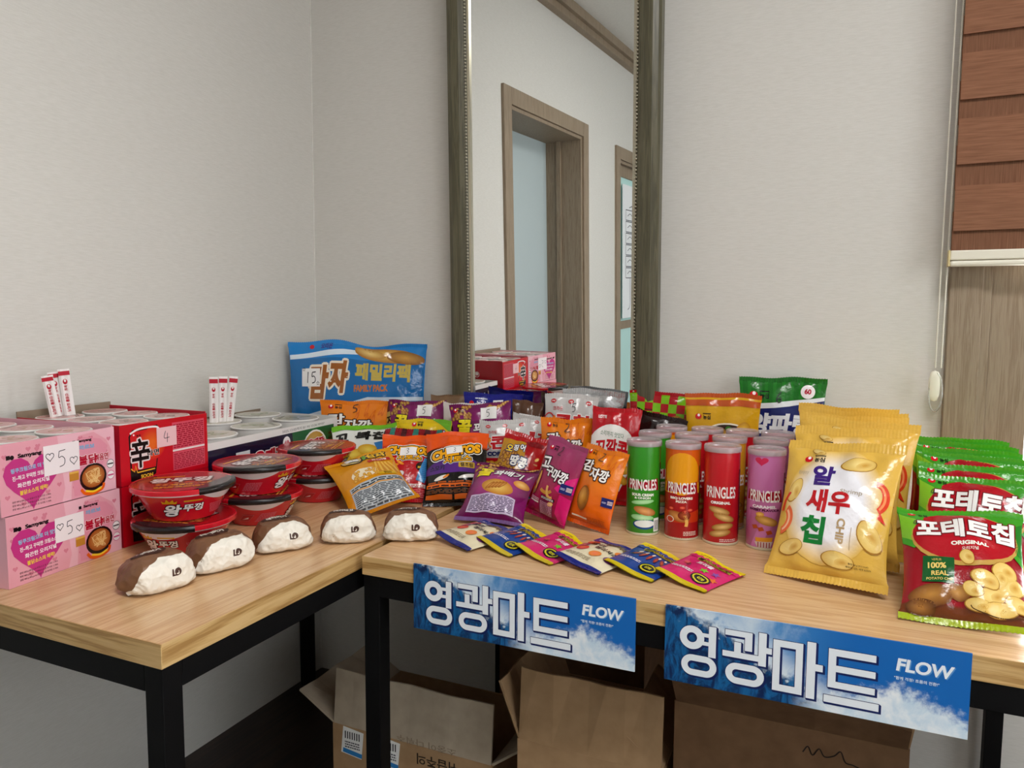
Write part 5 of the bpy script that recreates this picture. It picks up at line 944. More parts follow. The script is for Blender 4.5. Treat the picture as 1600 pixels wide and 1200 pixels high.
def bag(name, label, cat, W, H, T, xy, yaw, lean, roll, base, art=None, note=None, group=None, mat=M_FILM, seed=0, seal=(.016, .013),
        sealcol=(None, None), z=None, k=.08, wave=.005, fold=.006, asym=.85, nu=30, nv=36, notemat=M_PAPER, wr=.0016, tw=0.0, bank=0, R0=None, extra=(), zw=.0022):
    R0 = R0 or H / W
    rnd = random.Random(seed); ph = [rnd.uniform(0, 6.28) for _ in range(10)]
    sb, st = seal[1] / H, seal[0] / H
    kk = [(rnd.uniform(-60, 60), rnd.uniform(-60, 60), rnd.uniform(0, 6.28)) for _ in range(5)] + [(rnd.uniform(-140, 140), rnd.uniform(-140, 140), rnd.uniform(0, 6.28)) for _ in range(3)]
    f1, f2 = rnd.choice((2.3, 2.9, 3.4)), rnd.choice((2.2, 2.7, 3.3))
    def S(u, v, side):
        vv = np.clip((v - sb) / (1 - sb - st), 0, 1)
        p = np.clip(np.sin(PI * vv ** asym), 0, 1) ** .62; q = np.clip(1 - np.abs(u) ** 2.4, 0, 1) ** .8
        x = u * W / 2 * (1 - k * p); zz = v * H + zw * (np.sin(3.1 * u + ph[4]) + .6 * np.sin(6.7 * u + ph[5])) * np.exp(-(1 - v) * H / .05)
        dt, db = (1 - v) * H, v * H
        c = wave * (np.sin(2.4 * u + ph[0]) * np.exp(-dt / .045) + .7 * np.sin(2.9 * u + ph[1]) * np.exp(-db / .03)) + tw * u * (v - .5)
        d = T / 2 * p * q
        et = np.clip(((1 - vv) * (1 - sb - st) * H), 0, None); eb = np.clip(vv * (1 - sb - st) * H, 0, None)
        fo = fold * (np.sin(f1 * PI * u + ph[2]) * np.exp(-et / .035) * (1 - np.exp(-et / .010)) + .9 * np.sin(f2 * PI * u + ph[3]) * np.exp(-eb / .03) * (1 - np.exp(-eb / .010))) * (1 - u ** 4)
        w = sum(wr * (1 if i < 5 else .5) * (np.sin(a * x + b * zz + g) if i % 2 else 1 - 2.2 * np.abs(np.sin(.5 * (a * x + b * zz) + g))) for i, (a, b, g) in enumerate(kk)) * p * np.clip(1 - np.abs(u) ** 5, 0, 1) * .6
        t = np.maximum(d + fo + w, 0) + .0003
        y = c - t if side > 0 else c + t * .92
        return np.stack([x, y, zz], -1)
    def SN(u, v, side, e=1e-3):
        P = S(u, v, side); du = S(np.clip(u + e, -1, 1), v, side) - S(np.clip(u - e, -1, 1), v, side); dv = S(u, np.clip(v + e, 0, 1), side) - S(u, np.clip(v - e, 0, 1), side)
        n = np.cross(du, dv); n /= np.linalg.norm(n, axis=1)[:, None] + 1e-12
        return P, n * side
    def colr(u, v):
        if callable(base): return base(u * .5, v * R0)
        return np.broadcast_to(np.array(hx(base)), (len(u), 3))
    root = empty(name); tag(root, label, cat, group)
    us = np.sin(np.linspace(-PI / 2, PI / 2, nu)); vs = np.linspace(sb, 1 - st, nv); Ug, Vg = np.meshgrid(us, vs); u, v = Ug.ravel(), Vg.ravel()
    Vx = np.concatenate([S(u, v, 1), S(u, v, -1)]); Cc = np.concatenate([colr(u, v)] * 2); F = []
    n0 = nu * nv
    for j in range(nv - 1):
        for i in range(nu - 1):
            a = j * nu + i; F.append((a, a + 1, a + nu + 1, a + nu)); F.append((n0 + a, n0 + a + nu, n0 + a + nu + 1, n0 + a + 1))
    obj('pouch', mesh_np('pouch', Vx, F, Cc), mat, root)
    allp = [Vx]
    for nm, v0, v1, sc in (('bottom_seal', 0, sb, sealcol[1]), ('top_seal', 1 - st, 1, sealcol[0])):
        n = int(W / .0032) // 2 * 2; uu = np.linspace(-1, 1, n + 1); rows = 3; Vl = []; Cl = []; F = []
        outer = 1 if nm == 'top_seal' else 0
        for sd in (1, -1):
            for r in range(rows):
                vv_ = np.full(n + 1, v0 + (v1 - v0) * r / (rows - 1))
                if (outer and r == rows - 1) or (not outer and r == 0): vv_ = vv_ + (np.arange(n + 1) % 2) * .0016 / H * (-1 if outer else 1)
                P = S(uu, np.clip(vv_, 0, 1), sd); P[:, 1] += (np.arange(n + 1) % 2 - .5) * .00035 - sd * .0002; Vl.append(P)
                Cl.append(np.broadcast_to(np.array(hx(sc)), (n + 1, 3)) if sc else colr(uu, vv_))
        m = n + 1
        for s_ in (0, 1):
            for r in range(rows - 1):
                for i in range(n):
                    a = (s_ * rows + r) * m + i; q = (a, a + 1, a + m + 1, a + m); F.append(q if s_ == 0 else q[::-1])
        P = np.concatenate(Vl); obj(nm, mesh_np(nm, P, F, np.concatenate(Cl), False), mat, root); allp.append(P)
    def mapper(xy_, off):
        u_ = np.clip(xy_[:, 0] / (W / 2), -.985, .985); v_ = np.clip(xy_[:, 1] / H, .002, .998)
        P, N = SN(u_, v_, 1); return P + N * off[:, None], N
    if art is not None and art.T: art.build('front_print', mapper, mat, root, (W, H / R0), max(.0042, W * .024), .0006 + wr * .35)
    if note is not None: note.build('price_note', mapper, notemat, root, (W, H / R0), .005, .0014 + wr * .35)
    for nm_, ar_, mt_ in extra: ar_.build(nm_, mapper, mt_, root, (W, H / R0), .006, .0014 + wr * .35)
    PTS[root.name] = np.concatenate(allp)
    return settle(root, xy, yaw, lean, roll, z, bank)
def copy_tree(o, parent=None):
    c = o.copy(); COL.objects.link(c); c.parent = parent
    for ch in list(o.children): copy_tree(ch, c)
    return c
def bag_copy(src, label, xy, yaw, lean, roll, z=None, bank=0):
    c = copy_tree(src); PTS[c.name] = PTS[src.name]; c['label'] = label
    for ch in c.children: ch.matrix_parent_inverse = Matrix.Identity(4)
    return settle(c, xy, yaw, lean, roll, z, bank)
def digit_note(ch, x, y, h, size=None, paper='#e9e6e4', pw=None, rot=0, ink='#22222a', lw=None, hand_h=None):
    N = Art()
    if paper:
        w = pw or h * 1.25; N.rect(x - w / 2, y - h / 2, x + w / 2, y + h / 2, paper, 8, rot=rot)
    hh = hand_h or h * .62; tw = hh * .62 * 1.15 * len(ch) - hh * .62 * .15
    N.hand(ch, x - tw / 2, y - hh / 2, hh, lw or hh * .085, ink, 9); return N
def pen(ch, x, y, h): return digit_note(ch, x, y, h * 1.6, paper=None, hand_h=h)
# ------------------------------------------------------------------ artwork of the snack bags (units: bag width = 1)
def crisp(A, cx, cy, rx, ry, rot, lv, seed=0):      # thin potato crisp: brown rim, pale flat face, darker curl along one side
    A.ell(cx, cy, rx, ry, '#b08434', lv, None, rot, wob=.025, seed=seed); A.ell(cx + rx * .02, cy + ry * .03, rx * .93, ry * .92, '#e4c474', lv + .5, '#f2de9c', rot, wob=.025, seed=seed)
    a = R_(rot); A.ell(cx + rx * .34 * math.cos(a), cy + rx * .34 * math.sin(a) - ry * .1, rx * .46, ry * .5, '#e8cb80', lv + .9, '#cfa24c', rot + 20, wob=.04, seed=seed + 1)
def art_shrimp():
    A = Art(); glow(A, .0, .70, .44, .56, '#efeef3', '#e6c26a', .62)
    for cx, cy, rx, ry, r in ((.17, 1.10, .15, .075, 10), (-.36, .80, .06, .13, -20), (.36, .44, .09, .15, 25), (.12, .20, .14, .07, -8), (-.3, .26, .12, .07, 15), (-.2, 1.22, .07, .03, -20)):
        crisp(A, cx, cy, rx, ry, r, 1, int(cx * 50 + 9))
    A.ring(.36, .80, .11, .16, .055, '#e0502a', 2, 18, -60, 95); A.ring(.36, .80, .085, .135, .018, '#f5a06a', 3, 18, -50, 85); A.poly([(.40, .62), (.47, .58), (.42, .68)], '#d8402a', 3)
    A.ring(-.45, .52, .12, .15, .07, '#ea7a48', 2, 18, -80, 60); A.ring(-.45, .52, .09, .12, .02, '#f8c8a4', 3, 18, -70, 50); A.stroke([(-.40, .78), (-.44, .70), (-.455, .6)], .025, '#d8402a', 3)
    A.logo(-.285, 1.135, .042, 3)
    A.text('알', -.11, .965, .21, '#4b2b88', 4, w=.20, bold=.07); A.text('새우', -.02, .71, .225, '#c4222e', 4, w=.40, bold=.07); A.text('칩', -.12, .435, .25, '#118a40', 4, w=.22, bold=.075)
    A.text('Shrimp', .165, .815, .055, '#b3a48c', 4, w=.19, bold=.0); A.text('CHIP', .125, .45, .07, '#b9a07a', 4, w=.23, bold=.04, rot=-90); A.text('Enjoy', -.3, .985, .045, '#c9bda6', 4, bold=0)
    A.stroke([(.215, .3), (.215, .5)], .005, '#b9a07a', 4, False); A.text('중량 68 g (412 kcal)', .29, .19, .017, '#6b5830', 4, w=.16, bold=.02); A.text('새우살 10%, 새우 6.02%', .29, .165, .017, '#6b5830', 4, w=.2, bold=.02)
    return A
def art_potato():
    A = Art()
    A.poly([(-.5, 1.18), (.5, 1.18), (.5, .62), (.42, .70), (.3, .76), (-.28, .80), (-.40, .70), (-.5, .78)], '#4da52f', 0); A.poly([(-.5, 1.12), (-.36, 1.05), (-.40, .78), (-.5, .85)], '#8cc53c', 1); A.poly([(.5, 1.1), (.42, 1.02), (.44, .75), (.5, .7)], '#2f8a2c', 1)
    A.ell(.02, .83, .44, .32, '#c8a45a', 1, '#d8b66c'); A.ell(.02, .85, .425, .29, '#b5152a', 2, '#c81c34', n=30); A.ell(-.08, 1.06, .22, .09, '#b5152a', 2)
    A.text('포테토칩', .03, .93, .245, '#f2f0ee', 4, w=.80, bold=.075, out=[('#7c0f1e', .045)])
    A.text('ORIGINAL', .06, .745, .042, '#f4efe6', 5, w=.30, bold=.05); A.text('오리지널', .06, .69, .034, '#f0e6dc', 5, bold=.02)
    A.logo(-.385, 1.125, .034, 4, small=False)
    A.rect(-.34, .34, -.08, .60, '#1c6a34', 3, rot=-3); A.text('내최초', -.22, .565, .028, '#d8c070', 5, bold=.02); A.text('100%', -.22, .505, .058, '#e6cf7e', 5, bold=.04); A.text('REAL', -.20, .43, .045, '#e6cf7e', 5, bold=.03); A.text('POTATO CHIP', -.20, .375, .025, '#e6cf7e', 5, bold=.02)
    for cx, cy, rx, ry, r, c0, c1 in ((-.27, .22, .18, .10, 12, '#7e4f22', '#c79650'), (-.06, .27, .11, .07, -10, '#8a5a28', '#cd9f5c'), (-.34, .12, .12, .07, 0, '#6d431d', '#b48444')):
        A.ell(cx, cy, rx, ry, c0, 3, c1, r, wob=.04, seed=int(cx * 100))
    rn = random.Random(4)
    for cx, cy, rx, ry, r in ((.03, .60, .055, .075, 20), (.32, .50, .10, .09, 30), (.16, .40, .11, .075, -20), (.36, .36, .11, .08, 40), (.20, .26, .12, .07, 15), (.06, .30, .08, .06, -35), (.40, .22, .10, .07, -15), (.26, .16, .13, .06, 5), (.1, .17, .1, .05, -10), (.28, .42, .08, .06, 60)):
        crisp(A, cx, cy, rx * 1.08, ry * 1.08, r, 3 + rn.random() * 4, int(cx * 77))
    A.ring(.26, .17, .22, .07, .008, '#6a4a28', 7, 20, 180, 360)
    return A
base_potato = lambda x, y: np.where((y > .80)[:, None], np.array(hx('#3f9c2c')), np.where((y < .16)[:, None], np.array(hx('#7c4420')), np.array(hx('#a4142a'))))
def nuts(A, x0, y0, x1, y1, n, seed, c0='#a5702c', c1='#e3bd76', r=.03, lv=1):
    rn = random.Random(seed)
    for _ in range(n): A.ell(rn.uniform(x0, x1), rn.uniform(y0, y1), r * rn.uniform(.8, 1.3), r * rn.uniform(.6, 1), c0, lv + rn.random(), c1, rn.uniform(0, 180), n=9)
def art_twist(front=False):
    A = Art(); glow(A, -.02, .62, .5, .42, '#b24a8e', '#7e1f63', .4)
    nuts(A, -.46, 1.05, -.12, 1.27, 34, 3); nuts(A, .12, 1.16, .30, 1.24, 9, 5)
    for k in range(9): A.ell(.16 + k * .036, 1.14 + .02 * k, .03, .022, '#b88137', 3, '#f0cf8c', 60 if k % 2 else -60, n=9)
    A.logo(-.40, 1.19, .035, 4)
    A.text('꿀', -.27, .93, .24, '#f4e431', 5, w=.25, bold=.08, out=[('#3d0f33', .05)], shear=.15); A.text('꽈배기', .11, .92, .16, '#f6f2f2', 5, w=.44, bold=.06, out=[('#3d0f33', .05)], shear=.15)
    A.ell(.02, .56, .26, .16, '#c98a3a', 2, '#f0d37c', -12)
    for k in range(5): A.ell(-.10 + k * .05, .57 + .01 * k, .028, .10, '#a8692a', 3, '#e0a860', -35, n=10)
    A.ell(.36, .74, .12, .08, '#d88f3e', 2, '#f2cf86', 15)
    A.rect(-.36, .12, .34, .40, '#cdbfd6', 2); A.fine(-.34, .14, .32, .38, 11, '#5c4a6a', 3, seed=8)
    return A
base_twist = stops((0, '#6d1556'), (.3, '#8a246e'), (.9, '#a02f80'), (1.3, '#7e1f63'))
def art_gamja():
    A = Art()
    rn = random.Random(2)
    for k in range(9): A.ell(.15 + rn.uniform(-.1, .3), 1.0 + rn.uniform(-.12, .2), .02, .12, '#d9701a', 1, '#f39a2c', rn.uniform(-30, 10), n=10)
    A.logo(-.33, 1.22, .042, 3)
    A.text('감', -.24, 1.0, .19, '#f4f2ee', 4, w=.26, bold=.06, out=[('#4a1d10', .09)], rot=3); A.text('자깡', .09, .90, .20, '#f4f2ee', 4, w=.42, bold=.06, out=[('#4a1d10', .09)], rot=-3)
    A.ell(-.14, .47, .15, .21, '#9c6420', 2, '#dca24a', -8, wob=.02); A.ell(-.16, .50, .10, .15, '#c78c36', 3, '#e8b860', -8)
    A.rect(-.36, .14, .02, .165, '#f0e0c8', 2); A.fine(.02, .10, .4, .2, 5, '#b85a10', 2, seed=3)
    return A
base_gamja = stops((0, '#d9630e'), (.4, '#ea7a16'), (1.0, '#ee9420'), (1.35, '#e88a1c'))
def art_sweet():
    A = Art(); A.poly([(.5, .92), (.26, .75), (.16, .62), (.28, .56), (.5, .6)], '#e0238a', 1); A.poly([(.5, .5), (.3, .55), (.24, .2), (.36, .05), (.5, .05)], '#d81c7c', 1)
    A.logo(-.31, 1.24, .042, 3)
    A.text('고', -.28, .98, .19, '#f3f0f0', 4, w=.22, bold=.06, out=[('#3d1426', .08)], rot=5); A.text('구', -.10, .86, .17, '#f3f0f0', 4, w=.19, bold=.06, out=[('#3d1426', .08)]); A.text('마깡', .17, .83, .21, '#f3f0f0', 4, w=.34, bold=.06, out=[('#3d1426', .08)], rot=-6)
    A.ell(-.37, .60, .075, .24, '#6a2038', 2, '#8a3450', -8); A.ell(-.34, .64, .045, .18, '#d79a3c', 3, '#f0c468', -8)
    A.ring(-.05, .62, .22, .16, .06, '#d39a4c', 2, 14, 230, 330); A.ring(.12, .62, .16, .22, .06, '#e6bb74', 3, 14, 180, 290); A.ell(.14, .33, .06, .035, '#e6bb74', 3, '#f2d28c', 20)
    A.rect(-.14, .10, .2, .36, '#8d3058', 2); A.fine(-.12, .12, .18, .34, 9, '#d9a8bc', 3, seed=4); A.rect(-.42, .27, -.16, .295, '#ead8d8', 2); A.fine(-.42, .31, -.16, .36, 2, '#e6c8d0', 2, seed=9); A.rect(-.12, .38, .22, .43, '#2a1820', 3); A.fine(-.1, .385, .2, .425, 2, '#e8e0e0', 4, seed=2)
    return A
base_sweet = stops((0, '#a31450'), (.5, '#b01d58'), (.9, '#a83a68'), (1.45, '#a8507a'))
def art_cheese(dark):
    A = Art()
    if not dark:
        A.poly([(-.5, 1.28), (.5, 1.28), (.5, 1.05), (.2, 1.12), (-.2, 1.10), (-.5, 1.02)], '#e8641a', 0)
        A.ell(.30, .62, .12, .09, '#3a1c14', 1); A.text('NEW', .28, .60, .04, '#e8c83c', 2, bold=.05)
        for cx, cy, r in ((-.22, .62, 20), (-.12, .68, -30), (-.28, .70, 60)): A.ell(cx, cy, .09, .03, '#e8841c', 1, '#f6c04a', r, n=10)
        A.ell(-.1, .46, .08, .055, '#d8d4d4', 1, '#f2efee', 25); A.fine(-.2, .32, .1, .37, 2, '#f0c8c8', 1, seed=2); A.rect(-.18, .24, .38, .30, '#e8e0dc', 1); A.fine(-.16, .245, .36, .295, 2, '#bb4444', 2, seed=5); A.fine(-.18, .06, .38, .22, 6, '#e87c84', 1, seed=6)
        A.rect(.26, .34, .42, .78, '#4f93c4', 3, rot=-16); A.fine(.30, .42, .38, .72, 9, '#2f6ea6', 4, seed=3)
    else:
        A.poly([(-.5, 1.28), (.5, 1.28), (.5, 1.02), (.2, 1.10), (-.2, 1.02), (-.5, .92)], '#e8641a', 0)
        A.ell(.0, .52, .52, .25, '#5d2a86', 0, '#6d3496', n=26); A.poly([(-.5, .50), (.5, .50), (.5, .0), (-.5, .0)], '#17120f', 1)
        A.rrect(.06, .58, .32, .68, .02, '#c9a53a', 2); A.text('캘조림', .19, .63, .07, '#2a1a10', 3, bold=.05); A.text('스모키', -.30, .60, .09, '#2f2a4a', 2, bold=.06)
        A.ell(-.22, .42, .12, .035, '#e8e4de', 2, '#f6f4f0', 15); A.ell(.24, .44, .18, .03, '#e8e4de', 2, '#f6f4f0', 12); A.ell(-.14, .44, .06, .02, '#d8781c', 3, '#f0a63c', 30)
        A.rect(-.46, .27, .46, .33, '#e87a22', 2); A.fine(-.44, .28, .44, .32, 1, '#3a1c10', 3, seed=1); A.fine(-.44, .34, .44, .38, 1, '#c06a2c', 2, seed=2)
        A.rect(-.46, .10, -.04, .17, '#c9691f', 2); A.rect(.0, .10, .36, .17, '#d8742a', 2); A.fine(-.46, .19, .46, .25, 3, '#8a5a34', 2, seed=3); A.rect(.34, .08, .46, .2, '#e0762a', 2)
    y = .93 if not dark else .88
    A.text('CHEETOS', 0, y, .17, '#f0b41c', 4, w=.80, bold=.07, out=[('#f2efe8', .16), ('#19130f', .09)], shear=.12, rot=0 if not dark else 10)
    A.text('치토스', .04, y - .15, .12, '#f0b41c', 4, w=.46, bold=.07, out=[('#f2efe8', .16), ('#19130f', .09)], shear=.12, rot=0 if not dark else 6)
    return A
def art_corn():      # silver corn chip bag
    A = Art()
    for x in (-.33, 0, .33): A.ell(x, 1.30, .05, .03, '#c8202c', 2); A.text('크라운', x, 1.30, .022, '#f4f0f0', 3, bold=.04)
    A.text('크라운', -.24, 1.19, .065, '#c43a48', 3, bold=.03)
    A.text('콘칩', .04, .99, .26, '#cc1f30', 4, w=.66, bold=.08, out=[('#f4f2f2', .06)]); A.ring(-.40, .98, .12, .15, .02, '#cc1f30', 3, 16, 40, 320); A.ell(-.29, .99, .05, .1, '#e8842c', 2, '#f2b04c', 10)
    A.text('CORN CHIP', .0, .78, .08, '#1d2c6e', 4, w=.72, bold=.06); A.poly([(-.5, .70), (.5, .70), (.5, .0), (-.5, .0)], '#c41f2e', 0)
    nuts(A, -.4, .15, .4, .64, 26, 12, '#d09a2c', '#f6d768', .07, 1)
    return A
def art_squid():
    A = Art(); A.poly([(-.5, 1.1), (.02, 1.1), (.10, .72), (.0, .1), (-.5, .1)], '#c6962e', 0)
    nuts(A, -.46, .2, -.05, .85, 40, 6, '#7a4218', '#dcaa58', .05, 1)
    for i, (c, col) in enumerate((('오', '#f0d23c'), ('징', '#f2f0ec'), ('어', '#f2f0ec'))): A.text(c, -.30 + i * .14, .92 + .03 * i, .13, col, 4, bold=.08, out=[('#1c2a68', .1)])
    for i, c in enumerate('땅콩'): A.text(c, -.12 + i * .2, .70, .2, '#f2f0ec', 4, bold=.08, out=[('#1c2a68', .1)])
    A.ell(.22, 1.12, .2, .06, '#8e1020', 1); A.ell(.36, .84, .05, .03, '#e8c070', 2, '#f4dc98', 40); A.text('국내산', .36, .74, .03, '#f0d8a0', 2, bold=.02); A.poly([(-.1, .12), (.3, .3), (.46, .12)], '#3a9ab8', 2)
    return A
def art_cone():
    A = Art(); glow(A, -.05, .72, .52, .40, '#f4f2ef', '#efebe8', .9, n=34); A.poly([(-.3, .5), (.52, .72), (.2, .2), (-.4, .1)], '#efebe8', 0)
    A.text('LOTTE', -.28, 1.22, .045, '#f6e8e8', 2, bold=.03); A.text('소리까지 맛있다', -.05, .98, .07, '#1e7a4a', 3, w=.50, bold=.0, rot=-4)
    A.text('꼬깔콘', -.04, .80, .24, '#d01c30', 4, w=.70, bold=.07, arch=.03); A.text('고소한맛', -.02, .52, .08, '#2a7a3c', 3, bold=.05)
    for cx, cy, r in ((.1, .42, 30), (.26, .36, -20), (-.1, .36, 60), (.3, .5, 10)): A.ell(cx, cy, .10, .06, '#d8962c', 2, '#f6cf60', r, n=12)
    return A
def art_turtle():
    A = Art(); A.rect(-.5, 1.14, .5, 1.26, '#7fc12f', 1); A.text('꼬', -.34, .95, .19, '#141414', 4, bold=.08); A.text('북칩', .12, .97, .22, '#141414', 4, w=.50, bold=.085, shear=.1)
    for cx, cy, r in ((-.15, .55, 10), (.1, .62, -20), (.28, .52, 30), (-.3, .45, -40), (.02, .40, 5)): A.ell(cx, cy, .19, .12, '#d8a820', 2, '#f6e06a', r, wob=.03, seed=int(cx * 99))
    A.poly([(.18, .78), (.36, .84), (.42, .66), (.24, .62)], '#3f86c0', 2); A.text('콘스프맛', -.26, .72, .06, '#d02030', 3, bold=.04)
    A.rect(-.5, .0, .5, .3, '#7fc12f', 1); return A
def art_kick():
    A = Art(); A.poly([(.1, 1.25), (.5, 1.25), (.5, 1.02), (.34, 1.12)], '#7cb83a', 0); A.logo(-.22, 1.14, .045, 3)
    A.text('바나나', -.20, .90, .15, '#4a2a80', 4, bold=.07, out=[('#f6f2ee', .05)]); A.text('킥', .27, .90, .28, '#f4f2f6', 4, bold=.09, out=[('#4a2a80', .06)]); A.ell(0, .5, .3, .15, '#d8b02c', 2, '#f8ec9c', 20)
    return A
def art_family():
    A = Art()
    A.poly([(-.5, .625), (-.1, .655), (.08, .66), (.08, .64), (-.2, .62), (-.5, .60)], '#d8e6f0', 1)
    A.poly([(-.5, .60), (-.15, .61), (.2, .60), (.5, .585), (.5, .385), (.1, .385), (-.5, .255)], '#1668a8', 1)
    A.poly([(-.5, .26), (.1, .395), (.5, .395), (.5, .375), (.1, .372), (-.5, .230)], '#c9d8e4', 2)
    A.text('오리온', -.22, .668, .030, '#3a3a8c', 3, bold=.06); A.ell(-.33, .668, .018, .011, '#c02030', 3)
    A.ell(.24, .630, .26, .040, '#a8722c', 2, '#e0b65e', -6); A.ell(.36, .615, .14, .036, '#8a5a24', 3, '#cf9a4a', -6); A.ell(.10, .648, .12, .026, '#b5823a', 3, '#eccb7c', -10)
    A.text('감', -.275, .475, .19, '#9a5a26', 4, w=.15, bold=.1, out=[('#e9dfcc', .07)], shear=.12); A.text('자', -.125, .505, .18, '#9a5a26', 4, w=.145, bold=.1, out=[('#e9dfcc', .07)], shear=.12)
    A.text('패밀리팩', .20, .535, .10, '#c2ab50', 4, w=.40, bold=.085, rot=-2); A.text('FAMILY PACK', .12, .445, .040, '#c0702c', 4, w=.25, bold=.05, rot=1)
    A.poly([(-.5, .23), (-.2, .31), (-.15, .0), (-.5, .0)], '#b98a3c', 0); A.poly([(-.2, .31), (.1, .38), (.08, .0), (-.15, .0)], '#a8342c', 0); A.poly([(.1, .38), (.36, .38), (.34, .0), (.08, .0)], '#6a2a2c', 0); A.poly([(.36, .38), (.5, .38), (.5, .0), (.34, .0)], '#3f78a8', 0)
    A.poly([(.08, .26), (.34, .34), (.36, .25), (.1, .17)], '#cfae5e', 3); A.text('생감자칩', .24, .262, .05, '#2a1a14', 5, bold=.07, rot=14); A.text('포카', .16, .345, .045, '#f0ece8', 4, bold=.08)
    for x, y, r in ((-.3, .2, .05), (-.1, .25, .045), (-.05, .31, .04), (-.22, .15, .05)): A.ell(x, y, r * 1.4, r, '#b07830', 2, '#ecc878', 30)
    A.text('눈을감자', -.15, .275, .035, '#f2ecec', 4, bold=.08, rot=8)
    return A
def art_check():
    A = Art(); c = ('#8cc61e', '#b81c2c'); n = 9
    for j in range(4):
        for i in range(n): A.rect(-.5 + i / n, 1.24 - (j + 1) * .11, -.5 + (i + 1) / n, 1.24 - j * .11, c[(i + j) % 2], 1)
    A.logo(-.34, 1.0, .045, 3); A.poly([(-.5, .80), (.5, .80), (.5, 0), (-.5, 0)], '#e8e6e2', 0)
    A.ell(.18, .86, .16, .14, '#b5842e', 3, '#e6c06a', 0, n=8)
    for k in range(5): A.stroke([(.05 + k * .06, .75), (.05 + k * .06, .97)], .012, '#a87828', 5, False); A.stroke([(.05, .76 + k * .05), (.31, .76 + k * .05)], .012, '#a87828', 5, False)
    A.text('벌집', -.2, .70, .16, '#b81c2c', 3, bold=.08); return A
def art_yellow():
    A = Art(); A.rect(-.5, 1.28, .5, 1.36, '#c8642a', 1); A.logo(-.32, 1.14, .045, 3)
    A.ell(.08, .92, .30, .15, '#efe8d8', 1); A.ell(.08, .93, .26, .12, '#3c2214', 2, '#5a3420')
    for k in range(6): A.ell(-.08 + k * .05, .93, .03, .07, '#b58a34', 3, '#efd488', -20, n=10)
    A.ell(.30, 1.0, .10, .08, '#c8962c', 3, '#f4d060', 20, wob=.05); A.ell(.10, 1.0, .04, .03, '#4a8a34', 4); A.text('짜파게티', .0, .68, .15, '#2a1a10', 3, bold=.08); return A
def art_onion():
    A = Art()
    for k in range(10): A.rect(-.5 + k * .1, 1.1, -.46 + k * .1, 1.40, '#2c8a30', 1)
    A.poly([(-.5, 1.12), (.1, 1.18), (.5, 1.24), (.5, 1.20), (.1, 1.12), (-.5, 1.06)], '#e8ecf0', 2); A.poly([(-.5, 1.06), (.1, 1.12), (.5, 1.20), (.5, .5), (-.5, .5)], '#1c2f78', 1)
    A.logo(-.33, 1.24, .05, 3); A.ell(.30, 1.29, .08, .075, '#f2eef0', 3); A.text('60', .30, 1.295, .06, '#c02848', 4, bold=.05)
    A.text('양파링', .0, .92, .24, '#e9eef4', 3, w=.74, bold=.09, shear=.12); A.ring(.2, .55, .2, .14, .05, '#d8a040', 3); return A
def art_blue():
    A = Art(); A.text('농심', -.20, 1.13, .085, '#e6e6f2', 2, bold=.05); A.fine(-.3, 1.20, -.1, 1.22, 1, '#e6e6f2', 2, fill=.8); A.ell(-.36, 1.13, .045, .04, '#d8102c', 2)
    A.text('오징어집', 0, .75, .18, '#f0d040', 3, bold=.08); return A
def art_saeu():
    A = Art(); A.poly([(-.1, 1.28), (.5, 1.28), (.5, .3), (.1, .3)], '#cf1f2c', 1); A.ell(.02, 1.2, .10, .13, '#e6e2e0', 2, None, -20); A.text('새', -.14, .92, .36, '#18141a', 4, bold=.08, shear=.25, out=[('#f0ecea', .05)]); A.text('우깡', .22, .78, .26, '#f2ecea', 4, bold=.08, shear=.2)
    return A
def art_ogamja():
    A = Art(); A.ell(-.12, 1.04, .17, .15, '#2a1c12', 1); A.ell(-.13, 1.05, .15, .13, '#f0dc9a', 2, '#f6ecc4'); A.text('!', .05, 1.02, .16, '#7cc030', 4, bold=.1, rot=-8, out=[('#241a12', .08)]); A.text('오', -.12, 1.04, .15, '#241a12', 3, bold=.08)
    A.text('감자', .22, 1.02, .17, '#f2c62c', 4, bold=.09, out=[('#241a12', .1)], rot=6); A.rect(.05, .82, .42, .89, '#c83224', 3, rot=6); A.text('허니그라탕', .235, .855, .05, '#f6e8d8', 4, bold=.05, rot=6)
    for k in range(9): A.rect(.10 + k * .035, .50 + .02 * (k % 3), .135 + k * .035, .80 - .02 * (k % 2), '#d8982a' if k % 2 else '#ecc056', 2, rot=-12 + k * 4)
    A.ell(-.10, .60, .20, .11, '#f0e2c6', 1); nuts(A, -.28, .50, .12, .66, 24, 21, '#c88a24', '#f4cf6c', .03, 2); A.rect(.1, .47, .38, .53, '#d8b020', 3); A.text('맛있는', .24, .50, .045, '#3a2410', 4, bold=.05)
    A.rect(-.40, .06, .44, .44, '#b9bec2', 2); A.fine(-.38, .36, .42, .43, 2, '#3a3c40', 3, seed=5); A.rect(-.40, .335, .44, .352, '#d89a1c', 3); A.fine(-.38, .075, .42, .325, 10, '#5a5e64', 3, seed=6)
    return A
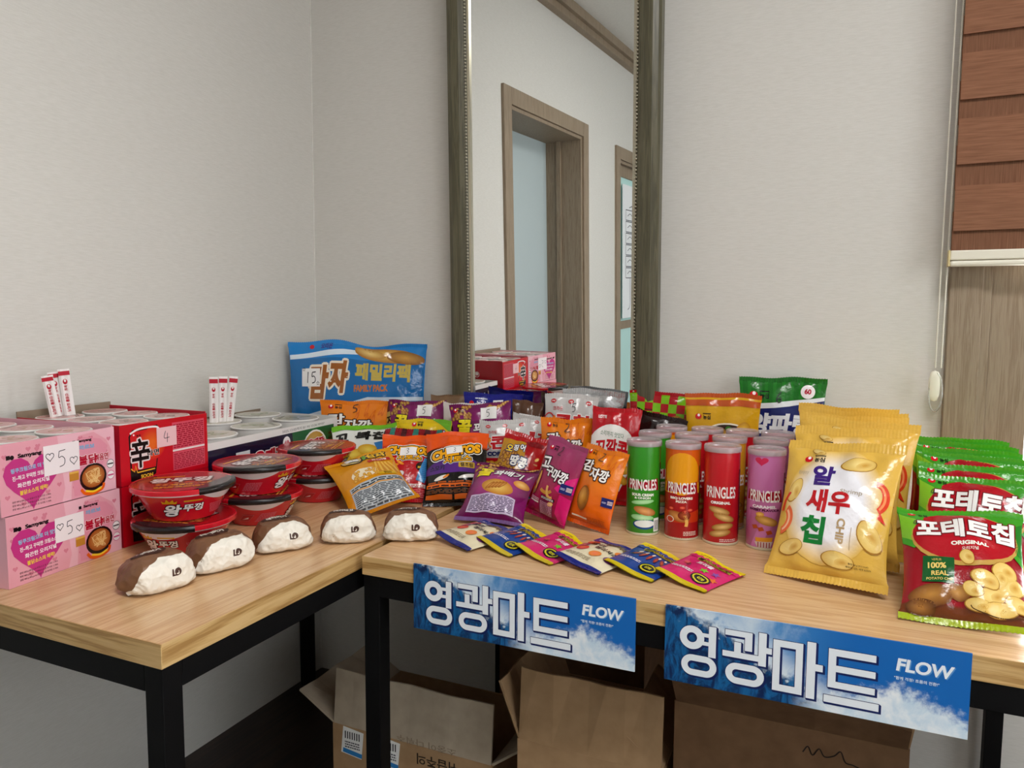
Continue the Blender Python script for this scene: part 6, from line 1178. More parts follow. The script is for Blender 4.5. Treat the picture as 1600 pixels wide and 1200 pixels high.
def art_jelly(kind):
    A = Art()
    if kind == 'cream':
        A.rect(-.5, .98, .5, 1.22, '#1e2f8c', 1); A.text('LOTTE', -.30, 1.10, .06, '#e8e8f4', 2, bold=.03); A.text('말랑카우', .08, .99, .12, '#2a2a5a', 3, bold=.06, out=[('#d8b25a', .04)])
        A.text('젤리', -.20, .80, .16, '#1c1a34', 3, w=.3, bold=.05, rot=6); A.text('젤리셔스', .1, .66, .11, '#1c1a34', 3, w=.5, bold=.05)
        for x, y, c in ((-.36, .86, '#d03a44'), (-.30, .50, '#d8383c'), (.04, .44, '#e8923c'), (.36, .46, '#7a3a80'), (.34, .78, '#e8923c'), (-.42, .66, '#8a4a8c')): A.ell(x, y, .115, .095, c, 2, '#f08a6a' if c != '#7a3a80' else '#a06aa8', 20)
        A.fine(-.42, .20, .1, .30, 3, '#b5a890', 2, seed=2); A.rect(-.5, .0, .5, .12, '#1e2f8c', 1)
    else:
        bgc = '#1d4f9c' if kind == 'blue' else '#d8307c'
        A.rect(-.5, 1.04, .5, 1.22, '#ecd51c', 1); A.text('LOTTE', -.26, 1.13, .055, '#a07818', 2, bold=.03)
        A.poly([(-.5, 1.05)] + [(-.5 + .0625 * i, 1.05 + (.03 if i % 2 else -.01)) for i in range(17)] + [(.5, .95), (-.5, .95)], bgc, 2)
        A.text('젤리스트로', .05, .92, .13, '#16162a', 3, w=.7, bold=.07, out=[('#e6d23c', .06)], rot=-2)
        if kind == 'blue':
            for k in range(5): A.ell(-.25 + k * .13, .64, .035, .12, '#8a2a30', 3, '#c86a5a', -30 + 15 * k, n=10); A.ell(-.25 + k * .13, .76, .025, .05, '#e6dcd4', 3, None, -30 + 15 * k, n=8)
        else:
            A.text('트리플', -.02, .76, .12, '#f4e8f0', 3, bold=.06)
            for x, y, c in ((-.28, .60, '#e85a6a'), (.10, .56, '#8cc63c'), (.30, .62, '#9a5ab0'), (.38, .42, '#e8823c')):
                P = [(x + .09 * (1 if i % 2 == 0 else .45) * math.sin(i * PI / 5), y + .09 * (1 if i % 2 == 0 else .45) * math.cos(i * PI / 5)) for i in range(10)]; A.poly(P, c, 3)
        A.ell(.22, .30, .18, .14, '#14141c', 3); A.ring(.22, .30, .15, .115, .03, '#d8cc30', 4, 14); A.text('신맛', .22, .30, .07, '#e6dc40', 5, bold=.06)
        A.fine(-.42, .34, .0, .42, 2, '#e8e6f0', 2, seed=3); A.rect(-.5, .0, .5, .11, '#d8c31c', 1)
    return A
# ------------------------------------------------------------------ noodle trays with cups, on the left table
CUPB = simple('white_paper_cup', '#e9e6e2', rough=.5)
def art_lid(kind, seed):
    A = Art(); rn = random.Random(seed); r = 1.0
    c = {'pink': ('#e7b9b6', '#d79a9c', '#b98a6a'), 'red': ('#dcb0ac', '#c88a84', '#8f6a5c'), 'bowl': ('#cfcabc', '#b9b49e', '#8f9a70')}[kind]
    A.ell(0, 0, .97, .97, c[0], 0, n=30)
    for _ in range(7): A.ell(rn.uniform(-.5, .5), rn.uniform(-.5, .5), rn.uniform(.15, .35), rn.uniform(.1, .25), c[rn.choice((1, 2))], 1, c[0], rn.uniform(0, 180), n=12, wob=.05, seed=seed)
    A.fine(-.5, -.75, .5, -.55, 2, '#8a5a58' if kind != 'bowl' else '#6a6a58', 2, seed=seed)
    return A
LIDART = {}
def cup(label, kind, x, y, z, r, h, seed, group):
    e = empty('noodle_bowl' if kind == 'bowl' else 'noodle_cup', (x, y, z), (0, 0, seed * 1.3)); tag(e, label, 'noodles', group)
    lathe_obj('cup_body', [(r * .70, 0), (r * .97, h - .004), (r * 1.0, h - .003), (r * 1.0, h - .0005)], CUPB, e, 28)
    lid = lathe_obj('lid', [(r * 1.005, h - .003), (r * 1.02, h - .001), (r * 1.0, h + .0006)], CUPB, e, 28)
    art_lid(kind, seed % 3).build('lid_print', plane_map((0, 0, h + .0006), (1, 0, 0), (0, 1, 0)), M_CARDGLOSS, lid, r * .98, .5, .0002, .0002)
    return e
def tray(label, L, D, h, loc, yaw, art, col, t=.003, side_art=None, inner='#8d7a66', back_art=None, cat='box', up=.012):
    e = empty('noodle_carton', loc, (0, 0, R_(yaw))); tag(e, label, cat)      # origin: front left bottom corner
    cm = simple('card_' + col, col, rough=.4); im = simple('raw_card', inner, rough=.8)
    box('front_panel', 0, L, 0, t, 0, h, cm, e); box('rear_panel', 0, L, D - t, D, 0, h + up, im, e)
    box('side_panel', 0, t, t, D - t, 0, h, cm, e); box('side_panel', L - t, L, t, D - t, 0, h + up / 3, cm, e); box('base_panel', t, L - t, t, D - t, 0, t, im, e)
    if art is not None: art.build('front_print', plane_map((0, 0, 0), (1, 0, 0), (0, 0, 1)), M_CARDGLOSS, e, 1, .5, .0003, .00012)
    if side_art is not None: side_art.build('side_print', plane_map((L, 0, 0), (0, 1, 0), (0, 0, 1)), M_CARDGLOSS, e, 1, .5, .0003, .00012)
    return e
def place_in(e, lx, ly, z):
    M = Matrix.Rotation(e.rotation_euler[2], 4, 'Z'); p = M @ Vector((lx, ly, 0)); return e.location[0] + p.x, e.location[1] + p.y, e.location[2] + z
def art_pinkbox(L, h, torn=False):
    A = Art(); A.rect(0, 0, L, h, '#e6a9b6', 0); rn = random.Random(5)
    for _ in range(26): A.heart(rn.uniform(.01, L - .01), rn.uniform(.008, h - .008), .005, '#d98a9c', 1)
    A.poly([(L * .47, h), (L * .52, h * .2), (L * .49, 0), (L * .57, 0), (L * .60, h * .75), (L * .66, h * .95), (L * .80, h * .97), (L * .92, h * .82), (L * .97, h * .62), (L * .80, 0), (L, 0), (L, h)], '#ecbcc8', 1)
    A.poly([(L * .60, h * .04), (L * .57, h * .80), (L * .70, h * .92), (L * .86, h * .85), (L * .93, h * .72), (L * .80, h * .02)], '#e39cae', 2)
    A.text('Samyang', L * .24, h * .80, .0095, '#1d1720', 3, w=.046, bold=.05); A.rect(L * .055, h * .775, L * .085, h * .835, '#1d1720', 3); A.ell(L * .10, h * .80, .004, .004, '#1d1720', 3)
    A.text('Samyang', L * .71, h * .86, .007, '#1d1720', 4, w=.032, bold=.05); A.rect(L * .60, h * .84, L * .625, h * .885, '#1d1720', 4)
    A.heart(L * .25, h * .46, .054, '#c9418c', 3)
    for k, (c, t) in enumerate((('#8fc6e2', '핑쿠크림으로 더 맛있게'), ('#f3e8ec', '진~하고 꾸덕한 크림소스와'), ('#f3e8ec', '화끈한 오리지널'), ('#f0d04a', '불닭소스의 매력!'))): A.text(t, L * .26, h * (.62 - k * .11), .0085, c, 5, w=(.085, .08, .062, .055)[k], bold=.05, rot=2)
    for k in range(3): A.text('중량 480 g (80 g x 6) 분말스프 중 유크림 11.90%', L * .24, h * (.17 - k * .05), .0042, '#5a3a44', 4, w=.075, bold=.01)
    A.text('까르보', L * .73, h * .76, .009, '#7ab8dc', 5, w=.035, bold=.06); A.text('불닭', L * .735, h * .56, .019, '#b81c3c', 5, w=.043, bold=.07, out=[('#f4e6ea', .04)]); A.text('볶음면', L * .865, h * .56, .014, '#b81c3c', 5, w=.032, bold=.06, out=[('#f4e6ea', .04)])
    A.ell(L * .78, h * .27, .031, .027, '#2a1c1a', 4); A.ell(L * .78, h * .28, .026, .0215, '#a85a28', 5, '#e2aa62')
    rn = random.Random(3)
    for _ in range(14): A.stroke([(L * .78 + rn.uniform(-.018, .018), h * .28 + rn.uniform(-.014, .014)) for _ in range(3)], .0012, '#edc98c', 6)
    A.stroke([(L * .66, h * .12), (L * .70, h * .04), (L * .78, h * .02), (L * .86, h * .06), (L * .88, h * .14)], .006, '#e86a1c', 6); A.stroke([(L * .70, h * .08), (L * .78, h * .045), (L * .85, h * .08)], .004, '#f6d23c', 7)
    A.rect(L * .56, h * .28, L * .645, h * .42, '#c98f3c', 5); A.rect(L * .56, h * .39, L * .645, h * .42, '#e6b85c', 6)
    for yy, c in ((.42, '#5a5a5e'), (.24, '#d05a8c')): A.ell(L * .95, h * yy, .009, .009, '#f0ecec', 4); A.ring(L * .95, h * yy, .009, .009, .001, c, 5); A.rect(L * .95 - .007, h * yy - .0015, L * .95 + .007, h * yy + .0015, c, 5)
    return A
def note_flat(ch, cx, cy, w, h, hearts=True, paper='#eee3e6', lv=9, sz=.55):
    N = Art(); N.rect(cx - w / 2, cy - h / 2, cx + w / 2, cy + h / 2, paper, lv); hh = h * sz
    N.hand(ch, cx - hh * .31, cy - hh / 2, hh, .0014, '#2a2a30', lv + 1)
    if hearts: N.heart(cx - w * .33, cy + h * .12, h * .15, '#2a2a30', lv + 1, .0013); N.heart(cx + w * .33, cy - h * .14, h * .15, '#2a2a30', lv + 1, .0013)
    return N
PA = (-1.297, .782); PYAW = 96.4; PL, PD, PH = .2415, .315, .125
for i in (0, 1):
    e = tray(('lower pink spicy noodle carton standing on the table', 'upper pink spicy noodle carton stacked on its twin')[i], PL, PD, PH, (PA[0] - .004 * i, PA[1] - .004 * i, TZ + .0005 + i * (PH + .001)), PYAW, art_pinkbox(PL, PH), '#dda3b0', up=.012 * i)
    note_flat('5', PL * (.50 if i else .51), PH * (.66 if i else .62), .075 if i else .062, .055 if i else .046).build('price_note', plane_map((0, 0, 0), (1, 0, 0), (0, 0, 1)), M_PAPER, e, 1, .5, .0006, .00012)
    if i == 0: box('inner_board', .004, PL - .004, .005, PD - .005, PH - .008, PH - .002, simple('raw_card', '#8d7a66'), e)
    else:
        # note: rear side in the mirror is the same carton card
        for a in range(2):
            for b in range(3):
                n = a * 3 + b
                cup(('front', 'second', 'rear')[b] + ' row noodle cup in the upper pink carton, ' + ('left side' if a == 0 else 'beside the red carton'), 'pink', *place_in(e, .0625 + a * .1165, .058 + b * .1, .004), .0485, PH - .006, n, 'cups in the pink carton')
def art_redbox(L, h):
    A = Art(); A.rect(0, 0, L, h, '#c8142a', 0)
    A.poly([(L * .10, h * .05), (L * .09, h * .80), (L * .13, h * .90), (L * .40, h * .93), (L * .44, h * .80), (L * .37, h * .10), (L * .24, h * .02)], '#1a1014', 1)
    A.poly([(L * .115, h * .22), (L * .105, h * .79), (L * .14, h * .865), (L * .40, h * .885), (L * .425, h * .79), (L * .37, h * .22)], '#d02428', 2); A.stroke([(L * .105, h * .84), (L * .2, h * .90), (L * .38, h * .90), (L * .43, h * .82)], .004, '#f0e6e6', 3)
    A.stroke([(L * .105, h * .26), (L * .14, h * .20), (L * .15, h * .30), (L * .17, h * .18), (L * .36, h * .19)], .0025, '#e8b43c', 3, False); glow(A, L * .34, h * .62, .035, .035, '#e8742c', '#d02428', .2, 2)
    A.logo(L * .14, h * .80, .0045, 4, '#1a1014', small=False)
    A.text('辛', L * .205, h * .50, .062, '#120c0e', 5, w=.046, bold=.05, out=[('#e9d8d8', .05)]); A.text('라면', L * .345, h * .47, .013, '#120c0e', 5, w=.03, bold=.05, out=[('#e9d8d8', .05)]); A.text('SOON', L * .27, h * .1, .008, '#e8b43c', 4, w=.03, bold=.05)
    A.rect(L * .57, h * .45, L * .96, h * .92, '#d8586c', 1); A.rect(L * .57, h * .08, L * .96, h * .40, '#d8586c', 1); A.rect(L * .57, h * .41, L * .96, h * .445, '#ecd8da', 1); A.fine(L * .58, h * .47, L * .95, h * .90, 12, '#a41c38', 2, seed=3); A.fine(L * .58, h * .10, L * .95, h * .38, 9, '#a41c38', 2, seed=4)
    return A
def art_redside(D, h):
    A = Art(); A.rect(0, 0, D, h, '#b5142a', 0); A.ring(D * .40, h * .55, .012, .012, .002, '#efe2e2', 1); A.ell(D * .40, h * .57, .007, .007, '#efe2e2', 1); A.text('농심', D * .62, h * .55, .018, '#2a0c12', 1, bold=.05); return A
RA = (-1.325, 1.028); RYAW = 91.2; RL, RD, RH = .2295, .312, .125
for i in (0, 1):
    e = tray(('lower red spicy ramen carton behind the red bowls', 'upper red spicy ramen carton with a taped price note')[i], RL, RD, RH, (RA[0], RA[1], TZ + .0005 + i * (RH + .001)), RYAW, art_redbox(RL, RH), '#b5142a', side_art=art_redside(RD, RH), up=.012 * i)
    if i == 0: box('inner_board', .004, RL - .004, .005, RD - .005, RH - .008, RH - .002, simple('raw_card', '#8d7a66'), e)
    else:
        N = note_flat('4', RL * .50, RH * .70, .052, .042, False, '#e8bcc0', sz=.6); N.build('price_note', plane_map((0, 0, 0), (1, 0, 0), (0, 0, 1)), M_PAPER, e, 1, .5, .0006, .00012)
        for a in range(2):
            for b in range(3):
                cup(('front', 'middle', 'rear')[b] + ' row noodle cup in the upper red carton, ' + ('beside the pink carton' if a == 0 else 'right side'), 'red', *place_in(e, .059 + a * .111, .058 + b * .098, .004), .047, RH - .006, a * 3 + b, 'cups in the red carton')
def art_navybox(L, h):
    A = Art(); A.rect(0, 0, L, h, '#e6e4e2', 0); A.poly([(0, .01), (0, h * .90), (L * .60, h * .90), (L * .63, .01)], '#1b1e3c', 1); A.poly([(L * .63, .01), (L * .60, h * .90), (L * .965, h * .90), (L * .965, .01)], '#1f6a3a', 1)
    A.ell(L * .08, h * .62, .022, .025, '#c8142a', 2); A.ell(L * .08, h * .68, .010, .013, '#f2e8e8', 3)
    A.text('육개장', L * .43, h * .62, .042, '#c41c34', 3, w=.125, bold=.1, out=[('#f0eaea', .06)]); A.ell(L * .555, h * .76, .016, .018, '#efe9ea', 2); A.text('60', L * .555, h * .76, .015, '#c43a58', 3, bold=.05)
    A.ell(L * .79, h * .54, .060, .058, '#f0ede6', 2); A.ell(L * .79, h * .54, .055, .053, '#c2963e', 3, '#e4be6a'); A.rect(L * .75, h * .34, L * .88, h * .56, '#1a1a1e', 4); A.text('육개장', L * .80, h * .66, .026, '#c41c34', 5, w=.075, bold=.1, out=[('#f4eeea', .06)]); A.text('사발면', L * .82, h * .46, .018, '#f0ece6', 5, w=.055, bold=.08)
    A.text('2025.12.02까지 B1 F0 10:26 MY07', L * .70, h * .945, .008, '#6a6a6c', 3, w=.19, bold=.0)
    for k in range(6): A.rect(L * .91, h * (.3 + k * .09), L * .955, h * (.335 + k * .09), '#0f4a28', 2)
    return A
NL, ND, NH = .535, .285, .175
ne = tray('low navy and green beef noodle bowl carton behind the red bowls', NL, ND, NH, (-1.350, 1.268, TZ + .0005), 93.2, art_navybox(NL, NH), '#d8d6d2', inner='#9a8468')
N = note_flat('4', NL * .235, NH * .64, .050, .052, True, '#cfd0d2', sz=.6); N.build('price_note', plane_map((0, 0, 0), (1, 0, 0), (0, 0, 1)), M_PAPER, ne, 1, .5, .0006, .00012)
for a in range(3):
    for b in range(2):
        cup(('front', 'rear')[b] + ' row white noodle bowl in the navy carton, ' + ('nearest the red carton', 'in the middle', 'nearest the blue bag')[a], 'bowl', *place_in(ne, .098 + a * .170, .076 + b * .135, .004 + .09), .0655, .086 + .004 * b, a * 2 + b, 'bowls in the navy carton')
# disposable chopsticks standing in the trays
def chopstick(label, x, y, z, h, lean, yaw, group):
    e = empty('chopstick_packet', (x, y, z), (R_(lean[0]), R_(lean[1]), R_(yaw))); tag(e, label, 'chopsticks', group)
    bm = bmesh.new(); n = 6
    prof = [(-.011, 0), (-.006, -.0028), (0, -.0016), (.006, -.0028), (.011, 0), (.006, .0028), (0, .0016), (-.006, .0028)]
    rings = [[bm.verts.new((a * s_, b * s2, zz)) for a, b in prof] for zz, s_, s2 in ((0, 1, 1), (h * .9, 1, 1), (h, 1.06, .25))]
    for r0, r1 in zip(rings, rings[1:]):
        for i in range(8): bm.faces.new((r0[i], r0[(i + 1) % 8], r1[(i + 1) % 8], r1[i]))
    bm.faces.new(rings[0][::-1]); bm.faces.new(rings[-1])
    bm_obj('paper_sleeve', bm, simple('white_sleeve', '#ece6e4', rough=.5), e)
    A = Art(); A.rect(-.0109, h * .865, .0109, h * .955, '#b8162e', 0); A.ell(0, h * .73, .0045, .006, '#b8162e', 0); A.ell(0, h * .75, .002, .003, '#ece6e4', 1); A.text('농심', 0, h * .60, .0065, '#b8162e', 0, bold=.05, rot=-90); A.text('신성물 요리가', 0, h * .28, .0070, '#b8162e', 0, bold=.06, rot=-90)
    A.build('red_print', plane_map((0, -.003, 0), (1, 0, 0), (0, 0, 1)), M_INK, e, 1, .5, .0002, .0001)
    return e
for k, (dx, dy, dz, lean, yaw) in enumerate(((-.004, -.014, 0, (-5, -9), 50), (-.016, .006, .006, (-5, -7), 54), (.0, .016, .012, (-3, -5), 56))):
    chopstick('white chopstick packet with red band on the pink carton, ' + ('tilted leftmost', 'middle one partly hidden', 'rightmost')[k], -1.575 + dx, 1.085 + dy, TZ + .2505, .092 + dz, lean, yaw, 'chopsticks on the pink carton')
for k, (dx, dy, dz, lean, yaw) in enumerate(((0, 0, 0, (0, 1), 45), (.008, .020, 0, (0, 3), 48), (.014, .040, 0, (0, 7), 48))):
    chopstick('white chopstick packet with red band on the navy carton, ' + ('front one', 'second behind the front one', 'rearmost leaning right')[k], -1.560 + dx, 1.500 + dy, TZ + .182, .128, lean, yaw, 'chopsticks on the navy carton')

# ------------------------------------------------------------------ red instant noodle bowls
BR, BB, BH = .0995, .060, .061
rr = lambda z: BB + (BR * .94 - BB) * np.clip(z, 0, BH) / BH
def red_bowl(label, x, y, z, yaw, tab):
    e = empty('instant_noodle_bowl', (x, y, z), (0, 0, R_(yaw))); tag(e, label, 'bowl', 'red noodle bowls')
    red = hx('#b00f1e')
    lathe_obj('bowl_body', [(BB * .8, .003), (BB * .95, 0), (BB, .001), (BR * .94, BH), (BR * .93, BH + .001)], simple('red_gloss_paper', '#cc1426', rough=.2, coat=.5), e, 44)
    lathe_obj('white_rim', [(BR * .925, BH - .006), (BR * .955, BH - .005), (BR * .97, BH + .002), (BR * .93, BH + .002)], simple('white_rim', '#e6dede', rough=.35), e, 44)
    lathe_obj('lid', [(BR * .96, BH - .001), (BR * 1.0, BH - .002), (BR * 1.0, BH + .0055), (BR * .975, BH + .0075), (BR * .93, BH + .0068), (.001, BH + .0066)], simple('red_lid_plastic', '#cc1426', rough=.2, coat=.5), e, 44)
    # black section of the lid edge
    V = []; F = []; n = 16; prof = [(BR * .985, BH - .0035), (BR * 1.006, BH - .0035), (BR * 1.006, BH + .0062), (BR * .978, BH + .0082), (BR * .80, BH + .0074)]
    for i in range(n + 1):
        a = R_(tab - 42 + 84 * i / n)
        for r, zz in prof: V.append((r * math.sin(a), -r * math.cos(a), zz))
    m = len(prof)
    for i in range(n):
        for j in range(m - 1): F.append((i * m + j, (i + 1) * m + j, (i + 1) * m + j + 1, i * m + j + 1))
    obj('black_lid_band', mesh_np('black_lid_band', V, F), simple('black_gloss', '#1b1719', rough=.25), e)
    A = Art()
    A.text('왕', -.016, .026, .026, '#efe9e6', 1, w=.032, bold=.07, out=[('#241012', .06)], shear=.25); A.text('뚜껑', .022, .031, .016, '#efe9e6', 1, w=.036, bold=.06, out=[('#241012', .06)], shear=.25)
    A.poly([(-.034, .041), (-.036, .047), (-.029, .044), (-.026, .051), (-.020, .045), (-.014, .050), (-.012, .044), (-.006, .047), (-.008, .041)], '#e0a41c', 0); A.rect(.006, .044, .040, .047, '#e0a41c', 0)
    for off in (.12, -.125):
        A.rect(off - .012, .014, off + .012, .030, '#d06a74', 0); A.rect(off - .0112, .0148, off + .0112, .0292, '#b81222', 1); A.poly([(off - .006, .018), (off + .006, .020), (off + .004, .024), (off, .022)], '#f0d8d8', 2)
    A.fine(.055, .012, .09, .034, 7, '#d8707c', 0, seed=4); A.fine(-.10, .012, -.065, .034, 7, '#d8707c', 0, seed=5)
    cr = []
    for q in range(17): t = -1 + 2 * q / 16; cr.append((t, BH - .003 - .017 * (1 - t * t) ** .8))
    for q in range(16): t = 1 - 2 * q / 16; cr.append((t, BH - .0025))
    W3 = Art(); W3.poly([(R_(tab + 38 * t) * float(rr(np.array(z))), z) for t, z in cr], '#e2d8d8', 0)
    W3.build('white_rim_band', lathe_map((rr, (BR * .94 - BB) / BH)), M_GLOSSP, e, 1, .006, .0004, .0002)
    A.build('side_print', lathe_map((rr, (BR * .94 - BB) / BH)), M_GLOSSP, e, 1, .006, .0006, .0002)
    T = Art(); r = BR * .92
    T.ell(0, 0, r, r, '#b01a22', 0, n=40); T.ell(.0, -.02, r * .75, r * .5, '#8a2020', 1, '#c25a34'); T.text('왕뚜껑', -.005, .012, .042, '#ece4e0', 3, w=.115, bold=.07, out=[('#3a1214', .07)], shear=.1)
    T.text('매운맛', .0, -.034, .014, '#e0b03c', 3, bold=.05); T.fine(-.05, -.060, .05, -.045, 2, '#e0a83c', 3, seed=2); T.rect(-.06, .045, .0, .052, '#e0a83c', 2)
    nuts(T, -.05, -.035, .06, -.012, 16, 4, '#7a3018', '#d89a54', .009, 2)
    a0 = tab - 90
    P = [(r * .995 * math.cos(R_(a0 + t)), r * .995 * math.sin(R_(a0 + t))) for t in range(-48, 49, 8)]
    T.poly(P, '#332d30', 5)
    lidp = T.build('lid_print', plane_map((0, 0, BH + .0068), (1, 0, 0), (0, 1, 0)), M_GLOSSP, e, 1, .5, .0003, .0002)
    return e
BST = (BH + .0085)
for (x, y, yl, yu, tl, tu, w) in ((-1.216, 1.085, 8, 44, 8, 62, 'nearest the camera'), (-1.238, 1.318, 120, 98, -75, -60, 'in the middle'), (-1.250, 1.548, 118, 112, -70, -78, 'farthest from the camera, by the yellow bag')):
    z = TZ + .0006
    red_bowl('lower red noodle bowl of the stack ' + w, x + .004, y - .003, z, yl, tl); red_bowl('upper red noodle bowl of the stack ' + w, x, y, z + BST, yu, tu)

# ------------------------------------------------------------------ paper wrapped burgers
def crumple(m):
    tc = nd(m, 'ShaderNodeTexCoord'); nz = nd(m, 'ShaderNodeTexNoise'); nz.inputs['Scale'].default_value = 25
    mx = nd(m, 'ShaderNodeVectorMath', operation='MULTIPLY_ADD'); mx.inputs[1].default_value = (.03, .03, .03)
    lk(m, tc.outputs['Object'], nz.inputs['Vector']); lk(m, nz.outputs['Color'], mx.inputs[0]); lk(m, tc.outputs['Object'], mx.inputs[2])
    vo = nd(m, 'ShaderNodeTexVoronoi'); vo.inputs['Scale'].default_value = 48; lk(m, mx.outputs[0], vo.inputs['Vector'])
    bp = nd(m, 'ShaderNodeBump'); bp.inputs['Strength'].default_value = .75; bp.inputs['Distance'].default_value = .005
    lk(m, vo.outputs['Distance'], bp.inputs['Height']); lk(m, bp.outputs[0], bsdf(m).inputs['Normal'])
wax_brown = principled('brown_wax_paper', hx('#7a5338'), rough=.42); crumple(wax_brown)
wax_white = principled('white_wax_paper', hx('#ece6da'), rough=.45); crumple(wax_white)
def burger(label, x, y, yaw, seed, sc=1.0):
    a, b, c1, c2, zc, n = .058 * sc, .044 * sc, .038 * sc, .024 * sc, .024 * sc, 3.3
    off = Vector((seed * 3.1, seed * 1.7, 0))
    def crum(P):
        out = np.empty_like(P)
        for i, p in enumerate(P):
            v = Vector(p); tp = min(max((v.z + c2) / (c1 + c2), 0), 1); v.x *= 1.07 - .20 * tp; k = .97 + .07 * noise.noise(v * 24 + off) + .10 * (.5 - abs(noise.noise(v * 34 + off))) + .05 * (.5 - abs(noise.noise(v * 80 + off)))
            out[i] = (v.x * k, v.y * k, max(v.z * k, -zc))
        return out
    def surf(x_, z_):                       # front surface as a height field
        cz = np.where(z_ > 0, c1, c2); s_ = 1 - np.abs(x_ / a) ** n - np.abs(z_ / cz) ** n
        return -b * np.clip(s_, .0015, 1) ** (1 / n)
    e = empty('wrapped_burger', (x, y, TZ + .0006 + zc), (0, 0, R_(yaw))); tag(e, label, 'burger', 'wrapped burgers in a row')
    V = []; F = []; nu, nv = 44, 26
    for j in range(nv + 1):
        la = -PI / 2 + PI * j / nv
        for i in range(nu):
            lo = 2 * PI * i / nu; d = np.array((math.cos(la) * math.cos(lo), math.cos(la) * math.sin(lo), math.sin(la))); cz = c1 if d[2] > 0 else c2
            s_ = (abs(d[0] / a) ** n + abs(d[1] / b) ** n + abs(d[2] / cz) ** n) ** (-1 / n); V.append(d * s_)
    V = crum(np.array(V))
    for j in range(nv):
        for i in range(nu): k = (i + 1) % nu; F.append((j * nu + i, j * nu + k, (j + 1) * nu + k, (j + 1) * nu + i))
    obj('brown_wrap', mesh_np('brown_wrap', V, F), wax_brown, e)
    def fmap(xy, o):
        def P_(x_, z_): return crum(np.stack([x_, surf(x_, z_), z_], 1))
        x_, z_ = np.clip(xy[:, 0], -a * .985, a * .985), np.clip(xy[:, 1], -c2 * .985, c1 * .985); P = P_(x_, z_); h = 6e-4
        nn = np.cross(P_(x_ + h, z_) - P_(x_ - h, z_), P_(x_, z_ + h) - P_(x_, z_ - h)); nn /= np.linalg.norm(nn, axis=1)[:, None] + 1e-12
        return P + nn * o[:, None], nn
    A = Art(); rn = random.Random(seed); pts = []; wide = seed >= 4
    base_ = [(-.88, -.93), (-.95, -.5)] + ([(-.94, .15), (-.86, .58), (-.70, .84), (-.35, .95)] if wide else [(-.90, .05), (-.76, .5), (-.56, .80), (-.2, .95)]) + [(.35, .96), (.66, .86), (.86, .52), (.965, .0), (.965, -.55), (.86, -.90), (.3, -.965), (-.2, -.96), (-.62, -.965)]
    for p in base_: pts.append((p[0] * a * (1 + rn.uniform(-.03, .02)), (p[1] + rn.uniform(-.04, .04)) * (c1 if p[1] > 0 else c2)))
    A.poly(pts, '#ece6d8', 0)
    W_ = A.build('white_wrap', fmap, wax_white, e, 1, .004, .0008, .0002)
    B = Art(); lx, lz = .012 * sc, .010 * sc; B.ell(lx + .0035, lz + .0008, .0062, .0062, '#4a3026', 0, n=18); B.rect(lx + .0005, lz - .0035, lx + .0042, lz - .0015, '#ece6da', 1); B.rect(lx + .0030, lz - .0035, lx + .0042, lz + .0015, '#ece6da', 1); B.rect(lx - .0075, lz - .006, lx - .0045, lz + .006, '#4a3026', 0); B.rect(lx - .0075, lz - .006, lx + .003, lz - .0032, '#4a3026', 0)
    B.build('logo_print', fmap, M_INK, W_, 1, .002, .0013, .0002)
    # printed dark patch with lettering on top
    def tmap(xy, o):
        def P_(x_, y_):
            s_ = 1 - np.abs(x_ / a) ** n - np.abs(y_ / b) ** n; return crum(np.stack([x_, y_, c1 * np.clip(s_, .001, 1) ** (1 / n)], 1))
        x_, y_ = xy[:, 0], xy[:, 1]; P = P_(x_, y_); h = 6e-4
        nn = np.cross(P_(x_ + h, y_) - P_(x_ - h, y_), P_(x_, y_ + h) - P_(x_, y_ - h)); nn /= np.linalg.norm(nn, axis=1)[:, None] + 1e-12
        return P + nn * o[:, None], nn
    D = Art(); D.ell(-.010, .010, .034, .017, '#3c241a', 0, n=20); D.text('데리버거', -.010, .010, .012, '#e2d8cc', 1, w=.046, bold=.08)
    D.build('top_print', tmap, M_MATTE, e, sc, .004, .0008, .0003)
    return e
for k, (x, y, yaw, sc) in enumerate(((-1.076, .897, 76, 1.0), (-1.062, 1.026, 70, 1.02), (-1.035, 1.166, 56, .98), (-.948, 1.270, 39, .97), (-.835, 1.340, 28, .98))):
    burger(('wrapped burger nearest the table corner', 'second wrapped burger from the table corner', 'middle wrapped burger of the row', 'fourth wrapped burger from the table corner, below the yellow bag', 'last wrapped burger of the row, beside the cream jelly packet')[k], x, y, yaw, k + 1, sc)

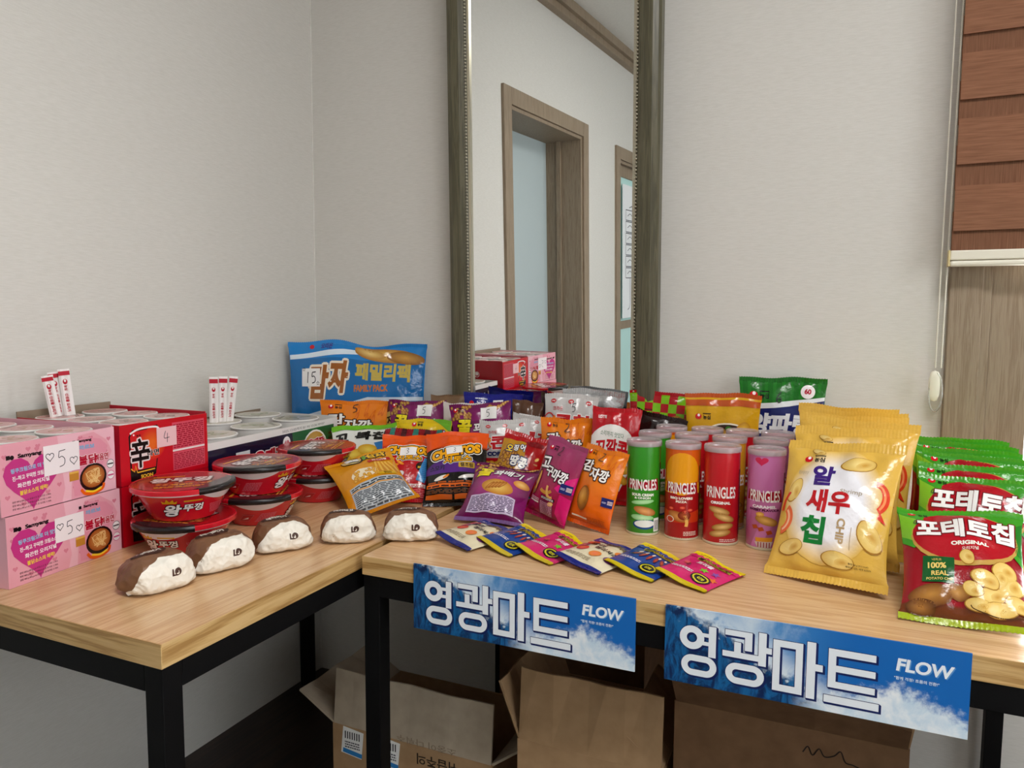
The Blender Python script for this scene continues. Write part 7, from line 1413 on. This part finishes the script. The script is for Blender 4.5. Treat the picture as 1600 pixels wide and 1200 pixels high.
# ------------------------------------------------------------------ stacked potato chip cans
CR, CH = .0365, .198
def art_can(kind):
    A = Art(); hw = PI * CR * .999 / 1.36; h = CH
    if kind == 'orange':
        A.rect(-hw, h * .50, hw, h * .985, '#d8641c', 0); A.ell(0, h * .72, .030, .046, '#e8a21c', 1); A.rect(-.034, h * .505, .034, h * .62, '#e8a21c', 1); A.rect(-hw, .004, hw, h * .52, '#a81c20', 0); A.poly([(-hw, h * .38), (0, h * .28), (hw, h * .40), (hw, h * .20), (-hw, h * .18)], '#c8401c', 1)
    if kind == 'pink':
        for k in range(6): A.poly([(-.1 + k * .04, .005), (-.085 + k * .04, .005), (-.02 + k * .04, h * .98), (-.045 + k * .04, h * .98)], '#cd7fb4', 0)
        A.heart(-.006, h * .93, .010, '#d02c5c', 1)
    if kind != 'red': A.poly([(-.026, h * .625), (0, h * .60), (.026, h * .635), (.029, h * .50), (0, h * .525), (-.029, h * .515)], '#a3142c', 2)
    A.text('PRINGLES', 0, h * .565, .0245, '#f4efee', 3, w=.047, bold=.02)
    nm, tc = {'green': ('SOUR CREAM', '#f0f6ea'), 'orange': ('BBQ LOVERS', '#f6ece0'), 'red': ('ORIGINAL', '#f4efee'), 'pink': ('CARAMEL', '#f4ecf2')}[kind]
    A.text(nm, 0, h * .455, .0062, tc, 3, w=.036 if kind != 'red' else .030, bold=.06); 
    if kind != 'red': A.text({'green': '& ONION', 'orange': 'PIZZA', 'pink': 'SWEET FLAVOUR'}[kind], 0, h * .42, .0048, tc if kind != 'pink' else '#5a1c48', 3, bold=.05)
    chip = ('#a87432', '#eac987')
    if kind == 'green':
        A.ell(0, h * .375, .019, .005, '#8fd08a', 2, '#bfe6b4', 8); A.ell(.004, h * .275, .019, .009, '#b5733a', 3, '#e8b074', -20); A.ell(.0, h * .20, .019, .007, '#8fd08a', 2, '#cfeec4', -5); A.ell(.004, h * .125, .019, .011, '#1c4f90', 2); A.ell(.004, h * .132, .0165, .008, '#e9eeea', 3); A.rect(.019, h * .04, .031, h * .19, '#eef0ec', 4)
        for k in range(9): A.rect(.0205, h * (.06 + k * .012), .0295, h * (.065 + k * .012), '#1c1c1c', 5)
    elif kind == 'orange':
        A.ell(-.004, h * .255, .019, .010, '#a8622c', 3, '#e0a35c', -25); A.ell(.005, h * .27, .010, .010, '#7a2418', 4, '#b8603a'); A.stroke([(.006, h * .27), (.009, h * .20), (.008, h * .15)], .005, '#e6b45c', 4)
        for x, z in ((-.016, .34), (.002, .355), (.014, .33), (.006, .31)): A.ell(x, h * z, .004, .003, '#d8482c', 4, '#f0806a')
        A.ring(-.018, h * .22, .007, .007, .0014, '#f0dcd0', 3); A.fine(.004, h * .05, .026, h * .10, 3, '#f0d8cc', 3, seed=2)
    elif kind == 'red':
        for x, z, r in ((-.002, .37, -18), (.006, .30, -24), (.004, .20, 14), (.0, .13, 16)): A.ell(x, h * z, .017, .0075, chip[0], 3, chip[1], r)
        A.fine(.0, h * .04, .026, h * .075, 2, '#f0d0d0', 3, seed=3)
    else:
        A.ell(.004, h * .31, .018, .009, '#b07a34', 3, '#eebf6c', -22); A.ell(-.006, h * .375, .006, .005, '#d89a3c', 3, '#f4cf70')
        for x, z in ((-.013, .24), (-.004, .22), (.008, .19)): A.rect(x - .004, h * z - .004, x + .004, h * z + .004, '#b8501c', 3, rot=20)
        A.poly([(-.012, h * .13), (.014, h * .14), (.012, h * .075), (-.010, h * .065)], '#e6a030', 3); A.poly([(-.013, h * .085), (.014, h * .095), (.010, h * .03), (-.008, h * .025)], '#d8c4c0', 4)
        for k in range(5): A.rect(-.008 + k * .004, h * .03, -.0065 + k * .004, h * .085, '#a8484c', 5)
    A.rect(.0335, h * .1, .044, h * .80, '#2a1418' if kind == 'orange' else '#7c1430' if kind == 'red' else '#5c2a58' if kind == 'pink' else '#1a6a1e', 1)
    return A
CANCOL = {'green': '#2f8f1e', 'orange': '#b8401c', 'red': '#c0101f', 'pink': '#c06aa4', 'mustard': '#d89a20'}
CANSRC = {}
def can(label, kind, x, y, yaw):
    if kind in CANSRC:
        e = copy_tree(CANSRC[kind]); e.location = (x, y, TZ + .0006); e.rotation_euler = (0, 0, R_(yaw)); e['label'] = label; return e
    e = empty('chip_can', (x, y, TZ + .0006), (0, 0, R_(yaw))); tag(e, label, 'can', 'tall potato chip cans')
    c = CANCOL[kind]
    lathe_obj('can_body', [(CR * .985, .0035), (CR, .0045), (CR, CH - .004), (CR * .99, CH)], simple('can_' + kind, c, rough=.28, coat=.3), e, 48)
    lathe_obj('bottom_rim', [(CR * .93, .002), (CR * .95, 0), (CR * 1.012, .0002), (CR * 1.012, .0045), (CR, .005)], simple('cream_can_rim', '#d9d2b8', rough=.35, metal=.3), e, 48)
    lathe_obj('metal_rim', [(CR, CH - .001), (CR * 1.035, CH), (CR * 1.035, CH + .004), (CR * .97, CH + .004), (CR * .95, CH + .001)], simple('can_steel', '#c4c4c6', rough=.25, metal=.9), e, 48)
    lathe_obj('foil_seal', [(.001, CH + .0012), (CR * .95, CH + .001)], simple('pink_foil_seal', '#cc8490', rough=.4, metal=.2), e, 32)
    lidm = MATS.get('clear_lid')
    if lidm is None:
        lidm = bpy.data.materials.new('clear_pink_lid'); lidm.use_nodes = True; nt = lidm.node_tree; nt.nodes.clear()
        o = nt.nodes.new('ShaderNodeOutputMaterial'); m1 = nt.nodes.new('ShaderNodeMixShader'); t = nt.nodes.new('ShaderNodeBsdfTransparent'); p = nt.nodes.new('ShaderNodeBsdfPrincipled')
        t.inputs[0].default_value = (.95, .88, .9, 1); p.inputs['Base Color'].default_value = (*hx('#d9ced0'), 1); p.inputs['Roughness'].default_value = .18; m1.inputs[0].default_value = .4
        nt.links.new(t.outputs[0], m1.inputs[1]); nt.links.new(p.outputs[0], m1.inputs[2]); nt.links.new(m1.outputs[0], o.inputs[0]); MATS['clear_lid'] = lidm
    lathe_obj('plastic_lid', [(CR * 1.045, CH - .003), (CR * 1.06, CH - .003), (CR * 1.065, CH + .0065), (CR * 1.03, CH + .0085), (CR * .97, CH + .0075), (.001, CH + .0072)], lidm, e, 48)
    if kind != 'mustard': art_can(kind).build('side_print', lathe_map((lambda z: np.full(len(z), CR), 0.0)), M_GLOSSP, e, (1.36, 1), .006, .0004, .00012)
    else: art_can('red').build('side_print', lathe_map((lambda z: np.full(len(z), CR), 0.0)), M_GLOSSP, e, (1.36, 1), .006, .0004, .00012)
    CANSRC[kind] = e
    return e
rows = [(1.600, (('green', -.395), ('orange', -.310), ('red', -.2265), ('pink', -.138))), (1.728, (('green', -.401), ('red', -.316), ('mustard', -.230), ('pink', -.141))), (1.842, (('orange', -.386), ('red', -.299), ('red', -.216), ('pink', -.135)))]
cl = [['green sour cream chip can at the front, beside the orange snack bag', 'orange pizza flavour chip can at the front', 'red original chip can at the front', 'pink caramel chip can at the front beside the yellow bags'],
      ['second green chip can directly behind the front green can', 'chip can behind the front orange and red cans', 'mustard yellow chip can behind the front red can', 'pink chip can in the second row behind the front pink can'],
      ['rear row chip can beside the dark brown bag', 'rear row chip can in front of the checkered bag', 'rear row chip can in front of the yellow bag', 'rear row chip can in front of the green striped bag']]
for j, (y, cs) in enumerate(rows):
    for i, (kd, x) in enumerate(cs): can(cl[j][i], kd, x, y + .003 * (i % 2), -math.degrees(math.atan2(x, y)) - 2 + (0 if j == 0 else 14))
# ------------------------------------------------------------------ snack bags
# yellow shrimp chips, a file of six
sh0 = bag('shrimp_chip_bag', 'front yellow shrimp chip bag with large Korean lettering beside the green bags', 'snack bag', .212, .272, .066, (-.020, 1.390), -18, 31, -3, '#e3bd5e', art_shrimp(), None, 'yellow shrimp chip bags', M_FILM, 5, (.018, .015), k=.10, fold=.008, nu=40, nv=48, wr=.002, R0=1.357)
for k, (x, y, yaw, lean, roll, lb) in enumerate(((.004, 1.524, -12, 23, -2, 'second yellow shrimp chip bag right behind the front one'), (.022, 1.606, -7, 16, 2, 'third yellow shrimp chip bag from the front'), (.020, 1.688, -3, 10, 0, 'fourth yellow shrimp chip bag from the front'), (.018, 1.768, -6, 5, 1, 'fifth yellow shrimp chip bag from the front'), (.006, 1.850, -5, 3, 1, 'rearmost yellow shrimp chip bag near the wall'))):
    bag_copy(sh0, lb, (x, y), yaw, lean, roll)
# green and red potato chips, a file of seven
po0 = bag('potato_chip_bag', 'front green and red potato chip bag at the table edge', 'snack bag', .184, .216, .066, (.186, 1.283), -3, 48, -2, base_potato, art_potato(), pen('4', -.36, .99, .07), 'green potato chip bags', M_FILM, 9, (.013, .012), ('#5aa828', '#a8b820'), k=.10, fold=.009, nu=40, nv=46, notemat=M_INK, wr=.0024, R0=1.22)
for k, (x, y, yaw, lean, roll, lb) in enumerate(((.200, 1.422, -10, 27, 2, 'second green potato chip bag, its lettering above the front one'), (.216, 1.516, -7, 21, 1, 'third green potato chip bag from the front'), (.222, 1.600, -8, 14, 3, 'fourth green potato chip bag from the front'), (.226, 1.680, -4, 8, 1, 'fifth green potato chip bag from the front'), (.228, 1.760, -6, 5, 2, 'sixth green potato chip bag from the front'), (.230, 1.842, -4, 4, 1, 'rearmost green potato chip bag by the window frame'))):
    bag_copy(po0, lb, (x, y), yaw, lean, roll)
# flat jelly packets in a fanned row
jl = {}
for i, (kd, x, y, yaw, lb) in enumerate((('cream', -.726, 1.315, -24, 'leftmost cream jelly packet next to the burger'), ('blue', -.634, 1.322, -26, 'left blue jelly packet between cream and pink packets'), ('pink', -.544, 1.312, -27, 'left pink jelly packet half under the cream packet'), ('cream', -.446, 1.290, -23, 'cream jelly packet in the middle of the fanned row'), ('blue', -.348, 1.296, -21, 'right blue jelly packet under the last pink one'), ('pink', -.252, 1.288, -25, 'rightmost pink jelly packet at the end of the row'))):
    W, H = (.112, .142) if kd == 'cream' else (.108, .134)
    args = ((x, y), yaw, 88, 0)
    if kd in jl: bag_copy(jl[kd], lb, *args, bank=8)
    else:
        jl[kd] = bag('jelly_packet', lb, 'jelly packet', W, H, .017 if kd != 'cream' else .022, *args, {'cream': '#e6dcc0', 'blue': '#1d4f9c', 'pink': '#d8307c'}[kd], art_jelly(kd), pen('4', -.18, .5, .14) if kd == 'pink' else None, 'small jelly packets in a row', M_FILM, 30 + i, (.010, .010), {'cream': ('#1e2f8c', '#1e2f8c'), 'blue': ('#e6d21c', '#c8b81c'), 'pink': ('#e6d21c', '#c8b81c')}[kd], k=.04, wave=.003, fold=.002, bank=8, notemat=M_INK, wr=.0007, R0=1.22)
# leaning pair in front of the cans
def side_label(N, y0=.42, y1=.62):
    N.rect(.27, y0, .47, y1, '#1c2468', 8); N.rect(.38, y0 + .05, .46, y1 - .04, '#d8c8cc', 9)
    for k in range(5): N.rect(.385 + k * .015, y0 + .06, .391 + k * .015, y1 - .05, '#5a3038', 10)
    N.fine(.285, y0 + .06, .36, y1 - .06, 2, '#c8c8e0', 9, seed=3); return N
sw = bag('sweet_potato_snack_bag', 'tall magenta sweet potato snack bag with handwritten 2 leaning before the cans', 'snack bag', .116, .190, .058, (-.612, 1.556), -14, 14, 11, base_sweet, art_sweet(), pen('2', -.03, 1.24, .15), None, M_FILM, 41, (.012, .010), k=.07, notemat=M_INK, extra=[('price_sticker', side_label(Art(), .58, .74), M_PAPER)], R0=1.45)
ga = bag('potato_snack_bag', 'tall orange potato snack bag with handwritten 2 beside the green can', 'snack bag', .112, .182, .056, (-.508, 1.548), -12, 14, 8, base_gamja, art_gamja(), pen('2', .02, 1.20, .15), 'orange potato snack bags', M_FILM, 42, (.012, .010), k=.07, notemat=M_INK, extra=[('price_sticker', side_label(Art(), .42, .57), M_PAPER)], R0=1.35)
# front of the middle heap
bag('honey_twist_bag', 'front purple honey twist bag lying back with a nutrition panel', 'snack bag', .166, .196, .074, (-.726, 1.492), 14, 60, 5, base_twist, art_twist(), None, 'purple honey twist bags', M_FILM, 43, (.012, .012), ('#6d1556', '#8a6a9a'), k=.11, R0=1.3)
bag('fried_potato_snack_bag', 'yellow potato stick bag slumped in front with a grey nutrition panel', 'snack bag', .176, .205, .072, (-.985, 1.470), 33, 60, -22, stops((0, '#d8921a'), (.5, '#e0a020'), (1.3, '#e2a622')), art_ogamja(), digit_note('1', -.13, 1.03, .12, pw=.20), None, M_FILM, 44, (.012, .012), k=.10, R0=1.2)
bag('cheese_puff_bag', 'red and orange cheese puff bag with a note over its logo', 'snack bag', .150, .192, .050, (-1.010, 1.582), 26, 36, 3, stops((0, '#b81628'), (1.0, '#c41c2c'), (1.05, '#e8641a'), (1.3, '#e8641a')), art_cheese(False), digit_note('3', .0, .90, .17, pw=.30), None, M_FILM, 45, (.012, .010), ('#e8641a', None), k=.08, R0=1.28)
bag('cheese_puff_bag', 'black purple and orange cheese puff bag with a note over its logo', 'snack bag', .166, .205, .054, (-.872, 1.604), 20, 36, -3, stops((0, '#1a1412'), (.95, '#1a1614'), (1.0, '#e8641a'), (1.3, '#e8641a')), art_cheese(True), digit_note('3', -.02, .90, .13, pw=.26, rot=10), None, M_FILM, 46, (.012, .010), ('#e8641a', '#d8641a'), k=.08, R0=1.28)
bag('squid_peanut_bag', 'small red squid peanut snack bag tilted behind the purple bag', 'snack bag', .122, .182, .050, (-.762, 1.682), 22, 28, 16, '#b8141f', art_squid(), None, None, M_FILM, 47, (.012, .010), k=.08, R0=1.3)
bag('corn_snack_bag', 'yellow and red snack bag squeezed between the squid peanut and magenta bags', 'snack bag', .100, .160, .036, (-.636, 1.690), 10, 18, 12, stops((0, '#b8281c'), (.5, '#d8481c'), (.7, '#d8a820'), (1.6, '#d8a820')), Art().text('칩', .0, 1.0, .3, '#2a1a10', 2, bold=.08), None, None, M_FILM, 48, (.010, .010))
# second row of the heap
bag('turtle_chip_bag', 'white and lime green corn soup chip bag behind the red bowls', 'snack bag', .190, .190, .050, (-1.212, 1.696), 22, 38, -7, stops((0, '#7fc12f'), (.3, '#7fc12f'), (.4, '#e6e8e2'), (1.0, '#e6e8e2'), (1.05, '#e6e8e2')), art_turtle(), None, None, M_FILM, 49, (.012, .010), ('#7fc12f', None), R0=1.26)
bag('dark_red_snack_bag', 'dark red snack bag with teal patches behind the cheese puffs', 'snack bag', .160, .175, .040, (-1.045, 1.682), 22, 14, 0, '#9c1626', (lambda A: [A.poly([(-.4 + i * .2, 1.1), (-.32 + i * .2, 1.08), (-.36 + i * .22, .9), (-.44 + i * .2, .92)], ('#3f8a7c', '#5a1420')[i % 2], 1) for i in range(5)] and A)(Art()), None, None, M_FILM, 50, (.012, .010))
bag('banana_snack_bag', 'yellow banana snack bag with white and purple lettering in the heap', 'snack bag', .152, .190, .046, (-1.058, 1.765), 16, 8, 0, stops((0, '#d8b81c'), (1.2, '#e0c41e')), art_kick(), None, None, M_FILM, 51, (.012, .010), ('#e0c41e', None), R0=1.25)
co = bag('corn_chip_bag', 'silver and red corn chip bag in the middle of the heap', 'snack bag', .138, .200, .044, (-.812, 1.780), 18, 8, -2, stops((0, '#b8202c'), (.5, '#c8c6c6'), (1.5, '#cfcdcb')), art_corn(), None, 'silver corn chip bags', M_FILM, 52, (.012, .010), R0=1.42)
bag_copy(co, 'second silver corn chip bag just behind, its top folded', (-.778, 1.846), 12, 6, 7)
g2 = bag_copy(ga, 'orange potato snack bag standing between the corn chip bags and the red cone bag', (-.652, 1.806), 14, 5, 0)
g2.scale = (1.26, 1.1, 1.17)
bag('corn_cone_bag', 'red corn cone snack bag with white oval and red lettering', 'snack bag', .126, .245, .050, (-.530, 1.785), 12, 8, 4, '#c0142a', (lambda A: A)(art_cone()), None, 'red corn cone bags', M_FILM, 53, (.012, .010), k=.08, R0=1.36)
bag('chocolate_bag', 'dark brown snack bag leaning behind the first can row', 'snack bag', .135, .215, .044, (-.476, 1.895), 8, 4, 14, stops((0, '#c41f30'), (.75, '#efe6e2'), (.85, '#2c1512'), (1.8, '#2c1512')), None, None, None, M_FILM, 54, (.012, .010))
# third row
bag('potato_snack_bag', 'orange potato snack bag with handwritten 5 in front of the big blue bag', 'snack bag', .216, .222, .050, (-1.352, 1.842), 14, 3, 0, base_gamja, art_gamja(), pen('5', .04, 1.20, .13), 'orange potato snack bags', M_FILM, 55, (.012, .010), k=.05, notemat=M_INK, R0=1.35)
tw = bag('honey_twist_bag', 'purple honey twist bag with a paper note, in front of the blue bag edge', 'snack bag', .176, .228, .048, (-1.150, 1.878), 14, 3, 0, base_twist, art_twist(), digit_note('5', .14, 1.13, .18, pw=.26), 'purple honey twist bags', M_FILM, 56, (.012, .010), R0=1.3)
t2 = bag_copy(tw, 'purple honey twist bag with a paper note behind the silver corn chip bag', (-.905, 1.845), 16, 4, -5)
bag('shrimp_cracker_bag', 'red and white shrimp cracker bag below the brown paper bag', 'snack bag', .108, .225, .042, (-1.015, 1.880), 14, 3, 3, '#e2dcd8', art_saeu(), None, None, M_FILM, 57, (.012, .010), R0=1.35)
bag('paper_snack_bag', 'plain brown paper snack bag at the foot of the mirror frame', 'snack bag', .125, .240, .060, (-1.090, 1.965), 10, 3, 0, stops((0, '#6d5138'), (2.5, '#7d6044')), None, None, None, M_MATTE, 58, (.006, .010), k=.05)
bag('squid_snack_bag', 'royal blue snack bag with a small 5 note in front of the mirror', 'snack bag', .178, .250, .050, (-.942, 1.945), 12, 3, 2, '#1c2490', art_blue(), digit_note('5', .10, 1.13, .13, pw=.17), None, M_FILM, 59, (.012, .010), R0=1.3)
bag('crumpled_snack_bag', 'crumpled brown and red snack bag with a folded note beside the blue bag', 'snack bag', .092, .238, .046, (-.822, 1.905), 10, 3, 4, stops((0, '#a01c24'), (1.7, '#a8262a'), (1.9, '#5c4030'), (2.6, '#6d4c38')), None, digit_note('5', .0, 2.0, .34, pw=.5), None, M_FILM, 60, (.010, .010), fold=.008)
bag('corn_chip_bag', 'tall silver corn chip bag with handwritten 5 at the back before the mirror', 'snack bag', .149, .262, .044, (-.690, 1.905), 12, 5, 3, stops((0, '#b8202c'), (.62, '#c8c6c6'), (1.5, '#cfcdcb')), art_corn(), pen('5', .06, 1.215, .12), 'silver corn chip bags', M_FILM, 66, (.012, .010), notemat=M_INK, R0=1.42)
bag('foil_snack_bag', 'brown snack bag with a shiny silver foil top before the mirror', 'snack bag', .180, .272, .046, (-.645, 1.975), 6, 2, 2, stops((0, '#3a201c'), (1.24, '#3f241e'), (1.28, '#c8c8ca'), (1.5, '#d2d2d4')), None, None, None, M_FOIL, 61, (.016, .010), fold=.008)
bag('waffle_snack_bag', 'red and green checkered waffle snack bag at the back', 'snack bag', .200, .272, .050, (-.445, 1.992), 2, 1, 2, '#b81c2c', art_check(), None, None, M_FILM, 62, (.012, .010), R0=1.28)
bag('noodle_snack_bag', 'yellow noodle snack bag behind the chip cans', 'snack bag', .190, .284, .052, (-.278, 1.932), 4, 2, 0, stops((0, '#d8a820'), (1.5, '#dcb024')), art_yellow(), None, None, M_FILM, 63, (.012, .010), ('#c8642a', None), R0=1.45)
bag('onion_ring_bag', 'tall green and navy onion ring bag against the wall', 'snack bag', .214, .325, .056, (-.142, 1.998), 0, 3, 0, stops((0, '#1c2f78'), (1.0, '#1c2f78'), (1.1, '#25802c'), (1.6, '#1f7a28')), art_onion(), pen('6', -.02, 1.22, .12), None, M_FILM, 64, (.014, .010), ('#1f7a28', None), notemat=M_INK, R0=1.45)
# big clear family pack in the corner
N = digit_note('15', -.33, .50, .10, pw=.14, lw=.006)
for sx, sy in ((-.385, .545), (-.275, .468)):
    P = [(sx + .012 * (1 if i % 2 == 0 else .45) * math.sin(i * PI / 5), sy + .012 * (1 if i % 2 == 0 else .45) * math.cos(i * PI / 5)) for i in range(10)]; N.stroke(P + [P[0]], .003, '#22222a', 9, False)
bag('family_pack_bag', 'big blue potato family pack bag standing in the room corner', 'snack bag', .452, .392, .090, (-1.412, 1.945), 22, 3, 0, stops((0, '#8a7a5c'), (.1, '#9a7c50'), (.16, '#1f7cc4'), (.9, '#1f80ca')), art_family(), N, None, vcol('clear_gloss_film', rough=.12, bump=(22, 0.5, 0.006)), 65, (.012, .010), ('#1f80ca', '#c8d2d8'), wave=.016, fold=.012, k=.06, nu=46, nv=46, wr=.0022, zw=.009, R0=0.7)
